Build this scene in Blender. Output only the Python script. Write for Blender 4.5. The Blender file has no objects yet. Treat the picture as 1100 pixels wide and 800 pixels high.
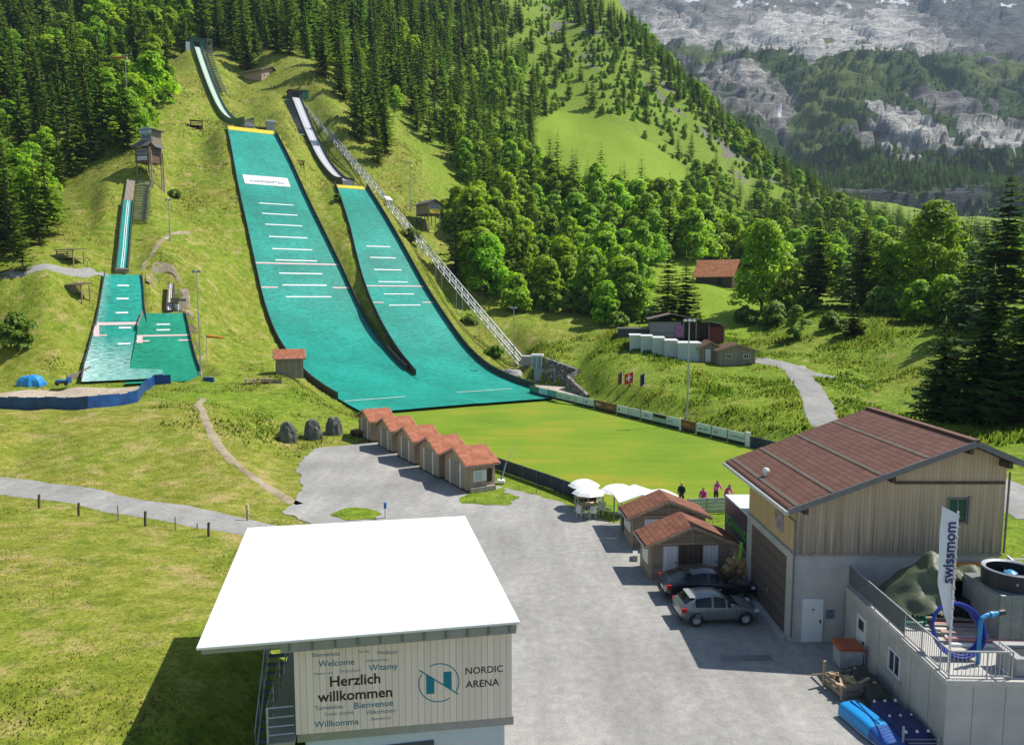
import bpy, bmesh, math, random
import numpy as np
from mathutils import Vector, Matrix
PI = math.pi
R = math.radians
random.seed(7)
SC = bpy.context.scene
COL = SC.collection

# ------------------------------------------------------------------ survey
# The place was surveyed from the photograph: a drone 16 m above the lawn,
# pitched 5.8 degrees down.  at()/gz() turn a sight line plus a known
# distance (or a known height) into a point of the real place, in metres.
FPX, CAMH = 785.0, 16.0
PITCH = math.atan(80 / 785)
cP, sP = math.cos(PITCH), math.sin(PITCH)


def _ray(px, py):
    dy = FPX * cP + (400 - py) * sP
    return (px - 550) / dy, (-FPX * sP + (400 - py) * cP) / dy


def at(px, py, Y):
    a, b = _ray(px, py)
    return Vector((a * Y, Y, CAMH + b * Y))


def gz(px, py, z=0.0):
    a, b = _ray(px, py)
    Y = (z - CAMH) / b
    return Vector((a * Y, Y, z))


def proj_np(X, Y, Z):
    dz = Z - CAMH
    fw = Y * cP - dz * sP
    up = Y * sP + dz * cP
    fw = np.where(fw > 1, fw, 1)
    return 550 + FPX * X / fw, 400 - FPX * up / fw


# ------------------------------------------------------------------ materials
def new_mat(name):
    m = bpy.data.materials.new(name)
    m.use_nodes = True
    nt = m.node_tree
    b = nt.nodes['Principled BSDF']
    return m, nt, b


def N(nt, t, **kw):
    n = nt.nodes.new(t)
    for k, v in kw.items():
        if k in n.inputs:
            n.inputs[k].default_value = v
        else:
            setattr(n, k, v)
    return n


def ramp(nt, fac, stops):
    r = nt.nodes.new('ShaderNodeValToRGB')
    e = r.color_ramp.elements
    while len(e) < len(stops):
        e.new(0.5)
    for el, (p, c) in zip(e, stops):
        el.position = p
        el.color = (*c, 1) if len(c) == 3 else c
    nt.links.new(fac, r.inputs[0])
    return r


def coords(nt, kind='Object', scale=(1, 1, 1)):
    tc = nt.nodes.new('ShaderNodeTexCoord')
    mp = nt.nodes.new('ShaderNodeMapping')
    mp.inputs['Scale'].default_value = scale
    nt.links.new(tc.outputs[kind], mp.inputs[0])
    return mp.outputs[0]


def noise(nt, vec, scale, detail=4, rough=0.55):
    n = nt.nodes.new('ShaderNodeTexNoise')
    n.inputs['Scale'].default_value = scale
    n.inputs['Detail'].default_value = detail
    n.inputs['Roughness'].default_value = rough
    if vec is not None:
        nt.links.new(vec, n.inputs['Vector'])
    return n.outputs['Fac']


def mixc(nt, fac, a, b, mode='MIX'):
    m = nt.nodes.new('ShaderNodeMix')
    m.data_type = 'RGBA'
    m.blend_type = mode
    for s, v in ((0, fac), (6, a), (7, b)):
        if hasattr(v, 'links') or isinstance(v, bpy.types.NodeSocket):
            nt.links.new(v, m.inputs[s])
        elif s == 0:
            m.inputs[0].default_value = v
        else:
            m.inputs[s].default_value = (*v, 1) if len(v) == 3 else v
    return m.outputs[2]


def bump(nt, b, h, strength=0.3, dist=0.05):
    n = nt.nodes.new('ShaderNodeBump')
    n.inputs['Strength'].default_value = strength
    n.inputs['Distance'].default_value = dist
    nt.links.new(h, n.inputs['Height'])
    nt.links.new(n.outputs[0], b.inputs['Normal'])


_mc = {}


def plain(name, col, rough=0.6, metal=0.0, var=0.18, scale=3.0, bmp=0.0, spec=0.4):
    """painted / plain surface with faint mottling and wear"""
    if name in _mc:
        return _mc[name]
    m, nt, b = new_mat(name)
    v = coords(nt)
    n1 = noise(nt, v, scale, 5, 0.6)
    lo = tuple(c * (1 - var) for c in col)
    hi = tuple(min(1, c * (1 + var * .7)) for c in col)
    r = ramp(nt, n1, [(0.3, lo), (0.7, hi)])
    nt.links.new(r.outputs[0], b.inputs['Base Color'])
    b.inputs['Roughness'].default_value = rough
    b.inputs['Metallic'].default_value = metal
    b.inputs['Specular IOR Level'].default_value = spec
    if bmp:
        bump(nt, b, noise(nt, v, scale * 8, 3), bmp, 0.02)
    _mc[name] = m
    return m


def planks(name, col, col2, pitch=0.14, axis='X', rough=0.75, grey=None, streak=1.0):
    """boards running along z (axis = direction across the boards)"""
    if name in _mc:
        return _mc[name]
    m, nt, b = new_mat(name)
    tc = nt.nodes.new('ShaderNodeTexCoord')
    sep = nt.nodes.new('ShaderNodeSeparateXYZ')
    nt.links.new(tc.outputs['Object'], sep.inputs[0])
    if axis == 'XY':
        ad = N(nt, 'ShaderNodeMath', operation='ADD')
        nt.links.new(sep.outputs[0], ad.inputs[0])
        nt.links.new(sep.outputs[1], ad.inputs[1])
        src = ad.outputs[0]
    else:
        src = sep.outputs['XYZ'.index(axis)]
    dv = N(nt, 'ShaderNodeMath', operation='DIVIDE')
    nt.links.new(src, dv.inputs[0])
    dv.inputs[1].default_value = pitch
    fl = N(nt, 'ShaderNodeMath', operation='FLOOR')
    nt.links.new(dv.outputs[0], fl.inputs[0])
    fr = N(nt, 'ShaderNodeMath', operation='FRACT')
    nt.links.new(dv.outputs[0], fr.inputs[0])
    wn = nt.nodes.new('ShaderNodeTexWhiteNoise')
    wn.noise_dimensions = '1D'
    nt.links.new(fl.outputs[0], wn.inputs['W'])
    sv = coords(nt, 'Object', (6, 6, 0.35) if axis != 'Z' else (0.35, 0.35, 6))
    gr = noise(nt, sv, 1.5, 6, 0.65)
    add = N(nt, 'ShaderNodeMath', operation='ADD')
    nt.links.new(wn.outputs['Value'], add.inputs[0])
    nt.links.new(gr, add.inputs[1])
    hf = N(nt, 'ShaderNodeMath', operation='MULTIPLY')
    nt.links.new(add.outputs[0], hf.inputs[0])
    hf.inputs[1].default_value = 0.5
    c = ramp(nt, hf.outputs[0], [(0.2, col), (0.8, col2)]).outputs[0]
    if grey:
        # weathered grey streaks rising from the foot of the wall
        sz = N(nt, 'ShaderNodeMapRange')
        nt.links.new(sep.outputs[2], sz.inputs[0])
        sz.inputs[1].default_value = grey[0]
        sz.inputs[2].default_value = grey[1]
        sz.inputs[3].default_value = 1
        sz.inputs[4].default_value = 0
        st = noise(nt, coords(nt, 'Object', (4, 4, 0.12)), 1.6, 5, 0.7)
        mu = N(nt, 'ShaderNodeMath', operation='MULTIPLY')
        nt.links.new(sz.outputs[0], mu.inputs[0])
        st2 = ramp(nt, st, [(0.3, (0, 0, 0)), (0.62, (1, 1, 1))])
        nt.links.new(st2.outputs[0], mu.inputs[1])
        c = mixc(nt, mu.outputs[0], c, grey[2])
    gap = ramp(nt, fr.outputs[0], [(0.0, (0.48, 0.48, 0.48)), (0.07, (1, 1, 1)), (0.93, (1, 1, 1)), (1.0, (0.48, 0.48, 0.48))])
    c = mixc(nt, 1.0, c, gap.outputs[0], 'MULTIPLY')
    nt.links.new(c, b.inputs['Base Color'])
    b.inputs['Roughness'].default_value = rough
    b.inputs['Specular IOR Level'].default_value = 0.25
    bump(nt, b, gap.outputs[0], 0.4, 0.02)
    _mc[name] = m
    return m


def stone_like(name, c1, c2, scale=4, bmp=0.5, rough=0.9):
    if name in _mc:
        return _mc[name]
    m, nt, b = new_mat(name)
    v = coords(nt)
    n1 = noise(nt, v, scale, 8, 0.65)
    nt.links.new(ramp(nt, n1, [(0.3, c1), (0.7, c2)]).outputs[0], b.inputs['Base Color'])
    b.inputs['Roughness'].default_value = rough
    bump(nt, b, noise(nt, v, scale * 5, 6), bmp, 0.03)
    _mc[name] = m
    return m


# ------------------------------------------------------------------ mesh builder
class MB:
    def __init__(self):
        self.v, self.f, self.uv = [], [], None

    def add(self, vs, fs):
        o = len(self.v)
        self.v += [tuple(p) for p in vs]
        self.f += [tuple(i + o for i in f) for f in fs]
        return self

    def box(self, x0, x1, y0, y1, z0, z1):
        return self.add([(x0, y0, z0), (x1, y0, z0), (x1, y1, z0), (x0, y1, z0), (x0, y0, z1), (x1, y0, z1), (x1, y1, z1), (x0, y1, z1)],
                        [(0, 3, 2, 1), (4, 5, 6, 7), (0, 1, 5, 4), (1, 2, 6, 5), (2, 3, 7, 6), (3, 0, 4, 7)])

    def obox(self, c, ax, ay, az, hx, hy, hz):
        """oriented box: centre, three unit axes, half sizes"""
        c, ax, ay, az = Vector(c), Vector(ax) * hx, Vector(ay) * hy, Vector(az) * hz
        vs = [c - ax - ay - az, c + ax - ay - az, c + ax + ay - az, c - ax + ay - az, c - ax - ay + az, c + ax - ay + az, c + ax + ay + az, c - ax + ay + az]
        return self.add(vs, [(0, 3, 2, 1), (4, 5, 6, 7), (0, 1, 5, 4), (1, 2, 6, 5), (2, 3, 7, 6), (3, 0, 4, 7)])

    def bar(self, a, b, w=0.05, h=None, up=(0, 0, 1)):
        a, b = Vector(a), Vector(b)
        d = (b - a)
        L = d.length
        d.normalize()
        s = d.cross(Vector(up))
        if s.length < 1e-4:
            s = Vector((1, 0, 0))
        s.normalize()
        u = s.cross(d)
        return self.obox((a + b) / 2, s, d, u, w / 2, L / 2, (h or w) / 2)

    def tube(self, pts, r, n=8, cap=True):
        pts = [Vector(p) for p in pts]
        rs = r if isinstance(r, (list, tuple)) else [r] * len(pts)
        rings = []
        prev = None
        for i, p in enumerate(pts):
            if i == 0:
                d = pts[1] - p
            elif i == len(pts) - 1:
                d = p - pts[i - 1]
            else:
                d = pts[i + 1] - pts[i - 1]
            d.normalize()
            if prev is None:
                s = d.orthogonal().normalized()
            else:
                s = (prev - d * prev.dot(d)).normalized()
            prev = s
            t = d.cross(s)
            rings.append([p + (s * math.cos(2 * PI * k / n) + t * math.sin(2 * PI * k / n)) * rs[i] for k in range(n)])
        vs = [q for ring in rings for q in ring]
        fs = []
        for i in range(len(pts) - 1):
            for k in range(n):
                a, b = i * n + k, i * n + (k + 1) % n
                fs.append((a, b, b + n, a + n))
        if cap:
            fs.append(tuple(range(n))[::-1])
            fs.append(tuple((len(pts) - 1) * n + k for k in range(n)))
        return self.add(vs, fs)

    def prism(self, poly, d):
        """closed polygon (3D points) extruded along vector d"""
        poly = [Vector(p) for p in poly]
        d = Vector(d)
        n = len(poly)
        return self.add(poly + [p + d for p in poly],
                        [tuple(range(n))[::-1], tuple(range(n, 2 * n))] + [(i, (i + 1) % n, (i + 1) % n + n, i + n) for i in range(n)])

    def lathe(self, prof, n=12, c=(0, 0, 0), cap=True):
        vs, fs = [], []
        for r, z in prof:
            for k in range(n):
                vs.append((c[0] + r * math.cos(2 * PI * k / n), c[1] + r * math.sin(2 * PI * k / n), c[2] + z))
        for i in range(len(prof) - 1):
            for k in range(n):
                a, b = i * n + k, i * n + (k + 1) % n
                fs.append((a, b, b + n, a + n))
        if cap and prof[0][0] > 1e-3:
            fs.append(tuple(range(n))[::-1])
        if cap and prof[-1][0] > 1e-3:
            fs.append(tuple((len(prof) - 1) * n + k for k in range(n)))
        return self.add(vs, fs)

    def grid(self, P):
        """2D list of points"""
        nr, nc = len(P), len(P[0])
        return self.add([p for row in P for p in row],
                        [(i * nc + j, i * nc + j + 1, (i + 1) * nc + j + 1, (i + 1) * nc + j) for i in range(nr - 1) for j in range(nc - 1)])

    def mesh(self, name):
        me = bpy.data.meshes.new(name)
        me.from_pydata(self.v, [], self.f)
        me.validate()
        me.update()
        return me

    def build(self, name, mat, parent=None, loc=None, rz=0.0, smooth=False, bevel=0.0, fix=True):
        me = self.mesh(name)
        if fix:
            bm = bmesh.new()
            bm.from_mesh(me)
            bmesh.ops.recalc_face_normals(bm, faces=bm.faces)
            bm.to_mesh(me)
            bm.free()
        if smooth:
            me.polygons.foreach_set('use_smooth', [True] * len(me.polygons))
        me.materials.append(mat)
        o = bpy.data.objects.new(name, me)
        COL.objects.link(o)
        if parent is not None:
            o.parent = parent
        if loc is not None:
            o.location = loc
        if rz:
            o.rotation_euler = (0, 0, rz)
        if bevel:
            md = o.modifiers.new('edge', 'BEVEL')
            md.width = bevel
            md.segments = 2
            md.limit_method = 'ANGLE'
        return o


def tag(o, label=None, cat=None, group=None, kind=None):
    for k, v in (('label', label), ('category', cat), ('group', group), ('kind', kind)):
        if v:
            o[k] = v
    return o


def thing(name, label, cat, loc=(0, 0, 0), rz=0.0, group=None):
    o = bpy.data.objects.new(name, None)
    COL.objects.link(o)
    o.location = loc
    o.rotation_euler = (0, 0, rz)
    o.empty_display_size = 0.3
    return tag(o, label, cat, group)


def copy_tree(o, parent=None):
    c = o.copy()
    COL.objects.link(c)
    if parent is not None:
        c.parent = parent
    for ch in list(o.children):
        copy_tree(ch, c)
    return c


def text_part(name, txt, size, mat, parent, origin, xdir, ydir, depth=0.006, bold=0.0, align='LEFT', shear=0.0):
    """flat lettering standing a few mm proud of a surface, as a real mesh"""
    cu = bpy.data.curves.new(name, 'FONT')
    cu.body = txt
    cu.size = size
    cu.extrude = depth
    cu.offset = bold
    cu.align_x = align
    cu.shear = shear
    cu.resolution_u = 3
    tmp = bpy.data.objects.new(name + '_tmp', cu)
    COL.objects.link(tmp)
    dg = bpy.context.evaluated_depsgraph_get()
    me = bpy.data.meshes.new_from_object(tmp.evaluated_get(dg))
    bpy.data.objects.remove(tmp)
    x, y = Vector(xdir).normalized(), Vector(ydir).normalized()
    z = x.cross(y)
    M = Matrix(((x.x, y.x, z.x, origin[0]), (x.y, y.y, z.y, origin[1]), (x.z, y.z, z.z, origin[2]), (0, 0, 0, 1)))
    me.transform(M)
    me.materials.clear()
    me.materials.append(mat)
    o = bpy.data.objects.new(name, me)
    COL.objects.link(o)
    o.parent = parent
    return o


# ------------------------------------------------------------------ ski-jump profiles
def cubic(xs, ys, t):
    """monotone-ish piecewise cubic (Catmull-Rom on uneven knots)"""
    xs, ys = np.asarray(xs, float), np.asarray(ys, float)
    m = np.gradient(ys, xs)
    t = np.asarray(t, float)
    i = np.clip(np.searchsorted(xs, t) - 1, 0, len(xs) - 2)
    h = xs[i + 1] - xs[i]
    u = (t - xs[i]) / h
    return ((1 + 2 * u) * (1 - u) ** 2 * ys[i] + u * (1 - u) ** 2 * h * m[i] + u * u * (3 - 2 * u) * ys[i + 1] + u * u * (u - 1) * h * m[i + 1])


class Hill:
    """straight axis in plan; s metres uphill, t metres to the right of the axis"""

    def __init__(self, O, slope, land, inrun):
        n = math.hypot(1, slope)
        self.u = np.array((-slope / n, 1 / n))
        self.v = np.array((1 / n, slope / n))
        self.O = np.array(O, float)
        self.land = np.array(sorted(land), float)      # s, z, left, right
        self.inrun = np.array(sorted(inrun), float)    # s, z

    def pt(self, s, t, z):
        p = self.O + self.u * s + self.v * t
        return Vector((p[0], p[1], z))

    def st(self, X, Y):
        dx, dy = X - self.O[0], Y - self.O[1]
        return dx * self.u[0] + dy * self.u[1], dx * self.v[0] + dy * self.v[1]

    def z(self, s):
        return cubic(self.land[:, 0], self.land[:, 1], s)

    def w(self, s):
        return np.interp(s, self.land[:, 0], self.land[:, 2]), np.interp(s, self.land[:, 0], self.land[:, 3])

    def zin(self, s):
        return cubic(self.inrun[:, 0], self.inrun[:, 1], s)


H1 = Hill((-14, 107), .602,
          [(107, 60.2, -5.9, 6.3), (100.3, 54.4, -6.3, 7.0), (94, 48.7, -6.8, 7.6), (88.1, 43.3, -7.3, 8.0), (80.1, 36.7, -7.9, 8.3), (72.6, 30.6, -8.4, 8.7),
           (66.8, 25.5, -8.8, 9.2), (61.3, 20.7, -9.1, 9.6), (56.2, 16.3, -9.4, 9.8), (50.7, 12.3, -9.6, 9.9), (43.7, 8.4, -9.7, 9.9), (38.0, 6.0, -9.6, 9.8),
           (31, 3.7, -9.2, 9.6), (26.2, 2.5, -8.9, 9.5), (18.3, 1.2, -8.6, 9.5), (10, .45, -8.4, 9.5), (4, .15, -8.5, 9.5), (-2, .08, -8.8, 9.5)],
          [(108, 62.9), (118, 64.4), (130, 67.2), (146.9, 74.2), (156.4, 80.0), (166.5, 87.0), (176.9, 94.9), (188.1, 104.0)])
H2 = Hill((-42.9, 196), .527,
          [(-1.3, 45.2, -3.9, 4.2), (-11.4, 38.0, -4.5, 5.0), (-19.9, 31.6, -5.2, 5.6), (-26.8, 25.9, -6.0, 6.3), (-33.3, 20.5, -6.6, 6.9), (-41.9, 14.8, -7.2, 7.1),
           (-49.7, 10.0, -7.3, 7.4), (-56.9, 6.1, -7.1, 7.6), (-64.4, 3.25, -7.1, 7.7), (-68.6, 2.1, -7.3, 7.9), (-70.0, 1.8, -9.0, 8.0), (-75.7, .93, -9.4, 8.4), (-81.8, .43, -9.6, 8.6), (-88, .15, -9.6, 8.9), (-95.5, .08, -9.6, 9.2)],
          [(0.5, 46.7), (8.9, 48.4), (17.6, 51.8), (29.3, 57.9), (36.5, 62.7), (44.1, 68.2), (54.0, 75.9), (61.8, 82.1)])


def small_hill(land_px, inrun_px, slope, O):
    n = math.hypot(1, slope)
    v = np.array((1 / n, slope / n))
    h = Hill(O, slope, [(0, 0, 0, 0)], [(0, 0)])
    land, inr = [], []
    for c, py, Y, hl, hr in land_px:
        p = at(c, py, Y)
        s, t = h.st(p.x, p.y)
        land.append((s, p.z, t - hl, t + hr))
    for c, py, Y in inrun_px:
        p = at(c, py, Y)
        s, t = h.st(p.x, p.y)
        inr.append((s, p.z, t))
    h.land = np.array(sorted(land))
    h.inrun = np.array(sorted(inr))
    return h


HA = small_hill([(132, 295, 130, 2.75, 2.9), (131.5, 310, 126.5, 2.95, 3.2), (130.5, 330, 122.8, 3.2, 3.4), (129.5, 349, 119.2, 3.5, 3.8), (128.5, 352, 118.6, 3.55, 5.1), (127.5, 370, 114.8, 3.9, 5.4), (126, 390, 110.6, 4.3, 5.8), (127, 401, 107.4, 4.5, 6.0), (128, 408, 104.6, 4.7, 6.2)],
                [(131, 288, 131.6), (133, 270, 137.5), (135, 245, 145), (138, 215, 154), (141, 193, 161)], .535, (-53.5, 105))
HB = small_hill([(177, 336.5, 124.2, 3.3, 3.1), (177.5, 350, 121.2, 4.0, 3.4), (178.5, 370, 117.0, 4.5, 3.7), (180, 390, 112.9, 5.1, 4.1), (182, 401, 110.2, 5.5, 4.3), (182, 407.3, 108.2, 5.6, 4.4), (182, 410.3, 105.3, 5.8, 4.6)],
                [(182, 333, 125.3), (183, 322, 128.2), (184, 305, 132.8)], .47, (-51.3, 108.4))

# ------------------------------------------------------------------ ground heights
CP = []


def cp(*pts):
    for p in pts:
        if len(p) == 3:
            CP.append(tuple(at(*p)))


def cz(z, *pts):
    for p in pts:
        CP.append(tuple(gz(p[0], p[1], z if len(p) < 3 else p[2])))


def cw(*pts):
    CP.extend(pts)


# level yard, lane between the chalets, lawn
cw((0, -8, 0), (0, 5, 0), (2, 15, 0), (10, 8, 0), (20, 0, .0), (18, 20, 0), (22, 20, 0), (26, 21, 0), (20, 12, 0), (30, 16, .4), (9, 20, 0), (4, 25, 0), (12, 28, 0), (8, 35, 0), (3, 33, 0), (0, 42, 0), (6, 45, 0), (12.5, 38, 0), (12, 48, 0),
   (-4, 50, 0), (-10, 56, 0), (-14, 62, 0), (-18, 70, 0), (-19, 76, 0), (-9, 66, 0), (0, 60, 0), (5, 55, 0), (15, 52, 0), (17, 58, 0), (-13, 80, 0), (-16, 100, 0), (0, 80, 0),
   (0, 105, 0), (8, 112, 0), (16, 96, 0), (24, 78, 0), (14, 75, 0), (24, 66, .1), (20, 50, 1.2))
# field and road on the left
cw((-7.5, 10, .8), (-10.5, 10, 3.0), (-7.6, 18, .8), (-7.4, 22, .9), (-8.2, 26, 1.2), (-10, 20, 2.9), (-10.6, 27, 2.8), (-13, 24, 3.2), (-14, 31, 2.3), (-13, 38, 1.0), (-9, 36, .5), (-9, 43, .1), (-22, 22, 3.6), (-24, 33, 2.5), (-22, 42, 1.2), (-21, 48, .6), (-30, 44, 1.5),
   (-34, 30, 3.4), (-40, 40, 2.4), (-60, 40, 3.5), (-60, 15, 4), (-20, 0, 4), (-40, 5, 4.5), (-16.5, 52, .2), (-28, 53, .7), (-37, 58, 1.0), (-45, 60, 1.2), (-60, 66, 1.6), (-18, 56.5, .25), (-30, 59, .8), (-45, 65, 1.4))
cz(3.9, (-60, 437), (0, 439), (50, 440), (100, 440), (150, 434), (162, 418), (190, 414), (230, 412))
cz(4.0, (0, 413), (60, 412), (110, 411), (150, 410.5), (200, 410), (-100, 413))
cz(0, (0, 480, 2.5), (80, 470, 2.7), (80, 505, 1.4), (180, 470, 2.5), (170, 520, .9), (230, 440, 3.3), (250, 480, 1.8), (260, 520, .8), (215, 425, 3.8), (300, 416, 3.4), (325, 416, 3.2), (280, 430, 3.0),
   (300, 445, 2.1), (345, 440, 1.8), (370, 435, 1.3), (300, 478, .15), (335, 473, .1), (365, 470, .1), (290, 500, .6), (320, 545, .1), (380, 440, .5))
# slope between the jumps
cp((200, 150, 193), (180, 200, 172), (200, 250, 155), (182, 293, 131), (225, 300, 140), (255, 350, 138), (225, 385, 121), (262, 390, 124), (285, 402, 117), (240, 200, 178), (215, 110, 226), (215, 390, 108),
   (165, 250, 147), (165, 280, 134), (156, 215, 156), (155, 193, 162), (170, 170, 175), (60, 350, 113), (60, 385, 106), (0, 350, 112), (95, 345, 117), (100, 320, 123), (20, 318, 116), (80, 300, 124), (112, 285, 133), (110, 250, 143),
   (115, 215, 152), (100, 400, 105.5), (205, 340, 125), (213, 380, 114), (160, 320, 126), (168, 300, 133), (168, 335, 124),
   (240, 100, 252), (262, 118, 238), (290, 130, 226), (300, 165, 212), (330, 180, 205), (340, 215, 190), (362, 250, 177), (380, 300, 162), (395, 345, 150), (425, 383, 139), (310, 120, 228), (235, 60, 275), (205, 60, 284), (292, 92, 258), (280, 86, 264), (300, 90, 260), (270, 84, 268), (262, 95, 255))
# right of the middle jump, under the lift, judge hut
cp((340, 118, 236), (362, 160, 222), (385, 195, 210), (405, 215, 200), (428, 250, 187), (455, 290, 176), (478, 330, 166), (505, 365, 155), (535, 393, 146), (400, 165, 228), (430, 205, 215), (462, 245, 200), (490, 290, 184),
   (500, 320, 174), (530, 350, 160), (552, 375, 152), (470, 275, 186), (440, 170, 232))
cz(.35, (560, 408), (580, 414))
# gully, forest and meadow on the middle hillside
cp((430, 130, 285), (450, 160, 270), (480, 190, 250), (420, 105, 300), (495, 205, 245), (520, 150, 320), (500, 80, 400), (450, 50, 380), (560, 220, 265), (600, 260, 235), (560, 290, 205), (650, 270, 225), (700, 240, 265),
   (590, 140, 390), (620, 125, 420), (650, 160, 375), (700, 190, 350), (720, 205, 335), (580, 168, 365), (680, 150, 395), (560, 80, 450), (620, 60, 500), (640, 20, 560), (600, 5, 620), (560, -10, 650), (685, 40, 560), (725, 80, 530),
   (765, 120, 510), (805, 160, 485), (865, 200, 465), (925, 235, 455), (965, 252, 450), (650, -25, 640), (760, 170, 420), (800, 220, 380), (850, 260, 330), (900, 280, 300), (720, 150, 430), (780, 270, 290), (850, 300, 240), (950, 290, 280),
   (1000, 285, 300), (1090, 285, 300), (1000, 312, 200), (1090, 312, 200), (1200, 300, 220), (1200, 330, 140), (560, 330, 176), (600, 332, 176), (640, 340, 165), (700, 290, 205), (760, 300, 196), (790, 325, 172), (750, 318, 180), (690, 330, 175))
cp((584, 381, 137), (604, 388.5, 135), (622, 394, 133), (616, 401, 129), (626, 411, 123), (636, 420, 119))
# behind the crest
cp((700, 75, 680), (740, 120, 650), (790, 165, 620), (840, 205, 600), (890, 235, 580), (940, 258, 560), (1000, 268, 520), (1090, 270, 520), (1250, 270, 520), (640, 30, 760), (560, 0, 820), (450, -60, 600), (300, -60, 500), (150, -60, 460), (0, -60, 400), (-150, 0, 330))
# forested slope on the left
cp((0, 310, 116), (50, 302, 118), (100, 290, 128), (100, 232, 151), (70, 215, 158), (0, 215, 160), (0, 100, 235), (50, 60, 265), (100, 100, 236), (100, 30, 295), (0, 0, 320), (145, 140, 192), (150, 60, 262), (180, 85, 245),
   (205, 30, 315), (170, -10, 380), (250, 20, 340), (300, 55, 280), (300, 10, 370), (350, 30, 340), (400, 10, 400), (350, 80, 268), (400, 80, 320), (260, 78, 272), (-150, 310, 116), (-150, 200, 170), (-150, 100, 230))
# bank above the lawn, garages, lane on the right
cp((600, 424, 121), (650, 420, 112), (700, 425, 101), (700, 402, 112), (745, 405, 107), (740, 442, 92), (790, 442, 87.5), (800, 408, 106), (840, 446, 83.5), (850, 408, 103), (640, 385, 127), (600, 375, 142), (560, 352, 156), (600, 352, 155),
   (660, 352, 150), (680, 374, 128), (740, 388, 120), (810, 390, 116), (830, 383, 119), (870, 415, 98), (885, 450, 80), (905, 408, 102), (935, 408, 106), (960, 430, 88), (900, 380, 118), (850, 362, 130), (900, 352, 130), (940, 352, 126), (985, 352, 124),
   (1000, 405, 95), (1000, 450, 75), (1050, 462, 66), (1098, 475, 58), (1098, 405, 80), (1090, 352, 112), (1050, 352, 120), (880, 330, 152), (1000, 335, 150), (1090, 335, 150), (780, 352, 150), (820, 362, 138), (800, 332, 165), (1200, 400, 80), (1200, 480, 55),
   (705, 368, 132), (760, 362, 140), (640, 410, 118), (610, 397, 128))
cw((30, 66, 2.0), (28, 52, 3.2), (26, 44, 3.7), (24.5, 38, 4.0), (23.8, 34, 4.1), (22.9, 31, 3.6), (27, 27, 3.0), (34, 22, 2.0), (40, 30, 4), (36, 50, 4), (40, 70, 4.2))

CPa = np.array(CP)
Y0 = 22.0


def warp(X, Y):
    Yp = np.maximum(np.asarray(Y, float) + Y0, 4.0)
    return np.stack([np.asarray(X, float) / Yp * 2.2, np.log(Yp)], -1)


def _phi(d):
    return np.sqrt(d * d + 0.0004)


def _fit():
    q = warp(CPa[:, 0], CPa[:, 1])
    n = len(q)
    K = _phi(np.linalg.norm(q[:, None] - q[None], axis=-1)) - np.eye(n) * 0.004
    Pm = np.hstack([np.ones((n, 1)), q])
    A = np.zeros((n + 3, n + 3))
    A[:n, :n] = K
    A[:n, n:] = Pm
    A[n:, :n] = Pm.T
    b = np.zeros(n + 3)
    b[:n] = CPa[:, 2]
    return q, np.linalg.solve(A, b)


_q, _w = _fit()


def smooth01(x):
    x = np.clip(x, 0, 1)
    return x * x * (3 - 2 * x)


def vnoise(X, Y, seed=0):
    """cheap smooth value noise in [-1,1]"""
    X, Y = np.asarray(X, float) + seed * 17.3, np.asarray(Y, float) - seed * 9.1
    xi, yi = np.floor(X).astype(np.int64), np.floor(Y).astype(np.int64)
    fx, fy = smooth01(X - xi), smooth01(Y - yi)

    def h(a, b):
        v = (a * 374761393 + b * 668265263 + seed * 974711) & 0x7fffffff
        v = ((v ^ (v >> 13)) * 1274126177) & 0x7fffffff
        return ((v ^ (v >> 16)) & 0xffff) / 32767.5 - 1
    return (h(xi, yi) * (1 - fx) + h(xi + 1, yi) * fx) * (1 - fy) + (h(xi, yi + 1) * (1 - fx) + h(xi + 1, yi + 1) * fx) * fy


def fbm(X, Y, oct=4, seed=0):
    a, s, f = 0, 1, 1
    for i in range(oct):
        a = a + s * vnoise(X * f, Y * f, seed + i)
        s *= .5
        f *= 2.03
    return a


def inpoly(X, Y, poly):
    X, Y = np.asarray(X, float), np.asarray(Y, float)
    r = np.zeros(X.shape, bool)
    n = len(poly)
    for i in range(n):
        x1, y1 = poly[i][0], poly[i][1]
        x2, y2 = poly[(i + 1) % n][0], poly[(i + 1) % n][1]
        c = ((y1 > Y) != (y2 > Y)) & (X < (x2 - x1) * (Y - y1) / ((y2 - y1) or 1e-9) + x1)
        r ^= c
    return r


def polydist(X, Y, poly):
    """distance to a closed polygon outline, 0 inside"""
    X, Y = np.asarray(X, float), np.asarray(Y, float)
    d = np.full(X.shape, 1e9)
    n = len(poly)
    for i in range(n):
        a, b = np.array(poly[i][:2], float), np.array(poly[(i + 1) % n][:2], float)
        ab = b - a
        t = np.clip(((X - a[0]) * ab[0] + (Y - a[1]) * ab[1]) / (ab @ ab), 0, 1)
        d = np.minimum(d, np.hypot(X - a[0] - ab[0] * t, Y - a[1] - ab[1] * t))
    return np.where(inpoly(X, Y, poly), 0, d)


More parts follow.
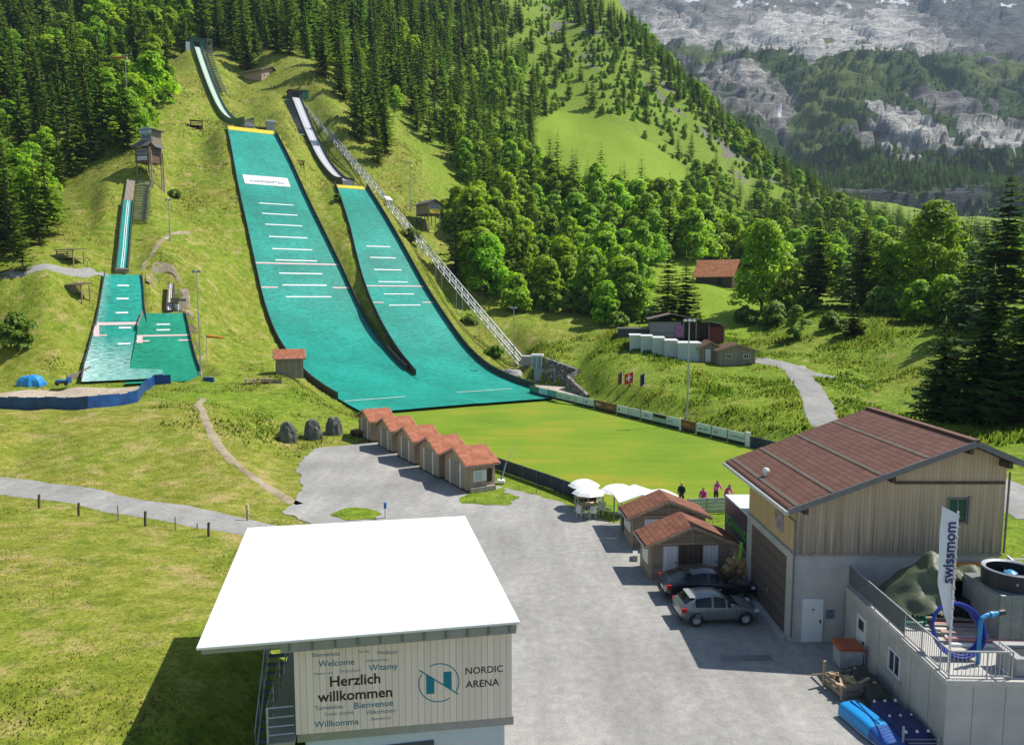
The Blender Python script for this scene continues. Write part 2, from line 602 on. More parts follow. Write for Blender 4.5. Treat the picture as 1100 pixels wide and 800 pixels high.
YARD = [(-2.4, 12), (-2.6, 31), (-6, 33), (-8, 40), (-8.5, 46), (-17.2, 53.6), (-17.6, 61), (-20.6, 68.5), (-21.2, 77), (-15, 80.5), (-9, 70), (-2, 62), (3, 57), (7, 51), (12, 50), (13.2, 44), (13.2, 33.4), (15.6, 33.4), (15.6, 24.6), (26, 24.2), (26, 12)]
PADW = [(585, 384.5, 133.5), (604, 391.5, 131.0), (619, 397, 129.0), (608, 404, 125.5), (630, 424.5, 114.5)]
PAD = [tuple(at(585, 400, 133)[:2]), tuple(at(604, 400, 130.5)[:2]), tuple(at(618.5, 400, 128.6)[:2]), tuple(at(607.5, 405, 125.2)[:2]), tuple(at(629, 425, 114.2)[:2]), (8.6, 114.2), (4.6, 122.0), (4.2, 128), tuple(at(574, 405, 136)[:2])]
LAWN = [(-20.4, 101.0), (9.0, 117.0), (26.4, 78.2), (30, 66), (19, 54), (7.4, 52.6), (3.4, 60.5), (-1.2, 67.4), (-7, 74), (-11.5, 82), (-15, 92)]


def ground(X, Y, fine=True):
    """height of the natural ground (vectorised)"""
    X, Y = np.atleast_1d(np.asarray(X, float)), np.atleast_1d(np.asarray(Y, float))
    q = warp(X, Y).reshape(-1, 2)
    z = np.empty(len(q))
    for i in range(0, len(q), 20000):
        s = q[i:i + 20000]
        d = _phi(np.linalg.norm(s[:, None] - _q[None], axis=-1))
        z[i:i + 20000] = d @ _w[:-3] + _w[-3] + s @ _w[-2:]
    z = z.reshape(X.shape)
    flat = np.minimum(polydist(X, Y, YARD), polydist(X, Y, LAWN))
    k = smooth01(flat / 5.0)
    dist = np.hypot(X, Y)
    if fine:
        amp = np.clip((dist - 30) / 200, 0, 1)
        z = z + k * (fbm(X / 6, Y / 6, 3, 3) * .12 + amp * fbm(X / 24, Y / 24, 4, 5) * .9 + np.clip((dist - 220) / 300, 0, 1) * fbm(X / 60, Y / 60, 4, 9) * 4)
    z = z * k - 0.05 * (1 - k)
    # cut the ground down to the jumps
    prot = np.zeros(z.shape)
    for h, blend in ((H1, 7.0), (H2, 6.0), (HA, 3.0), (HB, 2.5)):
        s, t = h.st(X, Y)
        s0, s1 = h.land[0, 0], h.land[-1, 0]
        sc = np.clip(s, s0, s1)
        wl, wr = h.w(sc)
        e = np.maximum(np.maximum(wl - t, t - wr), 0)
        es = np.maximum(s0 - s, s - s1)
        e = np.hypot(e, np.maximum(es, 0))
        w = (1 - smooth01((e - .6) / blend)) * (1 - prot)
        z = z + (h.z(sc) - .45 + .6 * smooth01((e - .2) / .6) * smooth01((s - s0 - 3) / 12) - z) * w
        prot = np.maximum(prot, 1 - smooth01((e - .5) / 2.2))
        # under the inrun
        i0, i1 = h.inrun[0, 0], h.inrun[-1, 0]
        sc = np.clip(s, i0, i1)
        tc = np.interp(sc, h.inrun[:, 0], h.inrun[:, 2]) if h.inrun.shape[1] > 2 else 0
        e = np.hypot(np.maximum(np.abs(t - tc) - 1.8, 0), np.maximum(np.maximum(i0 + min(6, .15 * (i1 - i0)) - s, s - i1), 0))
        w = (1 - smooth01(e / (blend + 2))) * (1 - prot)
        z = z + (h.zin(sc) - 1.0 - z) * w
        prot = np.maximum(prot, 1 - smooth01((e - .3) / 1.5))
    kp = 1 - smooth01(polydist(X, Y, PAD) / 1.3)
    z = z + (.25 - z) * kp
    return np.where(flat < .4, np.minimum(z, -.05), z)


def hit(px, py, lo=30.0, hi=140.0):
    """where a sight line meets the ground"""
    for _ in range(36):
        m = (lo + hi) / 2
        q = at(px, py, m)
        if q.z > g1(q.x, q.y):
            lo = m
        else:
            hi = m
    q = at(px, py, lo)
    return Vector((q.x, q.y, g1(q.x, q.y)))


def g1(x, y):
    return float(ground(x, y)[0])


def on(px, py, Y):
    """a point of the ground on a sight line, at about distance Y"""
    p = at(px, py, Y)
    return Vector((p.x, p.y, g1(p.x, p.y)))
# ------------------------------------------------------------------ camera, sun, sky
cam = bpy.data.cameras.new('camera')
cam.sensor_width = 36
cam.lens = 36 * FPX / 1100
cam.clip_end = 20000
camo = bpy.data.objects.new('camera', cam)
COL.objects.link(camo)
camo.location = (0, 0, CAMH)
camo.rotation_euler = (PI / 2 - PITCH, 0, 0)
SC.camera = camo
SC.view_settings.view_transform = 'Standard'
SC.view_settings.look = 'None'
SC.view_settings.exposure = 0.55
SC.view_settings.gamma = 1
SC.render.engine = 'CYCLES'
SC.cycles.max_bounces = 6
SC.cycles.diffuse_bounces = 3
SC.cycles.glossy_bounces = 2
SC.cycles.transmission_bounces = 3
SC.cycles.transparent_max_bounces = 6
SC.cycles.volume_bounces = 0
SC.cycles.use_denoising = True

SUN = Vector((.65, .25, 1)).normalized()
sl = bpy.data.lights.new('sun', 'SUN')
sl.energy = 4.8
sl.angle = R(.53)
sl.color = (1, .955, .88)
so = bpy.data.objects.new('sun', sl)
COL.objects.link(so)
so.location = (60, 20, 90)
so.rotation_euler = SUN.to_track_quat('Z', 'Y').to_euler()
w = bpy.data.worlds.new('World')
SC.world = w
w.use_nodes = True
nt = w.node_tree
sky = nt.nodes.new('ShaderNodeTexSky')
sky.sky_type = 'NISHITA'
sky.sun_disc = False
sky.sun_elevation = math.asin(SUN.z)
sky.sun_rotation = math.atan2(SUN.x, SUN.y)
sky.altitude = 1200
nt.links.new(sky.outputs[0], nt.nodes['Background'].inputs[0])
nt.nodes['Background'].inputs[1].default_value = 0.10

# ------------------------------------------------------------------ ground sheet
NU, NV = 420, 440
us = np.linspace(-1.25, 1.25, NU)
vs = np.linspace(math.log(9.0), math.log(880.0), NV)
Yp = np.exp(vs)[:, None] + 0 * us[None]
GX, GY = us[None] * Yp, Yp - Y0
GZ = ground(GX, GY)


def np_grid_mesh(name, X, Y, Z, attrs=None):
    nr, nc = X.shape
    me = bpy.data.meshes.new(name)
    co = np.stack([X, Y, Z], -1).reshape(-1, 3).astype(np.float32)
    i = np.arange(nr - 1)[:, None] * nc + np.arange(nc - 1)[None]
    q = np.stack([i, i + 1, i + nc + 1, i + nc], -1).reshape(-1, 4)
    me.vertices.add(len(co))
    me.vertices.foreach_set('co', co.ravel())
    me.loops.add(q.size)
    me.loops.foreach_set('vertex_index', q.ravel().astype(np.int32))
    me.polygons.add(len(q))
    me.polygons.foreach_set('loop_start', np.arange(0, q.size, 4, dtype=np.int32))
    me.polygons.foreach_set('use_smooth', np.ones(len(q), bool))
    for k, a in (attrs or {}).items():
        at_ = me.attributes.new(k, 'FLOAT', 'POINT')
        at_.data.foreach_set('value', np.ascontiguousarray(a, dtype=np.float32).ravel())
    me.update()
    me.validate()
    return me


def sheet(name, me, mat, kind='structure'):
    me.materials.append(mat)
    o = bpy.data.objects.new(name, me)
    COL.objects.link(o)
    o['kind'] = kind
    return o


def attr(nt, name):
    a = nt.nodes.new('ShaderNodeAttribute')
    a.attribute_name = name
    return a.outputs['Fac']


def meadow_material():
    m, nt, b = new_mat('meadow')
    v = coords(nt)
    n1 = noise(nt, v, .11, 6, .6)
    n2 = noise(nt, v, .9, 6, .65)
    n3 = noise(nt, v, 4.5, 4, .7)
    lush = ramp(nt, n2, [(.32, (.08, .145, .010)), (.5, (.145, .225, .014)), (.68, (.23, .29, .030))]).outputs[0]
    dry = ramp(nt, n2, [(.30, (.12, .15, .016)), (.5, (.215, .225, .030)), (.70, (.35, .31, .085))]).outputs[0]
    d = attr(nt, 'dry')
    ad = N(nt, 'ShaderNodeMath', operation='MULTIPLY_ADD')
    nt.links.new(n1, ad.inputs[0])
    ad.inputs[1].default_value = 2.4
    ad.inputs[2].default_value = -1.2
    a2 = N(nt, 'ShaderNodeMath', operation='ADD')
    a2.use_clamp = True
    nt.links.new(ad.outputs[0], a2.inputs[0])
    nt.links.new(d, a2.inputs[1])
    c = mixc(nt, a2.outputs[0], lush, dry)
    n4 = noise(nt, v, .38, 7, .68)
    st_ = N(nt, 'ShaderNodeMath', operation='MULTIPLY_ADD')
    nt.links.new(d, st_.inputs[0])
    st_.inputs[1].default_value = .11
    nt.links.new(n4, st_.inputs[2])
    sm_ = ramp(nt, st_.outputs[0], [(.60, (0, 0, 0)), (.74, (.85, .85, .85))]).outputs[0]
    c = mixc(nt, sm_, c, (.40, .31, .13))
    fine = ramp(nt, n3, [(.32, (.66, .68, .62)), (.5, (1.12, 1.12, 1.1)), (.68, (1.42, 1.4, 1.34))]).outputs[0]
    c = mixc(nt, 1.0, c, fine, 'MULTIPLY')
    lm = ramp(nt, attr(nt, 'lime'), [(.2, (0, 0, 0)), (.9, (1, 1, 1))]).outputs[0]
    c = mixc(nt, lm, c, ramp(nt, n2, [(.3, (.17, .27, .016)), (.7, (.26, .36, .028))]).outputs[0])
    # bare earth / scree and rock outcrops on the hillside
    rk = attr(nt, 'rock')
    nr_ = noise(nt, v, .05, 6, .62)
    rm = N(nt, 'ShaderNodeMath', operation='ADD')
    nt.links.new(rk, rm.inputs[0])
    nt.links.new(nr_, rm.inputs[1])
    rmask = ramp(nt, rm.outputs[0], [(.98, (0, 0, 0)), (1.1, (1, 1, 1))]).outputs[0]
    rock = ramp(nt, n2, [(.3, (.10, .095, .075)), (.7, (.27, .25, .20))]).outputs[0]
    c = mixc(nt, rmask, c, rock)
    nt.links.new(c, b.inputs['Base Color'])
    b.inputs['Roughness'].default_value = .9
    b.inputs['Specular IOR Level'].default_value = .15
    bump(nt, b, n3, .9, .22)
    return m


def dryness(X, Y):
    px, py = proj_np(X, Y, np.zeros_like(X) + 0)
    d = np.full(X.shape, .15)
    left = smooth01((-X - 8) / 10) * smooth01((95 - Y) / 20)
    d += left * .62
    s, t = H1.st(X, Y)
    slope = smooth01((s - 0) / 25) * smooth01((t + 75) / 20) * smooth01((60 - t) / 12)
    d += slope * .38
    s2, t2 = H1.st(X, Y)
    mead = smooth01((Y - 300) / 40)
    d -= mead * .45
    return d


rk = np.zeros_like(GX)
ppx, ppy = proj_np(GX, GY, GZ)
for poly, wgt in (([(560, 0), (640, 20), (720, 70), (800, 150), (880, 200), (960, 245), (900, 260), (800, 200), (700, 110), (600, 60)], .42), ([(150, 280), (200, 290), (215, 400), (165, 330)], .34)):
    rk = np.where(inpoly(ppx, ppy, poly) & (GY > 90), wgt, rk)
dry = dryness(GX, GY)
lime = np.zeros_like(GX)
for poly in ([(575, 178), (577, 138), (596, 122), (640, 124), (702, 158), (742, 190), (724, 216), (690, 210), (650, 203), (610, 192)], [(686, 294), (735, 283), (800, 285), (818, 322), (838, 352), (790, 364), (690, 356)]):
    lime = np.maximum(lime, (1 - smooth01(polydist(ppx, ppy, poly) / 5)) * (GY > 120))
gme = np_grid_mesh('ground', GX, GY, GZ, {'dry': dry, 'rock': rk, 'lime': lime})
M_MEADOW = meadow_material()
sheet('ground', gme, M_MEADOW)


# ------------------------------------------------------------------ draped sheets (roads, paths, yard, lawn)
def drape_poly(name, poly, mat, lift, step=.6, jag=0.0, seed=1):
    """flat-ish area following the ground, its edge a little uneven"""
    pts = []
    n = len(poly)
    rnd = random.Random(seed)
    for i in range(n):
        a, b = Vector(poly[i][:2]), Vector(poly[(i + 1) % n][:2])
        k = max(1, int((b - a).length / step))
        for j in range(k):
            p = a.lerp(b, j / k)
            nn = (b - a).normalized()
            off = (vnoise(p.x / 1.7, p.y / 1.7, seed) + .6 * vnoise(p.x / .6, p.y / .6, seed + 3)) * jag
            pts.append((p.x - nn.y * float(off), p.y + nn.x * float(off)))
    bm = bmesh.new()
    vv = [bm.verts.new((x, y, 0)) for x, y in pts]
    f = bm.faces.new(vv)
    bmesh.ops.triangulate(bm, faces=[f])
    xs, ys = [p[0] for p in pts], [p[1] for p in pts]
    for ax, lo, hi in ((0, min(xs), max(xs)), (1, min(ys), max(ys))):
        st = max(2.0, (hi - lo) / 40)
        c = lo + st
        while c < hi:
            co = (c, 0, 0) if ax == 0 else (0, c, 0)
            no = (1, 0, 0) if ax == 0 else (0, 1, 0)
            bmesh.ops.bisect_plane(bm, geom=bm.verts[:] + bm.edges[:] + bm.faces[:], plane_co=co, plane_no=no)
            c += st
    co = np.array([v.co[:] for v in bm.verts])
    z = ground(co[:, 0], co[:, 1]) + lift
    for v, h in zip(bm.verts, z):
        v.co.z = h
    bmesh.ops.recalc_face_normals(bm, faces=bm.faces)
    if sum(f.normal.z for f in bm.faces) < 0:
        bmesh.ops.reverse_faces(bm, faces=bm.faces)
    me = bpy.data.meshes.new(name)
    bm.to_mesh(me)
    bm.free()
    return sheet(name, me, mat)


def drape_strip(name, line, width, mat, lift=.05, step=.7, jag=.12, seed=2):
    """road or path: line of (x, y[, width])"""
    P = []
    for a, b in zip(line, line[1:]):
        k = max(1, int(math.hypot(b[0] - a[0], b[1] - a[1]) / step))
        for j in range(k):
            t = j / k
            wa = a[2] if len(a) > 2 else width
            wb = b[2] if len(b) > 2 else width
            P.append((a[0] + (b[0] - a[0]) * t, a[1] + (b[1] - a[1]) * t, wa + (wb - wa) * t))
    P.append((line[-1][0], line[-1][1], line[-1][2] if len(line[-1]) > 2 else width))
    P = np.array(P)
    for _ in range(6):
        P[1:-1] = (P[:-2] + P[1:-1] * 2 + P[2:]) / 4
    d = np.gradient(P[:, :2], axis=0)
    d /= np.linalg.norm(d, axis=1)[:, None] + 1e-9
    nrm = np.stack([-d[:, 1], d[:, 0]], 1)
    nc = 7
    rows = []
    for i in range(len(P)):
        row = []
        for j in range(nc):
            t = (j / (nc - 1) - .5)
            off = t * P[i, 2]
            if j in (0, nc - 1):
                off += math.copysign(1, t) * jag * float(vnoise(P[i, 0] / 1.3, P[i, 1] / 1.3, seed + j))
            row.append((P[i, 0] + nrm[i, 0] * off, P[i, 1] + nrm[i, 1] * off))
        rows.append(row)
    A = np.array(rows)
    Z = ground(A[..., 0], A[..., 1]) + lift
    Z[:, 0] -= lift * .9
    Z[:, -1] -= lift * .9
    me = np_grid_mesh(name, A[..., 0], A[..., 1], Z)
    return sheet(name, me, mat)


def gravel_mat(name, c1, c2, c3, big=.12):
    m, nt, b = new_mat(name)
    v = coords(nt)
    n1 = noise(nt, v, big, 6, .6)
    n2 = noise(nt, v, 2.2, 6, .7)
    n3 = noise(nt, v, 14, 4, .7)
    n1b = noise(nt, coords(nt, 'Object', (1.0, .22, 1)), .55, 6, .65)
    s = N(nt, 'ShaderNodeMath', operation='MULTIPLY_ADD')
    nt.links.new(n1b, s.inputs[0])
    s.inputs[1].default_value = .5
    hf = N(nt, 'ShaderNodeMath', operation='MULTIPLY')
    nt.links.new(n1, hf.inputs[0])
    hf.inputs[1].default_value = .5
    nt.links.new(hf.outputs[0], s.inputs[2])
    c = ramp(nt, s.outputs[0], [(.36, c1), (.5, c2), (.62, c3)]).outputs[0]
    f = ramp(nt, n2, [(.3, (.78, .78, .78)), (.7, (1.14, 1.14, 1.12))]).outputs[0]
    c = mixc(nt, 1, c, f, 'MULTIPLY')
    f = ramp(nt, n3, [(.3, (.72, .72, .72)), (.7, (1.2, 1.2, 1.2))]).outputs[0]
    c = mixc(nt, .8, c, f, 'MULTIPLY')
    nt.links.new(c, b.inputs['Base Color'])
    b.inputs['Roughness'].default_value = .93
    b.inputs['Specular IOR Level'].default_value = .2
    bump(nt, b, n3, .5, .03)
    return m


M_YARD = gravel_mat('yard_gravel', (.25, .243, .23), (.32, .31, .292), (.40, .385, .36))
M_ROAD = gravel_mat('road_gravel', (.235, .23, .222), (.30, .293, .28), (.37, .358, .338))
M_EARTH = gravel_mat('trodden_earth', (.22, .17, .11), (.33, .27, .18), (.42, .36, .26), .5)
M_SAND = gravel_mat('pale_sand', (.36, .30, .23), (.46, .38, .29), (.52, .45, .36), .3)


def lawn_material():
    m, nt, b = new_mat('mown_lawn')
    v = coords(nt, 'Object', (1, 1, 1))
    n1 = noise(nt, v, .09, 5, .55)
    vs_ = coords(nt, 'Object', (.06, .5, 1))
    n2 = noise(nt, vs_, 1.2, 5, .6)
    n3 = noise(nt, v, 3.5, 4, .7)
    s = N(nt, 'ShaderNodeMath', operation='MULTIPLY_ADD')
    nt.links.new(n2, s.inputs[0])
    s.inputs[1].default_value = .6
    nt.links.new(n1, s.inputs[2])
    c = ramp(nt, s.outputs[0], [(.5, (.115, .21, .015)), (.78, (.17, .26, .019)), (1.02, (.27, .27, .026))]).outputs[0]
    f = ramp(nt, n3, [(.3, (.82, .82, .82)), (.7, (1.12, 1.12, 1.12))]).outputs[0]
    c = mixc(nt, 1, c, f, 'MULTIPLY')
    nt.links.new(c, b.inputs['Base Color'])
    b.inputs['Roughness'].default_value = .9
    b.inputs['Specular IOR Level'].default_value = .12
    bump(nt, b, n3, .4, .05)
    return m


drape_poly('gravel_yard', YARD, M_YARD, .05, .3, .3, 3)
M_VERGE = M_MEADOW
for nm, pl in (('grass_verge', [(490, 534), (505, 529), (540, 524), (556, 533), (548, 541), (520, 543), (495, 541)]), ('grass_verge', [(360, 553), (372, 546), (398, 545), (412, 552), (404, 558), (375, 559)])):
    drape_poly(nm, [tuple(gz(a, b, 0)[:2]) for a, b in pl], M_VERGE, .075, .25, .45, 8)
drape_poly('lawn', LAWN, lawn_material(), .058, 1.0, .05, 5)
g = lambda px, py, z: gz(px, py, z)[:2]
ROADC = [tuple(hit(a, b)[:2]) for a, b in ((-120, 505), (-60, 512), (0, 521), (60, 530), (120, 540), (180, 550), (235, 560), (272, 567))] + [(-11, 46.5), (-5, 44)]
drape_strip('gravel_road', ROADC, 3.5, M_ROAD, .06)
PATHB = [gz(218, 428, 3.8), gz(213, 436, 3.6), gz(222, 455, 2.9), gz(237, 480, 2.0), gz(262, 502, 1.2), gz(290, 520, .6), gz(322, 540, .1)]
drape_strip('footpath', [(p.x, p.y, .9) for p in PATHB], .9, M_EARTH, .05, .4, .18)
hp = [on(-40, 338, 116), on(0, 328, 119), on(40, 315, 121), (on(80, 300, 125)), on(112, 290, 130)]
drape_strip('hillside_path', [(p.x, p.y) for p in hp], 2.2, M_ROAD, .06, .8, .3)
hp = [on(150, 294, 132), on(165, 272, 140), on(185, 258, 150), on(205, 252, 156)]
drape_strip('steep_path', [(p.x, p.y) for p in hp], .9, M_EARTH, .06, .5, .25)
hp = [on(158, 300, 130), on(170, 290, 135), on(190, 292, 136), on(200, 305, 131), on(200, 330, 123), on(205, 380, 110), on(212, 404, 105)]
drape_strip('worn_track', [(p.x, p.y) for p in hp], 1.3, M_EARTH, .06, .5, .7)
hp = [on(816, 384, 118.5), on(845, 393, 112), on(870, 402, 106), on(900, 410, 102.5), on(935, 415, 99)]
drape_strip('lane', [(hp[0].x - 14, hp[0].y + 16), (hp[0].x - 6, hp[0].y + 6)] + [(p.x, p.y, ww) for p, ww in zip(hp, (3.2, 2.6, 2.2, 1.3, .6))], 3.2, M_ROAD, .06)
hp = [on(852, 397, 111), on(866, 412, 100), on(876, 430, 90), on(886, 455, 79)]
drape_strip('lane_branch', [(p.x, p.y, 3.4) for p in hp] + [(33.4, 66), (33, 56), (31, 46), (29, 38)], 3.4, M_ROAD, .07)
SANDP = [gz(-120, 414, 4), gz(0, 417, 4), gz(75, 414, 4), gz(150, 412.5, 4), gz(165, 414, 4), gz(140, 425, 4), gz(110, 431, 4), gz(0, 429, 4), gz(-120, 428, 4)]
drape_poly('sand_outrun', [(p.x, p.y) for p in SANDP], M_SAND, .06, .8, .2, 6)


# ------------------------------------------------------------------ plastic matting
def matting(name, base, pale, worn=None):
    m, nt, b = new_mat(name)
    uv = nt.nodes.new('ShaderNodeUVMap')
    uv.uv_map = 'UVMap'

    def mp(sc):
        q = nt.nodes.new('ShaderNodeMapping')
        q.inputs['Scale'].default_value = sc
        nt.links.new(uv.outputs[0], q.inputs[0])
        return q.outputs[0]
    n1 = noise(nt, mp((.25, 1.6, 1)), 1.0, 6, .65)
    n2 = noise(nt, mp((.9, 4.2, 1)), 1.0, 6, .8)
    n3 = noise(nt, mp((.06, .06, 1)), 1.0, 4, .6)
    s = N(nt, 'ShaderNodeMath', operation='MULTIPLY_ADD')
    nt.links.new(n1, s.inputs[0])
    s.inputs[1].default_value = .6
    nt.links.new(n3, s.inputs[2])
    lo = tuple(c * .72 for c in base)
    c = ramp(nt, s.outputs[0], [(.62, lo), (.8, base), (1.0, pale)]).outputs[0]
    f = ramp(nt, n2, [(.40, (.30, .38, .38)), (.47, (.80, .84, .84)), (.54, (1.0, 1.0, 1.0)), (.62, (1.35, 1.28, 1.25))]).outputs[0]
    c = mixc(nt, .9, c, f, 'MULTIPLY')
    if worn:
        a = attr(nt, 'worn')
        wn_ = ramp(nt, n2, [(.40, (0, 0, 0)), (.62, (1, 1, 1))]).outputs[0]
        mu = N(nt, 'ShaderNodeMath', operation='MULTIPLY')
        nt.links.new(a, mu.inputs[0])
        nt.links.new(wn_, mu.inputs[1])
        c = mixc(nt, mu.outputs[0], c, worn)
    nt.links.new(c, b.inputs['Base Color'])
    b.inputs['Roughness'].default_value = .55
    b.inputs['Specular IOR Level'].default_value = .35
    bump(nt, b, n2, .5, .04)
    return m


M_MAT = matting('teal_matting', (.005, .30, .225), (.014, .40, .315), (.16, .52, .44))
M_MATW = matting('worn_teal_matting', (.005, .30, .225), (.02, .40, .315), (.58, .70, .67))
M_MATG = matting('green_matting', (.004, .27, .155), (.012, .34, .21))
M_BOARD = planks('tarred_boards', (.035, .038, .036), (.075, .078, .07), .2, 'Z')
M_BOARD2 = plain('rubber_edging', (.045, .055, .055), .7, var=.3)
M_YEL = plain('yellow_paint', (.78, .56, .03), .5)
M_WHT = plain('white_paint', (.78, .79, .78), .5, var=.08)
M_PNK = plain('pale_red_line', (.70, .50, .48), .5, var=.1)
M_STEEL = plain('galvanised_steel', (.42, .44, .45), .45, .6, var=.15)
M_DSTEEL = plain('dull_steel', (.23, .25, .26), .5, .5, var=.2)
M_CONC = stone_like('concrete', (.30, .295, .28), (.42, .41, .39), 1.2, .25)
M_TIMBER = planks('weathered_timber', (.20, .165, .125), (.33, .28, .22), .16, 'XY')
M_DTIMBER = planks('dark_timber', (.075, .055, .04), (.14, .105, .08), .16, 'XY')
M_SILVER = plain('ice_grey_track', (.52, .52, .53), .45, .1, var=.1)
M_PALEG = plain('pale_green_track', (.44, .56, .42), .5, var=.1)
M_GRN = plain('green_cladding', (.05, .15, .09), .6, var=.2)


def hill_mats(h, s0, s1, mat, root, n=70, nt_=16, lift=0.0, tl=None, wornf=None):
    S = np.linspace(s0, s1, n)
    rows, uvs, wn = [], [], []
    L = 0
    pz = None
    for i, s in enumerate(S):
        z = float(h.z(s))
        wl, wr = h.w(s)
        if tl is not None:
            wl = max(wl, tl(s))
        if pz is not None:
            L += math.hypot(S[i] - S[i - 1], z - pz)
        pz = z
        rows.append([h.pt(s, wl + (wr - wl) * j / (nt_ - 1), z + lift) for j in range(nt_)])
        uvs.append([(wl + (wr - wl) * j / (nt_ - 1), L) for j in range(nt_)])
        wn.append([wornf(s, j / (nt_ - 1)) if wornf else 0.0 for j in range(nt_)])
    A = np.array([[tuple(p) for p in r] for r in rows])
    me = np_grid_mesh('landing_slope', A[..., 0], A[..., 1], A[..., 2], {'worn': np.array(wn)})
    ul = me.uv_layers.new(name='UVMap')
    fl = np.array(uvs).reshape(-1, 2)
    idx = np.empty(len(me.loops), np.int32)
    me.loops.foreach_get('vertex_index', idx)
    ul.data.foreach_set('uv', fl[idx].astype(np.float32).ravel())
    me.materials.append(mat)
    o = bpy.data.objects.new('landing_slope', me)
    COL.objects.link(o)
    o.parent = root
    return o


def edge_board(h, s0, s1, side, root, H=1.0, th=.14, n=50, mat=None, low=.5, tl=None, Hf=None):
    S = np.linspace(s0, s1, n)
    rows = []
    for s in S:
        z = float(h.z(s))
        wl, wr = h.w(s)
        t = wl if side < 0 else wr
        if tl is not None and side < 0:
            t = max(t, tl(s))
        hh = Hf(s) if Hf else H
        rows.append([h.pt(s, t, z - low), h.pt(s, t, z + hh), h.pt(s, t + side * th, z + hh), h.pt(s, t + side * th, z - low), h.pt(s, t, z - low)])
    m = MB().grid(rows)
    a, b = [tuple(p) for p in rows[0][:4]], [tuple(p) for p in rows[-1][:4]]
    m.add(a, [(0, 1, 2, 3)])
    m.add(b, [(0, 3, 2, 1)])
    return m.build('edge_board', mat or M_BOARD, root)


def cross_line(h, s, t0, t1, mat, root, wd=.28, name='distance_line'):
    m = MB()
    k = max(2, int((t1 - t0) / 1.5))
    for up in (.05,):
        rows = []
        for ss in (s - wd / 2, s + wd / 2):
            rows.append([h.pt(ss, t0 + (t1 - t0) * j / k, float(h.z(ss)) + up) for j in range(k + 1)])
        m.grid(rows)
    return m.build(name, mat, root)


def s_of(h, py, px):
    """station whose axis point appears at picture height py"""
    lo, hi = h.land[0, 0], h.land[-1, 0]
    for _ in range(40):
        m = (lo + hi) / 2
        p = h.pt(m, 0, float(h.z(m)))
        y = float(proj_np(np.array(p.x), np.array(p.y), np.array(p.z))[1])
        if y > py:
            lo = m
        else:
            hi = m
    return (lo + hi) / 2


def inrun_track(h, root, s0, s1, wd, track_mat, wallH, wall_mat, z=None, n=50, under=True, tcf=None, base_mat=None, rail=True):
    z = z or (lambda s: float(h.zin(s)))
    tcf = tcf or (lambda s: 0.0)
    S = np.linspace(s0, s1, n)
    rows = [[h.pt(s, tcf(s) - wd / 2, z(s)), h.pt(s, tcf(s) + wd / 2, z(s))] for s in S]
    m = MB().grid(rows)
    m.build('inrun_track', track_mat, root)
    # two worn grooves
    g_ = MB()
    for o in (-.16, .16):
        g_.grid([[h.pt(s, tcf(s) + o - .06, z(s) + .012), h.pt(s, tcf(s) + o + .06, z(s) + .012)] for s in S])
    g_.build('ski_groove', M_WHT, root)
    for side in (-1, 1):
        r = []
        for s in S:
            t = tcf(s) + side * wd / 2
            r.append([h.pt(s, t, z(s) - 1.0), h.pt(s, t, z(s) + wallH), h.pt(s, t + side * .12, z(s) + wallH), h.pt(s, t + side * .12, z(s) - 1.0), h.pt(s, t, z(s) - 1.0)])
        mm = MB().grid(r)
        mm.add([tuple(p) for p in r[0][:4]], [(0, 1, 2, 3)])
        mm.add([tuple(p) for p in r[-1][:4]], [(0, 3, 2, 1)])
        mm.build('side_wall', wall_mat, root)
    if under:
        r = []
        for s in S:
            a, b = tcf(s) - wd / 2 + .03, tcf(s) + wd / 2 - .03
            r.append([h.pt(s, a, z(s) - .04), h.pt(s, b, z(s) - .04), h.pt(s, b, z(s) - 2.0), h.pt(s, a, z(s) - 2.0), h.pt(s, a, z(s) - .04)])
        mm = MB().grid(r)
        mm.add([tuple(p) for p in r[0][:4]], [(0, 1, 2, 3)])
        mm.add([tuple(p) for p in r[-1][:4]], [(0, 3, 2, 1)])
        mm.build('inrun_base', base_mat or M_CONC, root)


# ---- the large jump
p = H1.pt(0, 0, 0)
j1 = thing('ski_jump', 'largest ski jump, long teal landing slope with a white banner near its top', 'ski jump', (0, 0, 0), group='ski jumps on the hillside')
h2_left = lambda s: -99.0
hill_mats(H1, -1.9, 106.6, M_MAT, j1, 90, 20)
edge_board(H1, 11, 106.4, -1, j1, 1.0)
# the right board ends where both outruns meet
edge_board(H1, 26.5, 106.4, 1, j1, 1.15)
for s in (219.5, 230.5, 242, 255, 268, 280, 294, 306.5, 319):
    ss = s_of(H1, s, 0)
    wl, wr = H1.w(ss)
    cross_line(H1, ss, wl * .5, wr * .5, M_WHT, j1)
ss = s_of(H1, 283.5, 0)
wl, wr = H1.w(ss)
cross_line(H1, ss, wl + .1, wr - .1, M_PNK, j1, .35, 'limit_line')
ss = s_of(H1, 309, 0)
wl, wr = H1.w(ss)
for a, b in ((wl + .1, wl * .62), (wr * .62, wr - .1)):
    cross_line(H1, ss, a, b, M_PNK, j1, .3, 'limit_line')
# take-off
MB().grid([[H1.pt(s, t, float(H1.z(s)) + .07) for t in np.linspace(-5.6, 6.0, 9)] for s in (106.0, 106.7, 107.4)]).build('yellow_strip', M_YEL, j1)
inrun_track(H1, j1, 108, 188, 2.3, M_PALEG, .8, M_GRN)
m = MB()
for t in np.linspace(-1.1, 1.1, 5):
    m.bar(H1.pt(108.2, t, 59.5), H1.pt(108.2, t, 62.9), .14)
m.bar(H1.pt(108.1, -1.3, 62.75), H1.pt(108.1, 1.3, 62.75), .3)
m.bar(H1.pt(108.1, -1.3, 61.2), H1.pt(108.1, 1.3, 61.2), .2)
m.build('takeoff_support', M_TIMBER, j1)
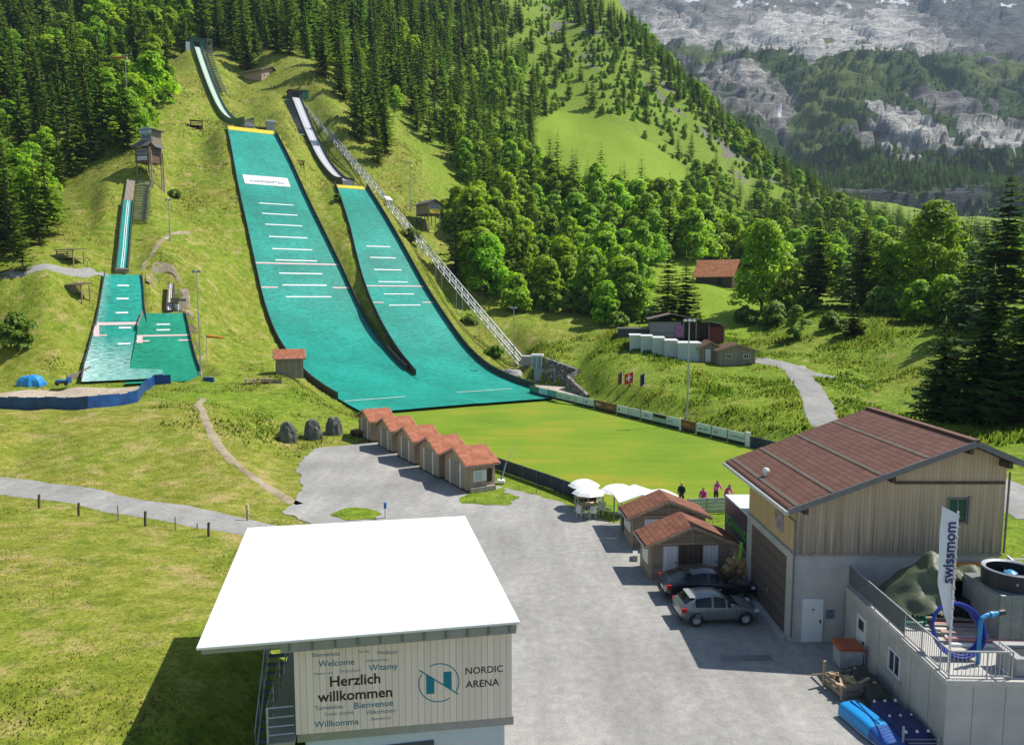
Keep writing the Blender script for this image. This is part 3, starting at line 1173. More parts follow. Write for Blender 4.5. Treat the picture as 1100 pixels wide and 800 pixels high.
# stairs beside the upper inrun
m = MB()
for s in np.arange(160, 187, 1.1):
    z = float(H1.zin(s))
    m.bar(H1.pt(s, 1.5, z + .25), H1.pt(s, 4.0, z + .25), .7, .15)
for t in (1.45, 4.05):
    m.tube([H1.pt(s, t, float(H1.zin(s)) + 1.1) for s in np.linspace(160, 187, 10)], .05, 5)
    for s in np.linspace(160, 187, 10):
        m.bar(H1.pt(s, t, float(H1.zin(s)) - .8), H1.pt(s, t, float(H1.zin(s)) + 1.1), .07)
m.build('stair', M_DSTEEL, j1)

# ---- the middle jump
j2 = thing('ski_jump', 'second largest ski jump, narrower teal landing slope with silver inrun beside the lift', 'ski jump', (0, 0, 0), group='ski jumps on the hillside')


def tl2(s):
    # left limit: lap under the right edge of the large jump's mats
    t = -8.0
    for _ in range(4):
        q = H2.pt(s, t, 0)
        s1_, t1_ = H1.st(q.x, q.y)
        t += float(H1.w(max(s1_, -2))[1]) - t1_
    return t - .35 if s1_ < 27.5 else -99


hill_mats(H2, -93.8, -1.4, M_MAT, j2, 110, 16, -.012, tl2)
edge_board(H2, -68.6, -1.6, -1, j2, 1.0)
edge_board(H2, -83.5, -1.6, 1, j2, 1.15)
for s in (265, 277, 290, 303, 316, 328):
    ss = s_of(H2, s, 0)
    wl, wr = H2.w(ss)
    cross_line(H2, ss, wl * .5, wr * .5, M_WHT, j2)
ss = s_of(H2, 307.5, 0)
wl, wr = H2.w(ss)
cross_line(H2, ss, wl + .1, wr - .1, M_PNK, j2, .35, 'limit_line')
ss = s_of(H2, 325, 0)
wl, wr = H2.w(ss)
for a, b in ((wl + .1, wl * .62), (wr * .62, wr - .1)):
    cross_line(H2, ss, a, b, M_PNK, j2, .3, 'limit_line')
cross_line(H1, 8.6, -8.2, 1.8, M_WHT, j1, .25, 'outrun_line')
cross_line(H2, -82.6, -5.4, 5.0, M_WHT, j2, .25, 'outrun_line')
MB().grid([[H2.pt(s, t, float(H2.z(s)) + .07) for t in np.linspace(-3.6, 3.9, 7)] for s in (-2.8, -2.1, -1.5)]).build('yellow_strip', M_YEL, j2)
inrun_track(H2, j2, .5, 61.8, 3.0, M_SILVER, .7, M_BOARD2, base_mat=M_CONC)
m = MB()
for t in np.linspace(-1.5, 1.5, 5):
    m.bar(H2.pt(.8, t, 44.0), H2.pt(.8, t, 46.6), .14)
m.bar(H2.pt(.7, -1.7, 46.5), H2.pt(.7, 1.7, 46.5), .3)
m.build('takeoff_support', M_TIMBER, j2)
m = MB()
for s in np.arange(42, 60.5, 1.0):
    z = float(H2.zin(s))
    m.bar(H2.pt(s, -4.0, z + .1), H2.pt(s, -1.7, z + .1), .95, .12)
m.obox(H2.pt(51, -2.9, float(H2.zin(51)) - .9), (*H2.v, 0), (Vector((*H2.u, .77))).normalized(), (Vector((*(-H2.u * .77), 1))).normalized(), 1.15, 12.0, .7)
m.build('stair', M_DSTEEL, j2)

# ---- the two small jumps
j3 = thing('ski_jump', 'small ski jump with a long narrow teal inrun and pale worn lower slope', 'ski jump', (0, 0, 0), group='ski jumps on the hillside')
hsA = HA.land[:, 0]
hill_mats(HA, hsA[0], hsA[-1], M_MATW, j3, 40, 14, 0, None, lambda s, j: float(smooth01((15 - (s - hsA[0])) / 9) * (1.0 - .7 * j)) + .5 * max(0, .22 - j) * 4)
edge_board(HA, hsA[0] + .3, hsA[-1] - .1, -1, j3, .55, .1, 30)
edge_board(HA, s_of(HA, 348, 0), hsA[-1] - .1, 1, j3, .55, .1, 20)
for py in (307, 321, 336, 352, 369):
    ss = s_of(HA, py, 0)
    wl, wr = HA.w(ss)
    c = (wl + wr) / 2
    cross_line(HA, ss, c - .9, c + .9, M_WHT, j3, .32)
ss = s_of(HA, 347.5, 0)
wl, wr = HA.w(ss)
cross_line(HA, ss, wl + .1, wr - .1, M_PNK, j3, .6, 'limit_line')
ss2 = s_of(HA, 359.5, 0)
wl, wr = HA.w(ss2)
cross_line(HA, ss2, wl + .1, wl + 2, M_PNK, j3, .3, 'limit_line')
cross_line(HA, ss2, wr - 2, wr - .1, M_PNK, j3, .3, 'limit_line')
cross_line(HA, ss - 1.6, wr - .8, wr - .1, M_PNK, j3, 2.6, 'limit_line')
cross_line(HA, ss - 1.6, wl + .1, wl + .9, M_PNK, j3, 2.6, 'limit_line')
tcA = lambda s: float(np.interp(s, HA.inrun[:, 0], HA.inrun[:, 2]))
sA0, sA1 = HA.inrun[0, 0], HA.inrun[-1, 0]
sA2 = sA0 + (sA1 - sA0) * .76
inrun_track(HA, j3, sA0, sA2, 1.7, M_MAT if False else plain('teal_inrun', (.012, .26, .21), .5, var=.25, scale=2), .45, M_BOARD2, None, 30, True, tcA, M_TIMBER)
m = MB().grid([[HA.pt(s, tcA(s) + t, float(HA.zin(s)) + .02) for t in (-.8, .8)] for s in np.linspace(sA2 + .05, sA1, 12)])
m.build('upper_ramp', M_TIMBER, j3)
m = MB()
for i, s in enumerate(np.linspace(sA0 + (sA1 - sA0) * .56, sA1 - .5, 24)):
    z = float(HA.zin(s))
    m.bar(HA.pt(s, tcA(s) + 1.3, z + .1), HA.pt(s, tcA(s) + 4.0, z + .1), .42, .12)
m.build('stair', M_DSTEEL, j3)
MB().grid([[HA.pt(s, tcA(sA0) + t, float(HA.zin(sA0)) - .25) for t in (-1.2, 1.2)] for s in (sA0 - .9, sA0 - .1)]).build('orange_strip', plain('orange_paint', (.55, .22, .06), .6), j3)
MB().box(-1.1, 1.1, -.1, .1, -1.2, .05).build('takeoff_support', M_CONC, j3, HA.pt(sA0 - .1, tcA(sA0), float(HA.zin(sA0))), math.atan2(HA.v[1], HA.v[0]))

j4 = thing('ski_jump', 'smallest ski jump, short wide bright green slope with a stubby grey inrun', 'ski jump', (0, 0, 0), group='ski jumps on the hillside')
hsB = HB.land[:, 0]
hill_mats(HB, hsB[0], hsB[-1], M_MATG, j4, 30, 12, .01)
edge_board(HB, hsB[0], hsB[-1], 1, j4, .6, .1, 30)
edge_board(HB, s_of(HB, 352, 0), hsB[-1], -1, j4, .5, .1, 8, M_TIMBER)
for py in (348.5, 354.5):
    ss = s_of(HB, py, 0)
    wl, wr = HB.w(ss)
    c = (wl + wr) / 2
    cross_line(HB, ss, c - 1.0, c + 1.0, M_WHT, j4, .3)
ss = s_of(HB, 360.5, 0)
wl, wr = HB.w(ss)
cross_line(HB, ss, wl + .1, wr - .1, M_PNK, j4, .35, 'limit_line')
cross_line(HB, ss - .9, wl + .1, wl + .9, M_PNK, j4, 1.6, 'limit_line')
ss = s_of(HB, 366, 0)
wl, wr = HB.w(ss)
cross_line(HB, ss, wl + .1, wl + 2.0, M_PNK, j4, .3, 'limit_line')
cross_line(HB, ss, wr - 1.8, wr - .1, M_PNK, j4, .3, 'limit_line')
tcB = lambda s: float(np.interp(s, HB.inrun[:, 0], HB.inrun[:, 2]))
inrun_track(HB, j4, HB.inrun[0, 0], HB.inrun[-1, 0], .8, M_TIMBER, .35, M_DTIMBER, None, 14, True, tcB, M_DTIMBER)
m = MB()
for s in np.linspace(HB.inrun[0, 0] + .5, HB.inrun[-1, 0] - 1.5, 12):
    m.bar(HB.pt(s, tcB(s) + .6, float(HB.zin(s)) - .3), HB.pt(s, tcB(s) + 1.9, float(HB.zin(s)) - .3), .3, .1)
m.build('stair', M_DSTEEL, j4)
# ------------------------------------------------------------------ trees
def leaf_mat(name, c1, c2, c3, trans=.35, nsc=.5, hue=.03, val=.35):
    m, nt, b = new_mat(name)
    v = coords(nt)
    n1 = noise(nt, v, nsc, 4, .6)
    oi = nt.nodes.new('ShaderNodeObjectInfo')
    c = ramp(nt, n1, [(.3, c1), (.5, c2), (.72, c3)]).outputs[0]
    hs = nt.nodes.new('ShaderNodeHueSaturation')
    mr = N(nt, 'ShaderNodeMapRange')
    nt.links.new(oi.outputs['Random'], mr.inputs[0])
    mr.inputs[3].default_value = 1 - val
    mr.inputs[4].default_value = 1 + val
    nt.links.new(mr.outputs[0], hs.inputs['Value'])
    wn = nt.nodes.new('ShaderNodeTexWhiteNoise')
    wn.noise_dimensions = '1D'
    nt.links.new(oi.outputs['Random'], wn.inputs['W'])
    mr2 = N(nt, 'ShaderNodeMapRange')
    nt.links.new(wn.outputs['Value'], mr2.inputs[0])
    mr2.inputs[3].default_value = .5 - hue
    mr2.inputs[4].default_value = .5 + hue
    nt.links.new(mr2.outputs[0], hs.inputs['Hue'])
    nt.links.new(c, hs.inputs['Color'])
    nt.links.new(hs.outputs[0], b.inputs['Base Color'])
    b.inputs['Roughness'].default_value = .6
    b.inputs['Specular IOR Level'].default_value = .3
    tr = nt.nodes.new('ShaderNodeBsdfTranslucent')
    br = mixc(nt, 1, hs.outputs[0], (1.25, 1.3, .7), 'MULTIPLY')
    nt.links.new(br, tr.inputs[0])
    mx = nt.nodes.new('ShaderNodeMixShader')
    mx.inputs[0].default_value = trans
    nt.links.new(b.outputs[0], mx.inputs[1])
    nt.links.new(tr.outputs[0], mx.inputs[2])
    nt.links.new(mx.outputs[0], nt.nodes['Material Output'].inputs[0])
    return m


M_SPRUCE = leaf_mat('spruce_needles', (.06, .12, .02), (.12, .205, .03), (.20, .30, .055), .42, .9, .02, .32)
M_LEAF = leaf_mat('broad_leaves', (.15, .275, .012), (.26, .42, .018), (.37, .52, .035), .58, .45, .018, .25)
M_SHRUB = leaf_mat('shrub_leaves', (.10, .195, .017), (.16, .27, .026), (.23, .33, .045), .4, .8, .02, .2)
M_BARK = stone_like('bark', (.045, .035, .027), (.12, .095, .072), 6, .8)


def tri_mesh(name, V, F, mat, nrm=None):
    """V (n,3); F (m,k) all same k"""
    me = bpy.data.meshes.new(name)
    V = np.asarray(V, np.float32)
    F = np.asarray(F, np.int32)
    me.vertices.add(len(V))
    me.vertices.foreach_set('co', V.ravel())
    me.loops.add(F.size)
    me.loops.foreach_set('vertex_index', F.ravel())
    me.polygons.add(len(F))
    me.polygons.foreach_set('loop_start', np.arange(0, F.size, F.shape[1], dtype=np.int32))
    me.materials.append(mat)
    me.update()
    me.validate()
    if nrm is not None:
        me.polygons.foreach_set('use_smooth', np.ones(len(me.polygons), bool))
        me.normals_split_custom_set_from_vertices(np.asarray(nrm, np.float32))
    return me


def spruce_mesh(h, Rm, seed, nw=26, nb=7, seg=5, bare=.05, full=1.0):
    nw = int(nw * .85)
    rng = np.random.RandomState(seed)
    V, F = [], []
    lop = rng.rand() * 6.28
    for i in range(nw):
        f = (i + rng.rand() * .6) / nw
        z = h * (bare + (1 - bare) * f ** .96)
        L0 = Rm * (1 - f) ** .8 * (1 - .35 * max(0, .12 - f) / .12) + .12
        n = max(4, int(nb * (1 - .35 * f)))
        a0 = rng.rand() * 6.28
        for b in range(n):
            a = a0 + 6.283 * b / n + rng.uniform(-.3, .3)
            L = L0 * rng.uniform(.68, 1.16) * (1 + .10 * math.cos(a - lop))
            if rng.rand() < .06:
                L *= .4
            dx, dy = math.cos(a), math.sin(a)
            droop = rng.uniform(.16, .40) * L
            for k in range(seg):
                t0, t1 = k / seg, (k + 1.25) / seg
                r0, r1 = L * t0, L * t1
                z0 = z - droop * t0 ** 1.2 + .45 * L * max(0, t0 - .55)
                z1 = z - droop * min(1.1, t1) ** 1.2 + .48 * L * max(0, t1 - .55)
                wd = L * (.40 * (1 - .6 * t0)) * full
                for sgn in (-1, 1):
                    tw = rng.uniform(.7, 1.2) * wd
                    px, py = -dy * sgn, dx * sgn
                    o = len(V)
                    V += [(dx * r0, dy * r0, z0), (dx * r1, dy * r1, z1),
                          (dx * (r0 + (r1 - r0) * .9) + px * tw, dy * (r0 + (r1 - r0) * .9) + py * tw, (z0 + z1) / 2 - tw * rng.uniform(.05, .42))]
                    F.append((o, o + 1, o + 2))
    # leader
    o = len(V)
    for k in range(3):
        V.append((.13 * math.cos(2.1 * k), .13 * math.sin(2.1 * k), h * .95))
    V.append((0, 0, h * 1.03))
    F += [(o, o + 1, o + 3), (o + 1, o + 2, o + 3), (o + 2, o, o + 3)]
    Va = np.array(V)
    nn = np.stack([Va[:, 0], Va[:, 1], 0 * Va[:, 0]], -1)
    nn /= np.linalg.norm(nn, axis=1)[:, None] + .15
    nn = nn * .55 + np.array((0, 0, .95)) + rng.normal(0, .25, nn.shape)
    nn /= np.linalg.norm(nn, axis=1)[:, None]
    return tri_mesh('crown', V, F, M_SPRUCE, nn)


def leaf_quads(C, Nn, size, rng):
    """quads centred at C facing roughly Nn with random tilt"""
    n = len(C)
    d = Nn + rng.normal(0, .55, (n, 3))
    d /= np.linalg.norm(d, axis=1)[:, None] + 1e-9
    r = rng.normal(0, 1, (n, 3))
    a = np.cross(d, r)
    a /= np.linalg.norm(a, axis=1)[:, None] + 1e-9
    b = np.cross(d, a)
    s = (size * rng.uniform(.55, 1.3, n))[:, None]
    P = np.stack([C - a * s - b * s * .35, C - b * s * .8 + a * s * .25, C + a * s + b * s * .3, C + b * s * .75 - a * s * .2], 1)
    return P.reshape(-1, 3), np.arange(4 * n).reshape(n, 4)


def broad_crown(h, Rm, seed, lobes=16, leaves=150, size=.42, base=.22, mat=None, squash=1.0):
    rng = np.random.RandomState(seed)
    Cs, Ns = [], []
    lob = []
    for i in range(lobes):
        f = (i + .5) / lobes
        z = h * (base + (1 - base) * (.04 + .88 * f))
        prof = math.sin(PI * min(1, .14 + .86 * (.05 + .92 * f)) ** .85)
        a = i * 2.4 + rng.uniform(-.5, .5)
        rr = Rm * prof * rng.uniform(.30, .86)
        lr = Rm * rng.uniform(.2, .5) * (1 - .2 * f)
        lob.append((rr * math.cos(a), rr * math.sin(a), z, lr))
    for (x, y, z, lr) in lob:
        d = rng.normal(0, 1, (leaves, 3))
        d /= np.linalg.norm(d, axis=1)[:, None]
        d[:, 2] = np.where(d[:, 2] < -.35, -d[:, 2], d[:, 2])
        r = lr * (1 - np.abs(rng.normal(0, .16, leaves)) + .08 * rng.rand(leaves))
        c = d * r[:, None] * np.array((1.05, 1.05, .8 * squash)) + np.array((x, y, z))
        Cs.append(c)
        Ns.append(d * .8 + np.array((0, 0, .45)))
    C_, D_ = np.concatenate(Cs), np.concatenate(Ns)
    P, Q = leaf_quads(C_, D_, size, rng)
    nn = np.repeat(D_ + rng.normal(0, .28, D_.shape), 4, axis=0)
    nn /= np.linalg.norm(nn, axis=1)[:, None] + 1e-6
    return tri_mesh('crown', P, Q, mat or M_LEAF, nn), lob


def trunk_mesh(h, r, seed, limbs=()):
    m = MB()
    rnd = random.Random(seed)
    pts = [(rnd.uniform(-.03, .03) * h * .3 * k / 5, rnd.uniform(-.03, .03) * h * .3 * k / 5, -.6 + (h + .6) * k / 6) for k in range(7)]
    m.tube(pts, [r * 1.25] + [r * (1 - .13 * k) for k in range(1, 7)], 7)
    for (x, y, z, lr) in limbs:
        z0 = max(h * .15, z - max(abs(x), abs(y)) * .9 - lr * .4)
        m.tube([(0, 0, z0), (x * .55, y * .55, (z0 + z) / 2 + .1), (x, y, z)], [r * .42, r * .28, r * .1], 5, False)
    return m


SPR, BRD, SHR = [], [], []     # (root, nominal height) prototypes: first placed trees of each form


def spruce(name_seed, h, Rm, loc, label, group, nw=26, nb=7, seg=5, cat='tree', bare=.05, full=1.0):
    t = thing('spruce_tree', label, cat, loc, 0, group)
    me = spruce_mesh(h, Rm, name_seed, nw, nb, seg, bare, full)
    c = bpy.data.objects.new('crown', me)
    COL.objects.link(c)
    c.parent = t
    trunk_mesh(h * .85, h * .009 + .04, name_seed).build('trunk', M_BARK, t)
    return t


def broadleaf(seed, h, Rm, loc, label, group, lobes=16, leaves=150, size=.42, base=.2, mat=None, name='broadleaf_tree', cat='tree'):
    t = thing(name, label, cat, loc, 0, group)
    me, lob = broad_crown(h, Rm, seed, lobes, leaves, size, base, mat)
    c = bpy.data.objects.new('crown', me)
    COL.objects.link(c)
    c.parent = t
    trunk_mesh(h * .8, h * .016 + .05, seed, lob[:10]).build('trunk', M_BARK, t)
    return t


def zg(x, y):
    return g1(x, y) - .15


def place(p):
    return (p[0], p[1], zg(p[0], p[1]))


# single trees one can point at
G_NEAR = 'trees beside the lane and garages'
hp = on(717, 339, 146)
hero = [spruce(11, 17.0, 4.3, place(hp), 'dark spruce left of a close pair, right behind the long brown shed', 'pair of spruces by the shed', 38, 11, 6, full=1.25)]
hp = on(736, 338, 148)
hero.append(spruce(12, 15.8, 4.1, place(hp), 'dark spruce right of a close pair, nearest the red roofed hay barn', 'pair of spruces by the shed', 38, 11, 6, full=1.25))
for (px, py, Y, h, Rm, sd, lab) in (
        (1010, 452, 73, 10.6, 3.3, 13, 'slim dark spruce, leftmost of those standing right above the big barn roof'),
        (1058, 456, 70, 14.6, 4.9, 14, 'broad layered spruce, tallest of those right above the big barn roof'),
        (1096, 462, 66, 12.8, 4.6, 15, 'dark spruce cut by the right picture edge above the big barn'),
        (1076, 352, 112, 25, 6.2, 16, 'very tall dark spruce towering behind the bank at the right picture edge'),
        (1040, 345, 120, 15, 3.6, 171, 'spruce of middle height between the huge broadleaf tree and the tallest spruce'),
        (924, 338, 146, 20, 4.6, 17, 'tall full spruce left of the largest broadleaf tree on the right bank'),
        (878, 322, 152, 20.5, 4.6, 18, 'tall dark spruce with a bare lower trunk above the bushy small tree'),
        (916, 354, 124, 7.2, 2.0, 19, 'small dark spruce standing alone on the crest of the grass bank')):
    hp = on(px, py, Y)
    hero.append(spruce(sd, h, Rm, place(hp), lab, G_NEAR, 40, 11, 6, bare=.12 if sd == 18 else .03, full=1.3))
for (px, py, Y, h, Rm, sd, lab, lo, lv) in (
        (1000, 338, 140, 22, 7.5, 31, 'largest bright green broadleaf tree, standing on the right bank', 26, 240),
        (818, 345, 158, 20, 7.0, 32, 'big rounded broadleaf tree right of the red roofed hay barn', 26, 240),
        (522, 318, 178, 15, 7.0, 33, 'broad round tree close to the lower half of the lift track', 24, 220),
        (556, 328, 172, 9, 4.2, 34, 'lower round tree just right of the lift track bend', 18, 180),
        (675, 342, 160, 13, 4.6, 35, 'rounded broadleaf tree left of the spruce pair behind the white garages', 20, 200),
        (650, 346, 156, 9, 4.0, 36, 'smaller leafy tree at the left end of the white garages', 18, 180),
        (955, 333, 146, 14, 5.0, 37, 'leafy tree filling the gap left of the largest broadleaf tree', 20, 200),
        (1015, 352, 126, 8, 4.4, 38, 'low wide leafy tree at the foot of the tallest spruce', 18, 180),
        (845, 338, 150, 9, 4.0, 39, 'low leafy tree between the lane and the bare trunked spruce', 18, 180),
        (985, 348, 128, 7, 3.4, 40, 'low bushy tree on the bank crest under the largest broadleaf tree', 16, 160)):
    hp = on(px, py, Y)
    hero.append(broadleaf(sd, h, Rm, place(hp), lab, G_NEAR, int(lo * 1.5), int(lv * .8), .36, .05))
for (px, py, Y, h, Rm, sd, lab) in (
        (20, 392, 107, 5.6, 3.2, 51, 'large dark bush on the slope above the light blue tarpaulin'),
        (855, 349, 128, 6.2, 2.1, 52, 'narrow grey green bushy tree alone on the bank above the lane'),
        (893, 352, 128, 3.2, 2.3, 53, 'low dark bush left of the lone small spruce on the bank'),
        (232, 60, 287, 5, 3.0, 54, 'bright green bush behind the green start house of the largest jump'),
        (385, 140, 232, 5, 3.0, 55, 'bright bush beside the upper lift track'),
        (363, 237, 186, 1.6, 1.0, 56, 'small shrub on the grass strip between the two largest jumps'),
        (590, 336, 172, 5, 3.4, 57, 'leftmost low shrub of the row along the meadow edge below the forest'),
        (612, 338, 170, 5, 3.4, 58, 'second shrub from the left in the row along the meadow edge'),
        (630, 341, 168, 5.5, 3.4, 59, 'third shrub from the left in the row along the meadow edge'),
        (440, 262, 184, 3.0, 3.0, 60, 'bush under the judges hut on stilts beside the lift'),
        (530, 378, 150, 1.6, 2.4, 61, 'ragged low shrub under the lower lift track'),
        (505, 345, 164, 1.6, 2.2, 62, 'ragged low shrub beside the middle jump under the lift'),
        (188, 205, 168, 1.6, 1.6, 63, 'low green bush right of the small tower stair'),
        (905, 322, 160, 5, 3.4, 64, 'dense bush between the two tall spruces on the right bank'),
        (870, 330, 150, 3.0, 2.6, 65, 'bush at the foot of the bare trunked spruce'),
        (800, 350, 152, 3.6, 3.2, 66, 'bush at the left foot of the big rounded broadleaf tree'),
        (832, 350, 146, 4.2, 3.4, 67, 'bush at the right foot of the big rounded broadleaf tree'),
        (942, 338, 140, 5.0, 3.6, 68, 'dense bush left of the largest broadleaf tree'),
        (968, 342, 134, 4.6, 3.4, 69, 'bright bush right under the largest broadleaf tree'),
        (1003, 348, 126, 4.4, 3.6, 70, 'bush on the bank crest right of the largest broadleaf tree'),
        (1032, 352, 120, 4.0, 3.4, 71, 'bush left of the tallest spruce foot'),
        (700, 345, 156, 3.6, 3.0, 72, 'bush behind the flat grey shed'),
        (665, 350, 152, 2.8, 2.6, 73, 'bush at the left end of the white garages')):
    hp = on(px, py, Y)
    hero.append(broadleaf(sd, h, Rm, place(hp), lab, None, 12, 130, .32, .05, M_SHRUB, 'bush', 'bush'))

# forest prototypes: eight forms, each one is a real tree of the forest
sp_forms = [(19, 3.7), (22, 4.3), (17, 3.3), (20, 4.6), (15, 3.4)]
br_forms = [(13, 5.2), (11, 4.6), (15, 5.6), (9, 4.4)]
sp_proto, br_proto = [], []
for i, (h, r) in enumerate(sp_forms):
    sp_proto.append(spruce(100 + i, h, r, (0, 0, 0), '', None, 24, 7, 5))
for i, (h, r) in enumerate(br_forms):
    br_proto.append(broadleaf(200 + i, h, r, (0, 0, 0), '', None, 26, 105, .47, .05))

# zones of wood as seen on the photograph (foot of the trees), spacing m, share of spruce, size
P_CLEAR = [[(420, 122), (438, 135), (470, 160), (500, 190), (498, 212), (475, 215), (448, 195), (425, 165), (412, 140)],
           [(568, 182), (575, 138), (596, 120), (645, 122), (704, 156), (746, 190), (726, 218), (690, 214), (650, 206), (605, 196)],
           [(262, 100), (335, 104), (345, 70), (300, 62), (268, 64)],
           [(688, 292), (735, 284), (800, 286), (815, 320), (835, 352), (790, 362), (690, 352)]]
ZONES = [
    ('left', [(-160, 312), (0, 306), (60, 303), (95, 290), (98, 250), (78, 214), (0, 205), (-160, 205)], 4.3, .93, 1.0, 'dark spruce in the dense stand at the left picture edge'),
    ('left', [(-160, 205), (0, 205), (78, 214), (96, 178), (138, 160), (150, 130), (150, 90), (0, 80), (-160, 60)], 5.0, .42, .95, 'spruce among bright broadleaf trees on the slope left of the small tower'),
    ('left', [(-160, 60), (0, 80), (150, 90), (152, 150), (166, 122), (188, 108), (202, 78), (205, 50), (200, -80), (-160, -80)], 6.2, .8, 1.05, 'spruce on the upper slope left of the largest jump'),
    ('mid', [(216, 50), (224, 62), (262, 80), (288, 84), (300, 90), (320, 100), (345, 124), (372, 148), (398, 170), (415, 186), (425, 165), (405, 130), (420, 110), (560, 40), (560, -80), (200, -80)], 5.6, 1.25, 1.05, 'spruce in the dark wood behind the two large inruns'),
    ('mid', [(482, 240), (492, 268), (482, 296), (505, 308), (545, 322), (600, 333), (640, 342), (688, 345), (690, 322), (700, 292), (745, 284), (790, 284), (800, 262), (740, 240), (700, 222), (640, 222), (560, 225), (510, 215)], 5.4, .16, 1.0, 'spruce among the bright broadleaf trees at the foot of the mixed wood'),
    ('mid', [(420, 112), (440, 133), (500, 188), (500, 214), (510, 215), (560, 225), (640, 222), (700, 222), (700, 212), (640, 200), (575, 172), (577, 140), (596, 122), (560, 60), (470, 80)], 6.0, .66, 1.0, 'spruce in the mixed wood between the gully and the alpine meadow'),
    ('upper', [(555, -60), (560, 60), (596, 122), (640, 126), (700, 158), (740, 188), (800, 215), (890, 235), (960, 250), (920, 228), (860, 194), (800, 150), (760, 112), (720, 70), (680, 34), (640, 10), (610, -60)], 14.5, .8, .85, 'spruce scattered on the steep green slope under the crest'),
    ('upper', [(600, -20), (645, 8), (690, 36), (730, 76), (770, 114), (812, 152), (870, 192), (930, 226), (970, 246), (985, 262), (950, 258), (905, 236), (850, 206), (790, 165), (740, 118), (700, 76), (650, 40), (610, 20)], 6.5, .95, .8, 'spruce standing in the row along the crest of the hillside'),
    ('upper', [(700, 210), (740, 190), (800, 216), (890, 236), (960, 252), (960, 275), (860, 275), (780, 272), (740, 242)], 6.4, .6, .9, 'spruce on the lower slope under the crest'),
    ('right', [(930, 246), (1000, 256), (1090, 258), (1260, 258), (1260, 290), (1000, 290), (950, 284)], 6.0, .75, .85, 'spruce in the distant wood at the foot of the mountain'),
    ('right', [(790, 284), (800, 262), (860, 275), (960, 270), (1260, 278), (1260, 312), (1090, 318), (960, 316), (900, 306), (850, 308), (815, 316)], 6.0, .38, 1.05, 'spruce in the wood behind the grass bank on the right'),
]
rng = np.random.RandomState(5)
TR = []     # x, y, z, kind(0 spruce 1 broad), size, zone
cell = 3.0
AX, AY = np.meshgrid(np.arange(-330, 420, cell), np.arange(88, 740, cell))
AX = (AX + rng.uniform(-1.4, 1.4, AX.shape)).ravel()
AY = (AY + rng.uniform(-1.4, 1.4, AY.shape)).ravel()
keep = np.abs(AX) < AY * .86 + 15
AX, AY = AX[keep], AY[keep]
AZ = ground(AX, AY)
apx, apy = proj_np(AX, AY, AZ)
clear = np.zeros(AX.shape, bool)
for poly in P_CLEAR:
    clear |= inpoly(apx, apy, poly)
for h in (H1, H2, HA, HB):
    s, t = h.st(AX, AY)
    clear |= (s > h.land[0, 0] - 4) & (s < h.inrun[-1, 0] + 9) & (np.abs(t) < 13)
order = rng.permutation(len(AX))
cellmap = {}
for zi, (zn, poly, spc, con, siz, lab) in enumerate(ZONES):
    ins = inpoly(apx, apy, poly) & ~clear
    if zn in ('left', 'mid'):
        ins &= AY < 520
    clump = fbm(AX / 38, AY / 38, 3, 21 + zi)
    for i in order[ins[order]]:
        x, y = AX[i], AY[i]
        k = (int(x // 4), int(y // 4))
        sp = spc * rng.uniform(.8, 1.25)
        if zn == 'upper' and spc > 8 and clump[i] < .12:
            continue
        bad = False
        rr = int(sp // 4) + 1
        for a in range(-rr, rr + 1):
            for b in range(-rr, rr + 1):
                for (qx, qy) in cellmap.get((k[0] + a, k[1] + b), ()):
                    if (qx - x) ** 2 + (qy - y) ** 2 < sp * sp:
                        bad = True
                        break
                if bad:
                    break
            if bad:
                break
        if bad:
            continue
        cellmap.setdefault(k, []).append((x, y))
        pc = con + .55 * clump[i]
        kind = 0 if rng.rand() < pc else 1
        s_ = siz * rng.uniform(.62, 1.22)
        TR.append((x, y, AZ[i] - .2, kind, s_, zi))
# shrubs on the open upper slope
SH = []
ins = inpoly(apx, apy, ZONES[6][1]) & ~clear
cl2 = fbm(AX / 22, AY / 22, 3, 77)
for i in order[ins[order]]:
    if rng.rand() < .34 and cl2[i] > -.25:
        SH.append((AX[i], AY[i], AZ[i] - .3, rng.uniform(.13, .36)))
TRa = np.array(TR)
dist = np.hypot(TRa[:, 0], TRa[:, 1])
vis = TRa[:, 4] / dist
# keep a tree only if its top is not hidden right behind the crest
IDX = np.argsort(-vis)
NSP, NBR = 280, 220
cs = cb = 0
rest = {0: [], 1: []}
BRLAB = {'left': 'bright broadleaf tree on the wooded slope at the left', 'mid': 'bright broadleaf tree in the mixed wood right of the lift', 'upper': 'broadleaf tree on the green slope under the crest', 'right': 'bright broadleaf tree in the wood behind the right bank'}
used = set()
for i in IDX:
    x, y, z, kind, s_, zi = TRa[i]
    kind, zi = int(kind), int(zi)
    px_, py_ = proj_np(np.array(x), np.array(y), np.array(z + 8))
    infr = -15 < px_ < 1115 and py_ > -10
    if kind == 0 and cs < NSP and infr:
        pr = sp_proto[i % len(sp_proto)]
        lab, gr = ZONES[zi][5], 'spruces of the ' + ZONES[zi][0] + ' woods'
        cs += 1
    elif kind == 1 and cb < NBR and infr:
        pr = br_proto[i % len(br_proto)]
        lab, gr = BRLAB[ZONES[zi][0]], 'broadleaf trees of the ' + ZONES[zi][0] + ' woods'
        cb += 1
    else:
        rest[kind].append((x, y, z, s_))
        continue
    if pr.name in used:
        t = copy_tree(pr)
    else:
        used.add(pr.name)
        t = pr
    t.location = (x, y, z)
    t.rotation_euler = (0, 0, rng.rand() * 6.28)
    t.scale = (s_ * rng.uniform(.85, 1.15),) * 2 + (s_,)
    t['label'], t['category'], t['group'] = lab, 'tree', gr


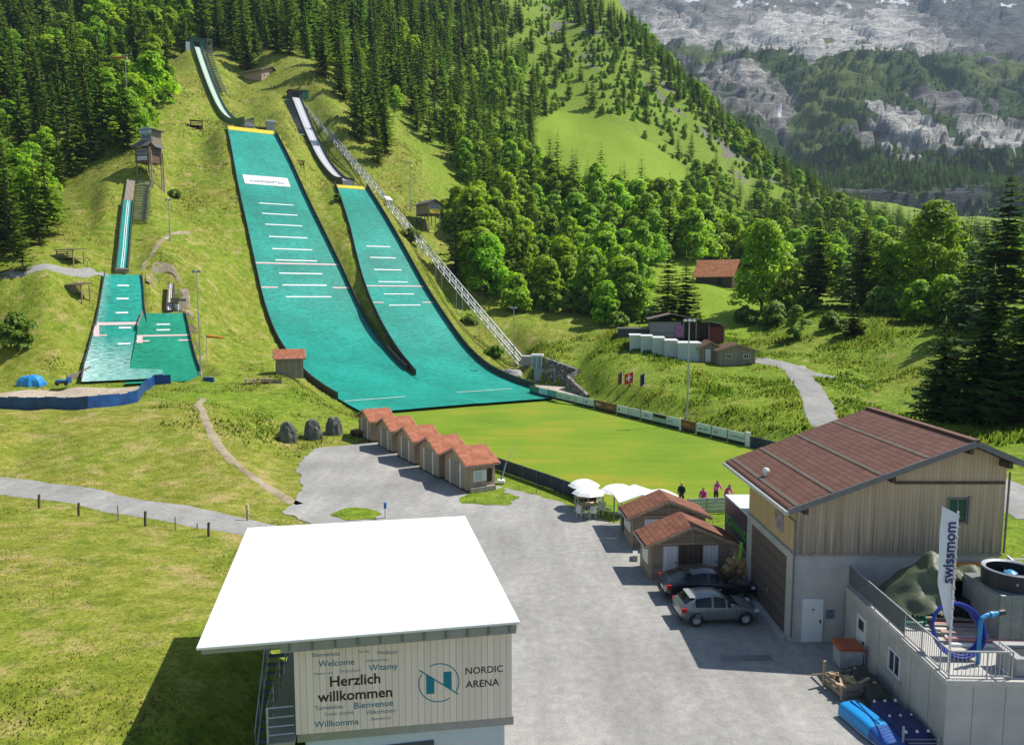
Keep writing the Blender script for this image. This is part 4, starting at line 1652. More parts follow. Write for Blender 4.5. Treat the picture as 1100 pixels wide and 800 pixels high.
def forest_stuff(name, pts, protos):
    """the rest of a wood that reads as one mass: crowns of trees that stand in it, repeated on its points"""
    pts = np.array(pts, float)
    me = bpy.data.meshes.new(name)
    me.vertices.add(len(pts))
    me.vertices.foreach_set('co', pts[:, :3].astype(np.float32).ravel())
    for nme, arr in (('scl', pts[:, 3]), ('rot', rng.rand(len(pts)) * 6.28)):
        a = me.attributes.new(nme, 'FLOAT', 'POINT')
        a.data.foreach_set('value', arr.astype(np.float32))
    o = bpy.data.objects.new(name, me)
    COL.objects.link(o)
    o['kind'] = 'stuff'
    ng = bpy.data.node_groups.new(name, 'GeometryNodeTree')
    ng.interface.new_socket('Geometry', in_out='INPUT', socket_type='NodeSocketGeometry')
    ng.interface.new_socket('Geometry', in_out='OUTPUT', socket_type='NodeSocketGeometry')
    gi, go = ng.nodes.new('NodeGroupInput'), ng.nodes.new('NodeGroupOutput')
    iop = ng.nodes.new('GeometryNodeInstanceOnPoints')
    jn = ng.nodes.new('GeometryNodeJoinGeometry')
    for pr in protos:
        oi = ng.nodes.new('GeometryNodeObjectInfo')
        oi.inputs['Object'].default_value = pr
        oi.inputs['As Instance'].default_value = True
        ng.links.new(oi.outputs['Geometry'], jn.inputs[0])
    ng.links.new(gi.outputs[0], iop.inputs['Points'])
    ng.links.new(jn.outputs[0], iop.inputs['Instance'])
    iop.inputs['Pick Instance'].default_value = True
    na = ng.nodes.new('GeometryNodeInputNamedAttribute')
    na.data_type = 'FLOAT'
    na.inputs['Name'].default_value = 'scl'
    nb = ng.nodes.new('GeometryNodeInputNamedAttribute')
    nb.data_type = 'FLOAT'
    nb.inputs['Name'].default_value = 'rot'
    cx = ng.nodes.new('ShaderNodeCombineXYZ')
    ng.links.new(nb.outputs['Attribute'], cx.inputs[2])
    ng.links.new(cx.outputs[0], iop.inputs['Rotation'])
    ng.links.new(na.outputs['Attribute'], iop.inputs['Scale'])
    ng.links.new(iop.outputs[0], go.inputs[0])
    md = o.modifiers.new('wood', 'NODES')
    md.node_group = ng
    return o


def crown_of(t):
    return [c for c in t.children if c.name.startswith('crown')][0]


forest_stuff('spruce_woods', rest[0], [crown_of(t) for t in sp_proto])
if rest[1]:
    forest_stuff('broadleaf_woods', rest[1], [crown_of(t) for t in br_proto])
forest_stuff('hillside_shrubs', SH, [crown_of(t) for t in br_proto])
print('trees', len(TR), 'single', cs, cb, 'rest', len(rest[0]), len(rest[1]), 'shrubs', len(SH))

# ------------------------------------------------------------------ the far mountain
MU = np.linspace(-.25, 1.15, 260)
# rows: distance, sight height (picture row of the surface along the middle of its visible part)
mrow = [(640, 264), (760, 258), (900, 248), (974, 240), (988, 207), (1150, 184), (1300, 160), (1420, 132), (1500, 108), (1600, 84), (1720, 60), (1800, 52), (1900, 58), (2100, 66), (2300, 52), (2600, 28), (2900, 4), (3300, -30), (3900, -90)]
mY = np.array([r[0] for r in mrow], float)
mz = np.array([at(900, r[1], r[0]).z for r in mrow])
Yr = np.concatenate([np.linspace(640, 1000, 60), np.linspace(1008, 1900, 170), np.linspace(1912, 3900, 130)])
MX, MYY = MU[None] * (Yr[:, None] + 0), Yr[:, None] + 0 * MU[None]
base = np.interp(Yr, mY, mz)[:, None] + 0 * MX
pxm = 550 + 785 * MX / MYY
# the wooded shoulder falls towards the right and towards the gorge on the left
sh = np.interp(pxm, [600, 690, 740, 830, 900, 960, 1010, 1060, 1110, 1300], [-70, -30, -8, 4, 10, 4, -25, -52, -60, -70])
wsh = smooth01((MYY - 1000) / 700) * smooth01((2150 - MYY) / 300)
base = base + sh * wsh
# gorge at the left with the waterfall
go_ = np.exp(-((pxm - 838) / 26) ** 2) * smooth01((MYY - 900) / 300) * smooth01((1700 - MYY) / 200)
base = base - 55 * go_
rug = np.abs(fbm(MX / 260, MYY / 190, 5, 31))
rid = (1 - np.abs(fbm(MX / 150 + 4, MYY / 300, 5, 33)) * 2)
amp = smooth01((MYY - 950) / 300)
hi_ = smooth01((MYY - 1950) / 200)
MZ = base + amp * (rid * 12 - rug * 26 + fbm(MX / 60, MYY / 60, 4, 35) * 12 + np.abs(fbm(MX / 24, MYY / 24, 3, 37)) * 9 - np.abs(fbm(MX / 52 + MYY / 160, MYY / 420, 4, 39)) * 34 * (1 - .35 * hi_))
# rock bands: terrace the heights where the wall is bare
band = 34.0
ter = MZ + fbm(MX / 120, MYY / 120, 3, 41) * 18
fr = (ter / band) - np.floor(ter / band)
step = (np.floor(ter / band) + smooth01((fr - .15) / .18) * .85 + fr * .15) * band
bare = smooth01((fbm(MX / 190 + 9, MYY / 150, 4, 43) + .15) / .3)
hi = smooth01((MYY - 1950) / 200)
MZ = MZ + (step - ter) * np.clip(.4 + .6 * bare, 0, 1) * amp
px2, py2 = proj_np(MX, MYY, MZ)
wob = fbm(MX / 70, MYY / 70, 5, 45) * 16
wob2 = fbm(MX / 90 + 5, MYY / 90, 5, 47) * 13


def zone(poly, soft=9):
    return 1 - smooth01(polydist(px2 + wob, py2 + wob2, poly) / soft)


slab = np.maximum.reduce([zone([(795, 30), (835, 22), (900, 18), (990, 24), (1010, 40), (1060, 50), (1000, 54), (950, 46), (880, 48), (800, 44)]),
                          zone([(700, 20), (770, 18), (790, 40), (730, 50), (695, 45)]) * .35,
                          zone([(945, 115), (975, 118), (1000, 140), (1015, 160), (975, 160), (955, 140)]),
                          zone([(1020, 125), (1080, 145), (1100, 160), (1060, 155), (1030, 140)]) * .7,
                          zone([(720, 48), (790, 62), (830, 90), (800, 100), (750, 78)]) * .3])
wood = smooth01((fbm(MX / 120, MYY / 120, 4, 51) + .32) / .3) * smooth01((2080 - MYY) / 140)
wood = np.maximum(wood, zone([(860, 60), (960, 52), (1010, 70), (960, 110), (900, 130), (850, 165), (830, 150)]) * .9)
wood = np.maximum(wood, smooth01((1180 - MYY) / 80) * smooth01((MYY - 1012) / 10))
cliff = np.maximum.reduce([zone([(870, 200), (930, 196), (1060, 198), (1075, 240), (880, 240)], 3), zone([(1000, -20), (1140, -20), (1140, 60), (1060, 55), (1010, 30)], 40) * .7, zone([(940, 72), (1010, 72), (1070, 95), (1110, 100), (1100, 112), (1030, 104), (950, 92)], 5) * .8, zone([(700, 50), (760, 55), (790, 66), (735, 68)], 4) * .9, zone([(875, 118), (930, 126), (940, 150), (880, 150)], 8) * .5])
grey = np.maximum.reduce([zone([(700, 50), (800, 70), (850, 100), (850, 145), (790, 120), (740, 90)]), zone([(820, 110), (850, 110), (856, 165), (835, 160)]), zone([(890, 205), (1060, 200), (1070, 236), (890, 236)], 3) * .95])
wood = wood * (1 - np.clip(slab * 1.4, 0, 1)) * (1 - grey * .72)
green = zone([(880, 58), (960, 70), (930, 100), (890, 140), (845, 165), (860, 110)]) * .8 + zone([(1030, 66), (1110, 72), (1110, 100), (1040, 90)]) * .8 + zone([(690, 46), (760, 52), (790, 66), (740, 62)]) * .6
fall = np.exp(-((px2 - 838 - wob * .1) / 1.3) ** 2) * ((py2 > 112) & (py2 < 150)) * .9
snow = smooth01((fbm(MX / 90 + 3, MYY / 50, 4, 61) - .62) / .12) * smooth01((14 - py2) / 12) * (MYY > 2100)
mme = np_grid_mesh('mountain', MX, MYY, MZ, {'slab': slab, 'wood': wood, 'green': green, 'snow': np.maximum(snow, fall), 'cliff': cliff})


def mountain_material():
    m, nt, b = new_mat('mountain_rock')
    v = coords(nt)
    vb = coords(nt, 'Object', (1, 1, 3.2))
    strat = noise(nt, coords(nt, 'Object', (.25, .25, 5.0)), .02, 7, .7)
    n0 = noise(nt, v, .004, 8, .62)
    n1 = noise(nt, v, .02, 8, .68)
    n2 = noise(nt, vb, .012, 9, .72)
    n3 = noise(nt, v, .09, 6, .7)
    s = N(nt, 'ShaderNodeMath', operation='MULTIPLY_ADD')
    nt.links.new(n2, s.inputs[0])
    s.inputs[1].default_value = .65
    hlf = N(nt, 'ShaderNodeMath', operation='MULTIPLY')
    nt.links.new(n0, hlf.inputs[0])
    hlf.inputs[1].default_value = .5
    nt.links.new(hlf.outputs[0], s.inputs[2])
    rock = ramp(nt, s.outputs[0], [(.40, (.10, .098, .098)), (.52, (.20, .192, .182)), (.62, (.31, .295, .27)), (.74, (.46, .44, .40))]).outputs[0]
    lime = ramp(nt, n2, [(.26, (.2, .19, .17)), (.38, (.48, .455, .42)), (.52, (.68, .65, .60)), (.8, (.78, .76, .71))]).outputs[0]
    sa_ = N(nt, 'ShaderNodeMath', operation='MULTIPLY_ADD')
    nt.links.new(n1, sa_.inputs[0])
    sa_.inputs[1].default_value = 1.1
    nt.links.new(attr(nt, 'slab'), sa_.inputs[2])
    a = ramp(nt, sa_.outputs[0], [(.72, (0, 0, 0)), (1.1, (1, 1, 1))]).outputs[0]
    c = mixc(nt, a, rock, lime)
    dk = ramp(nt, n2, [(.3, (.03, .034, .04)), (.7, (.13, .135, .145))]).outputs[0]
    c = mixc(nt, attr(nt, 'cliff'), c, dk)
    lay = ramp(nt, strat, [(.40, (.45, .46, .48)), (.48, (1, 1, 1)), (.6, (1.15, 1.14, 1.1))]).outputs[0]
    c = mixc(nt, .6, c, lay, 'MULTIPLY')
    crk = noise(nt, coords(nt, 'Object', (1.0, .35, .8)), .016, 8, .72)
    cr = ramp(nt, crk, [(.455, (1, 1, 1)), (.495, (.42, .43, .46)), (.51, (.42, .43, .46)), (.55, (1, 1, 1))]).outputs[0]
    c = mixc(nt, .45, c, cr, 'MULTIPLY')
    wv = ramp(nt, n1, [(.3, (.042, .078, .026)), (.6, (.08, .135, .036)), (.8, (.13, .185, .05))]).outputs[0]
    gv = ramp(nt, n1, [(.3, (.09, .14, .03)), (.7, (.18, .23, .06))]).outputs[0]

    def mask(name, w1):
        t = N(nt, 'ShaderNodeMath', operation='MULTIPLY_ADD')
        ma = N(nt, 'ShaderNodeMath', operation='MULTIPLY_ADD')
        nt.links.new(n3, ma.inputs[0])
        ma.inputs[1].default_value = .55
        mb = N(nt, 'ShaderNodeMath', operation='MULTIPLY')
        nt.links.new(n1, mb.inputs[0])
        mb.inputs[1].default_value = .5
        nt.links.new(mb.outputs[0], ma.inputs[2])
        nt.links.new(ma.outputs[0], t.inputs[0])
        t.inputs[1].default_value = w1
        nt.links.new(attr(nt, name), t.inputs[2])
        return ramp(nt, t.outputs[0], [(.5 + w1 * .36, (0, 0, 0)), (.5 + w1 * .62, (1, 1, 1))]).outputs[0]
    c = mixc(nt, mask('wood', .9), c, wv)
    c = mixc(nt, mask('green', .9), c, gv)
    sn = mask('snow', .4)
    c = mixc(nt, sn, c, (.8, .82, .85))
    nt.links.new(c, b.inputs['Base Color'])
    b.inputs['Roughness'].default_value = .95
    b.inputs['Specular IOR Level'].default_value = .1
    ad = N(nt, 'ShaderNodeMath', operation='MULTIPLY_ADD')
    nt.links.new(n3, ad.inputs[0])
    ad.inputs[1].default_value = .35
    nt.links.new(n2, ad.inputs[2])
    bump(nt, b, ad.outputs[0], 1.0, 26)
    return m


sheet('mountain', mme, mountain_material())
# spruces on the wooded shoulder, far away: one mass
cand = []
nr, nc = MX.shape
ii = rng.randint(0, nr - 1, 60000)
jj = rng.randint(0, nc - 1, 60000)
a, b_ = rng.rand(60000), rng.rand(60000)
acc = 0
for i, j, u, v in zip(ii, jj, a, b_):
    if MYY[i, j] > 2000 or MYY[i, j] < 700 or not (560 < px2[i, j] < 1160):
        continue
    if rng.rand() > wood[i, j] ** 1.3 * (1 if MYY[i, j] < 1300 else .3) * (1 - .6 * green[i, j]):
        continue
    x = MX[i, j] * (1 - u) * (1 - v) + MX[i, j + 1] * u * (1 - v) + MX[i + 1, j] * (1 - u) * v + MX[i + 1, j + 1] * u * v
    y = MYY[i, j] * (1 - v) + MYY[i + 1, j] * v
    z = MZ[i, j] * (1 - u) * (1 - v) + MZ[i, j + 1] * u * (1 - v) + MZ[i + 1, j] * (1 - u) * v + MZ[i + 1, j + 1] * u * v
    cand.append((x, y, z - 1, rng.uniform(.5, 1.15)))
    if len(cand) > 9000:
        break
forest_stuff('mountain_woods', cand, [crown_of(t) for t in sp_proto])
print('mountain trees', len(cand))
# ------------------------------------------------------------------ building materials
def tiles(name, c1, c2, c3, px_=.30, py_=.34, ridge='Y', rough=.75):
    """rows of roof tiles: courses across the slope, ribs down it"""
    m, nt, b = new_mat(name)
    tc = nt.nodes.new('ShaderNodeTexCoord')
    sep = nt.nodes.new('ShaderNodeSeparateXYZ')
    nt.links.new(tc.outputs['Object'], sep.inputs[0])
    a, d = ('Y', 'X') if ridge == 'Y' else ('X', 'Y')

    def fr(axis, p):
        q = N(nt, 'ShaderNodeMath', operation='DIVIDE')
        nt.links.new(sep.outputs['XYZ'.index(axis)], q.inputs[0])
        q.inputs[1].default_value = p
        f = N(nt, 'ShaderNodeMath', operation='FRACT')
        nt.links.new(q.outputs[0], f.inputs[0])
        fl = N(nt, 'ShaderNodeMath', operation='FLOOR')
        nt.links.new(q.outputs[0], fl.inputs[0])
        return f.outputs[0], fl.outputs[0]
    f1, i1 = fr(a, px_)
    f2, i2 = fr(d, py_)
    cb = nt.nodes.new('ShaderNodeCombineXYZ')
    nt.links.new(i1, cb.inputs[0])
    nt.links.new(i2, cb.inputs[1])
    wn = nt.nodes.new('ShaderNodeTexWhiteNoise')
    wn.noise_dimensions = '2D'
    nt.links.new(cb.outputs[0], wn.inputs['Vector'])
    n1 = noise(nt, coords(nt), 1.1, 5, .65)
    av = N(nt, 'ShaderNodeMath', operation='MULTIPLY_ADD')
    nt.links.new(wn.outputs['Value'], av.inputs[0])
    av.inputs[1].default_value = .45
    hh = N(nt, 'ShaderNodeMath', operation='MULTIPLY')
    nt.links.new(n1, hh.inputs[0])
    hh.inputs[1].default_value = .6
    nt.links.new(hh.outputs[0], av.inputs[2])
    c = ramp(nt, av.outputs[0], [(.2, c1), (.5, c2), (.85, c3)]).outputs[0]
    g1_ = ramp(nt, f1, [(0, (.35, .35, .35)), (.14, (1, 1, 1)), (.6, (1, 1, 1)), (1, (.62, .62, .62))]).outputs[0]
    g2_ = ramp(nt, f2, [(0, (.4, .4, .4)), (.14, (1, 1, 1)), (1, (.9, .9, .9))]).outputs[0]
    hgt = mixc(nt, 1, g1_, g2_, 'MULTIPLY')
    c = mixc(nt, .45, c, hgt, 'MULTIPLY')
    nt.links.new(c, b.inputs['Base Color'])
    b.inputs['Roughness'].default_value = rough
    b.inputs['Specular IOR Level'].default_value = .3
    bump(nt, b, hgt, .7, .04)
    return m


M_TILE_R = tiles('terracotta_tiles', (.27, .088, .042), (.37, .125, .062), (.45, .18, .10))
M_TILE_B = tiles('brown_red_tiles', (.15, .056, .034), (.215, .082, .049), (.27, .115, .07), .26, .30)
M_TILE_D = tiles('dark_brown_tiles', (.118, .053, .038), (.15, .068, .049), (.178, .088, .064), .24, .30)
M_TILE_O = tiles('old_orange_tiles', (.34, .12, .05), (.46, .17, .07), (.54, .25, .12), .4, .4, 'X')
M_LARCH = planks('hut_boards', (.36, .255, .165), (.50, .38, .27), .14, 'XY')
M_LARCHG = planks('greyed_hut_boards', (.27, .235, .195), (.38, .335, .285), .14, 'XY')
M_BROWNB = planks('brown_hut_boards', (.24, .19, .15), (.36, .285, .22), .16, 'Z')
M_DOORW = planks('white_door_boards', (.66, .67, .68), (.74, .75, .76), .25, 'XY')
M_GLASS = plain('window_glass', (.03, .04, .045), .08, 0, .1, spec=.8)
M_FRAME = plain('window_frame_white', (.7, .71, .7), .5, var=.06)
M_GUTTER = plain('grey_gutter', (.20, .20, .205), .45, .4, .15)
M_BARNW = planks('spruce_cladding', (.54, .395, .25), (.66, .51, .345), .17, 'X', grey=(.2, 3.4, (.15, .14, .125)))
M_BARNW2 = planks('spruce_cladding_golden', (.50, .34, .165), (.62, .44, .23), .17, 'Y')
M_BLOCK = plain('rendered_concrete', (.46, .44, .405), .85, var=.16, scale=.9, bmp=.15)
M_BROWN = plain('brown_gate', (.13, .10, .085), .55, var=.12)
M_BLACK = plain('black_plastic', (.015, .016, .018), .5, var=.3)
M_SLAT = planks('sign_boards', (.80, .64, .55), (.90, .745, .65), .18, 'X', .7)
M_INK = plain('dark_brown_lettering', (.035, .022, .018), .6, var=.05)
M_INKB = plain('blue_lettering', (.03, .16, .25), .6, var=.05)
M_INKS = plain('faded_grey_blue_lettering', (.20, .25, .28), .6, var=.05)
M_TEAL = plain('teal_emblem', (.0, .20, .27), .6, var=.05)
M_ROOFW = plain('white_membrane_roof', (.80, .80, .78), .6, var=.03, scale=.5)
M_TRIM = plain('grey_aluminium', (.33, .32, .32), .45, .3, .1)
M_PANEL = plain('pale_grey_panels', (.52, .55, .58), .4, var=.08)
M_NIGHT = plain('anthracite_cladding', (.055, .065, .075), .6, var=.15)
M_STONEW = None


def gable(name, label, cat, loc, rz, W, D, wh, rise, over=(.35, .35), roof=None, wall=None, xr=None, group=None, th=.12, gable_mat=None, base=0.0, fascia=None, plinth=None):
    """gabled building, gable front on local -y at y=0, ridge along y"""
    t = thing(name, label, cat, loc, rz, group)
    xr = W / 2 if xr is None else xr
    m = MB()
    pf = [(0, 0, -base), (W, 0, -base), (W, 0, wh), (xr, 0, wh + rise), (0, 0, wh)]
    m.prism(pf, (0, D, 0))
    m.build('wall', wall, t)
    oe, of = over
    r = MB()
    for (xa, za, sg) in ((0, wh, -1), (W, wh, 1)):
        sl_ = rise / abs(xr - xa)
        ex, ez = xa + sg * oe, wh - sl_ * oe
        cth = th
        poly = [(xr, -of, wh + rise + .03), (ex, -of, ez + .03), (ex, -of, ez + .03 + cth), (xr, -of, wh + rise + .03 + cth)]
        r.prism(poly, (0, D + 2 * of, 0))
    ro = r.build('roof', roof, t)
    for y in (-of - .025, D + of + .025):
        for (xa, sg) in ((0, -1), (W, 1)):
            sl_ = rise / abs(xr - xa)
            MB().bar((xr, y, wh + rise + .02), (xa + sg * oe, y, wh - sl_ * oe + .02), .05, .16).build('barge_board', fascia or M_LARCH, ro)
    for (xa, sg) in ((0, -1), (W, 1)):
        f = MB()
        sl_ = rise / abs(xr - xa)
        ex, ez = xa + sg * (oe + .05), wh - sl_ * oe
        f.bar((ex, -of, ez + .02), (ex, D + of, ez + .02), .09, .09).build('gutter', M_GUTTER, ro)
    if plinth:
        MB().box(-.06, W + .06, -.06, D + .06, -.3, .16).build('plinth', plinth, t)
    return t


def panel(name, mat, parent, x0, x1, z0, z1, y=-.03, th=.05, axis='y'):
    if axis == 'y':
        return MB().box(x0, x1, y - th, y, z0, z1).build(name, mat, parent)
    return MB().box(y - th, y, x0, x1, z0, z1).build(name, mat, parent)


def window(parent, x0, x1, z0, z1, y=0.0, axis='y', sgn=-1, frame=None, bars=1):
    fw = .07
    f = MB()

    def bx_(a, b, c, d, o0, o1):
        o0, o1 = sorted((y + sgn * o0, y + sgn * o1))
        if axis == 'y':
            f.box(a, b, o0, o1, c, d)
        else:
            f.box(o0, o1, a, b, c, d)
    bx_(x0, x1, z0, z0 + fw, .003, .06)
    bx_(x0, x1, z1 - fw, z1, .003, .06)
    bx_(x0, x0 + fw, z0 + fw, z1 - fw, .003, .06)
    bx_(x1 - fw, x1, z0 + fw, z1 - fw, .003, .06)
    for k in range(bars):
        c = x0 + (x1 - x0) * (k + 1) / (bars + 1)
        bx_(c - .025, c + .025, z0 + fw, z1 - fw, .003, .05)
    fo = f.build('window', frame or M_FRAME, parent)
    g_ = MB()
    o0, o1 = sorted((y + sgn * .004, y + sgn * .02))
    if axis == 'y':
        g_.box(x0 + fw, x1 - fw, o0, o1, z0 + fw, z1 - fw)
    else:
        g_.box(o0, o1, x0 + fw, x1 - fw, z0 + fw, z1 - fw)
    g_.build('pane', M_GLASS, fo)
    return fo


# ------------------------------------------------------------------ welcome building (flat white roof)
AW = R(10.5)
wb = thing('clubhouse', 'flat white roofed building with a boarded sign reading Herzlich willkommen', 'building', (-8.25, 18.25, 0), AW)
rf = MB().prism([(0, 0, 6.84), (8.62, 0, 6.84), (8.3, 10.3, 6.84), (-.42, 10.3, 6.84)], (0, 0, .08)).build('roof', M_ROOFW, wb, bevel=.02)
m = MB()
m.box(2.1, 8.52, .06, .2, 6.55, 6.835)
m.box(.12, 2.1, .1, .2, 6.68, 6.835)
m.prism([(.06, .2, 6.68), (.16, .2, 6.68), (-.24, 10.2, 6.68), (-.34, 10.2, 6.68)], (0, 0, .155))
m.prism([(8.42, .2, 6.55), (8.56, .2, 6.55), (8.24, 10.2, 6.55), (8.1, 10.2, 6.55)], (0, 0, .285))
m.build('fascia', M_TRIM, rf)
m = MB()
for k in range(11):
    m.box(2.3 + k * .6, 2.36 + k * .6, .03, .058, 6.60, 6.80)
m.build('bracket', M_GUTTER, rf)
MB().box(2.62, 8.28, .62, 9.7, 4.02, 6.54).build('upper_wall', M_NIGHT, wb)
MB().box(2.62, 8.28, .62, 9.7, -.2, 3.98).build('lower_wall', M_PANEL, wb)
sg = MB().box(2.38, 8.44, .30, .42, 3.92, 6.46).build('sign_wall', M_SLAT, wb)
MB().box(2.4, 8.5, .34, .60, 3.66, 3.915).build('sill_band', M_TRIM, wb)
MB().box(2.4, 8.44, .26, .30, 6.462, 6.50).build('sign_cap', M_FRAME, wb)
# lettering
SX, SZ = 2.38, 3.92
WS, HS = 6.06, 2.54


def sign_text(u, v, wd, txt, mat, bold=0.0):
    # u, v: start of the baseline as fractions of the sign from its top left; wd: width as a fraction
    o = text_part('lettering', txt, .3, mat, sg, (0, 0, 0), (1, 0, 0), (0, 0, 1), .003, bold)
    xs = [p.co.x for p in o.data.vertices]
    k = wd * WS / (max(xs) - min(xs))
    for p in o.data.vertices:
        p.co = Vector(((p.co.x - min(xs)) * k + SX + u * WS, p.co.y + .2985, p.co.z * k + SZ + (1 - v) * HS))


for (u, v, wd, txt, mat, bold) in (
        (.081, .125, .123, 'Bienvenuts', M_INKS, .003), (.285, .115, .055, 'Tervist', M_INKS, 0), (.37, .15, .095, 'Welkom', M_INKS, .003),
        (.107, .24, .162, 'Welcome', M_INKB, .002), (.322, .225, .10, 'Velkommen', M_INKS, 0),
        (.333, .325, .132, 'Witamy', M_INKB, .002), (.085, .33, .085, 'Vitajte k nam', M_INKS, 0), (.205, .325, .09, 'Dobrodosli', M_INKS, 0),
        (.157, .475, .228, 'Herzlich', M_INK, .006), (.10, .643, .338, 'willkommen', M_INK, .006),
        (.087, .735, .125, 'Tervetuloa', M_INKS, .003), (.264, .752, .178, 'Bienvenue', M_INKB, .002),
        (.13, .81, .13, 'Sveiki atvyke', M_INKS, 0), (.315, .83, .136, 'Välkommen', M_INKS, .003), (.340, .905, .09, 'Benvenuto', M_INKS, 0),
        (.082, .935, .20, 'Willkomma', M_INKB, .002), (.78, .45, .178, 'NORDIC', M_INK, 0.003), (.78, .61, .16, 'ARENA', M_INK, 0.003)):
    sign_text(u, v, wd, txt, mat, bold)
# emblem: two teal bars, a broken ring and a slanting stroke
ex_, ez_, er = SX + .655 * WS, SZ + .475 * HS, .58
e = MB()


def flat(poly):
    e.prism([(ex_ + x, .2985, ez_ + z) for x, z in poly], (0, -.004, 0))


flat([(-.36, -.31), (-.13, -.31), (-.13, .10), (-.36, .27)])
flat([(.13, -.06), (.36, -.22), (.36, .31), (.13, .31)])
for a0, a1 in ((-32, 118), (148, 302)):
    n = 24
    for k in range(n):
        p, q = R(a0 + (a1 - a0) * k / n), R(a0 + (a1 - a0) * (k + 1) / n)
        flat([(er * math.cos(p), er * math.sin(p)), (er * math.cos(q), er * math.sin(q)), ((er - .028) * math.cos(q), (er - .028) * math.sin(q)), ((er - .028) * math.cos(p), (er - .028) * math.sin(p))])
flat([(-.56, .40), (-.54, .43), (.56, -.37), (.54, -.40)])
e.build('emblem', M_TEAL, sg)
# the sign stands slightly askew to the roof edge
_a, _p = R(-2.2), Vector((8.44, .36, 0))
_M = Matrix.Translation(_p) @ Matrix.Rotation(_a, 4, 'Z') @ Matrix.Translation(-_p)
for ob in list(wb.children):
    if ob.name.split('.')[0] in ('sign_wall', 'sill_band', 'sign_cap'):
        ob.data.transform(_M)
        for c_ in ob.children:
            c_.data.transform(_M)
        if ob.name.startswith('sign_wall'):
            ob.data.transform(Matrix.Translation((0, 0, 0)))
# lower front: glazed strip with a dark opening
MB().box(2.7, 8.2, .585, .615, 3.2, 3.64).build('panel_strip', plain('pale_blue_panels', (.50, .57, .63), .35, var=.06), wb)
MB().box(4.6, 6.2, .55, .585, 2.2, 3.3).build('awning_box', M_NIGHT, wb)
# balcony at the left end
dk = MB().box(1.62, 2.37, .25, 9.6, 3.78, 3.9).build('balcony_floor', M_TRIM, wb)
m = MB()
for z in (4.12, 4.36, 4.62, 4.9):
    m.tube([(1.66, .3, z), (2.36, .3, z)], .022, 5)
    m.tube([(1.66, .3, z), (1.66, 3.0, z)], .022, 5)
for (x, y) in ((1.66, .3), (1.66, 1.6), (1.66, 3.0)):
    m.tube([(x, y, 3.85), (x, y, 4.93)], .03, 6)
m.build('railing', M_STEEL, dk)
MB().bar((1.7, .4, 3.76), (2.6, .55, 3.2), .05).build('brace', M_STEEL, dk)
m = MB()
for k in range(13):
    m.box(.85, 1.5, 6.8 - k * .29, 7.04 - k * .29, 3.75 - k * .17, 3.79 - k * .17)
st_ = m.build('stair_tread', plain('blue_grey_steel', (.12, .16, .20), .5, .3), wb)
m = MB()
for x in (.82, 1.53):
    m.bar((x, 6.9, 3.72), (x, 3.2, 1.5), .05, .22)
    m.tube([(x, 6.9, 4.75), (x, 3.2, 2.5)], .025, 5)
    for k in range(5):
        m.tube([(x, 6.9 - k * .9, 3.75 - k * .54), (x, 6.9 - k * .9, 4.75 - k * .54)], .02, 5)
m.build('stair_rail', M_STEEL, st_)
MB().box(2.5, 2.6, 1.5, 9, 4.0, 6.5).build('side_cladding', M_NIGHT, wb)
for (x, y) in ((.35, 9.8), (1.62, 9.7)):
    MB().box(x - .06, x + .06, y - .06, y + .06, 1.2, 6.75).build('post', M_TRIM, wb)
yb = thing('crate', 'yellow ochre box under the balcony of the white roofed building', 'crate', (-5.95, 19.35, 2.2), AW)
MB().box(-.3, .3, -.3, .3, 0, .9).build('body', plain('ochre_paint', (.45, .25, .03), .6), yb, bevel=.02)
MB().box(-.33, .33, -.33, .33, .9, .97).build('lid', plain('ochre_lid', (.40, .21, .02), .6), yb)
MB().box(-.6, .6, -.6, .6, -2.4, -.004).build('stand', M_CONC, yb)

# ------------------------------------------------------------------ five chalets in a row
RZC = R(-60.6)
lx, ly = Vector((math.cos(RZC), math.sin(RZC))), Vector((-math.sin(RZC), math.cos(RZC)))
apex = [(-5.04, 60.89), (-7.85, 65.55), (-10.75, 70.9), (-13.75, 76.4), (-17.0, 82.1)]
chl = ['nearest chalet of the row, with a white notice board on its end wall', 'second chalet from the near end of the red tiled row', 'middle chalet of the row of five red tiled ones', 'fourth chalet from the near end of the red tiled row', 'farthest chalet of the row, next to the covered machines']
for i, (ax, ay) in enumerate(apex):
    o = Vector((ax, ay)) + ly * .3 - lx * 2.3
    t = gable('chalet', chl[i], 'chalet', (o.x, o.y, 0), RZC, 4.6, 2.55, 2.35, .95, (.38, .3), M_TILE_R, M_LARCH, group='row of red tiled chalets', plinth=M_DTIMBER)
    dr = panel('door', M_LARCHG, t, 1.35, 3.15, .12, 2.15, 0, .05)
    MB().box(2.235, 2.265, -.062, -.052, .14, 2.13).build('door_gap', M_DTIMBER, dr)
    for x in (1.16, 3.17):
        panel('door_post', M_WHT, t, x, x + .17, .1, 2.25, 0, .08)
    for x in (.02, 4.44):
        panel('corner_board', M_LARCHG, t, x, x + .14, .1, 2.3, 0, .035)
    panel('base_board', M_DTIMBER, t, .05, 4.55, .0, .1, -.062, .02)
    if i == 0:
        bd = panel('notice_board', M_FRAME, t, .5, 1.72, .85, 1.78, 4.66, .05, 'x')
        k = MB()
        for z in (1.0, 1.15, 1.3, 1.45, 1.6):
            k.box(4.661, 4.668, .62, 1.3, z, z + .04)
        k.build('notice', M_INKS, bd)
        panel('poster', M_INK, t, 1.78, 2.25, .7, 1.85, 4.63, .02, 'x')
        MB().box(4.60, 5.0, .1, 2.4, .05, .42).build('bench', M_LARCHG, t)

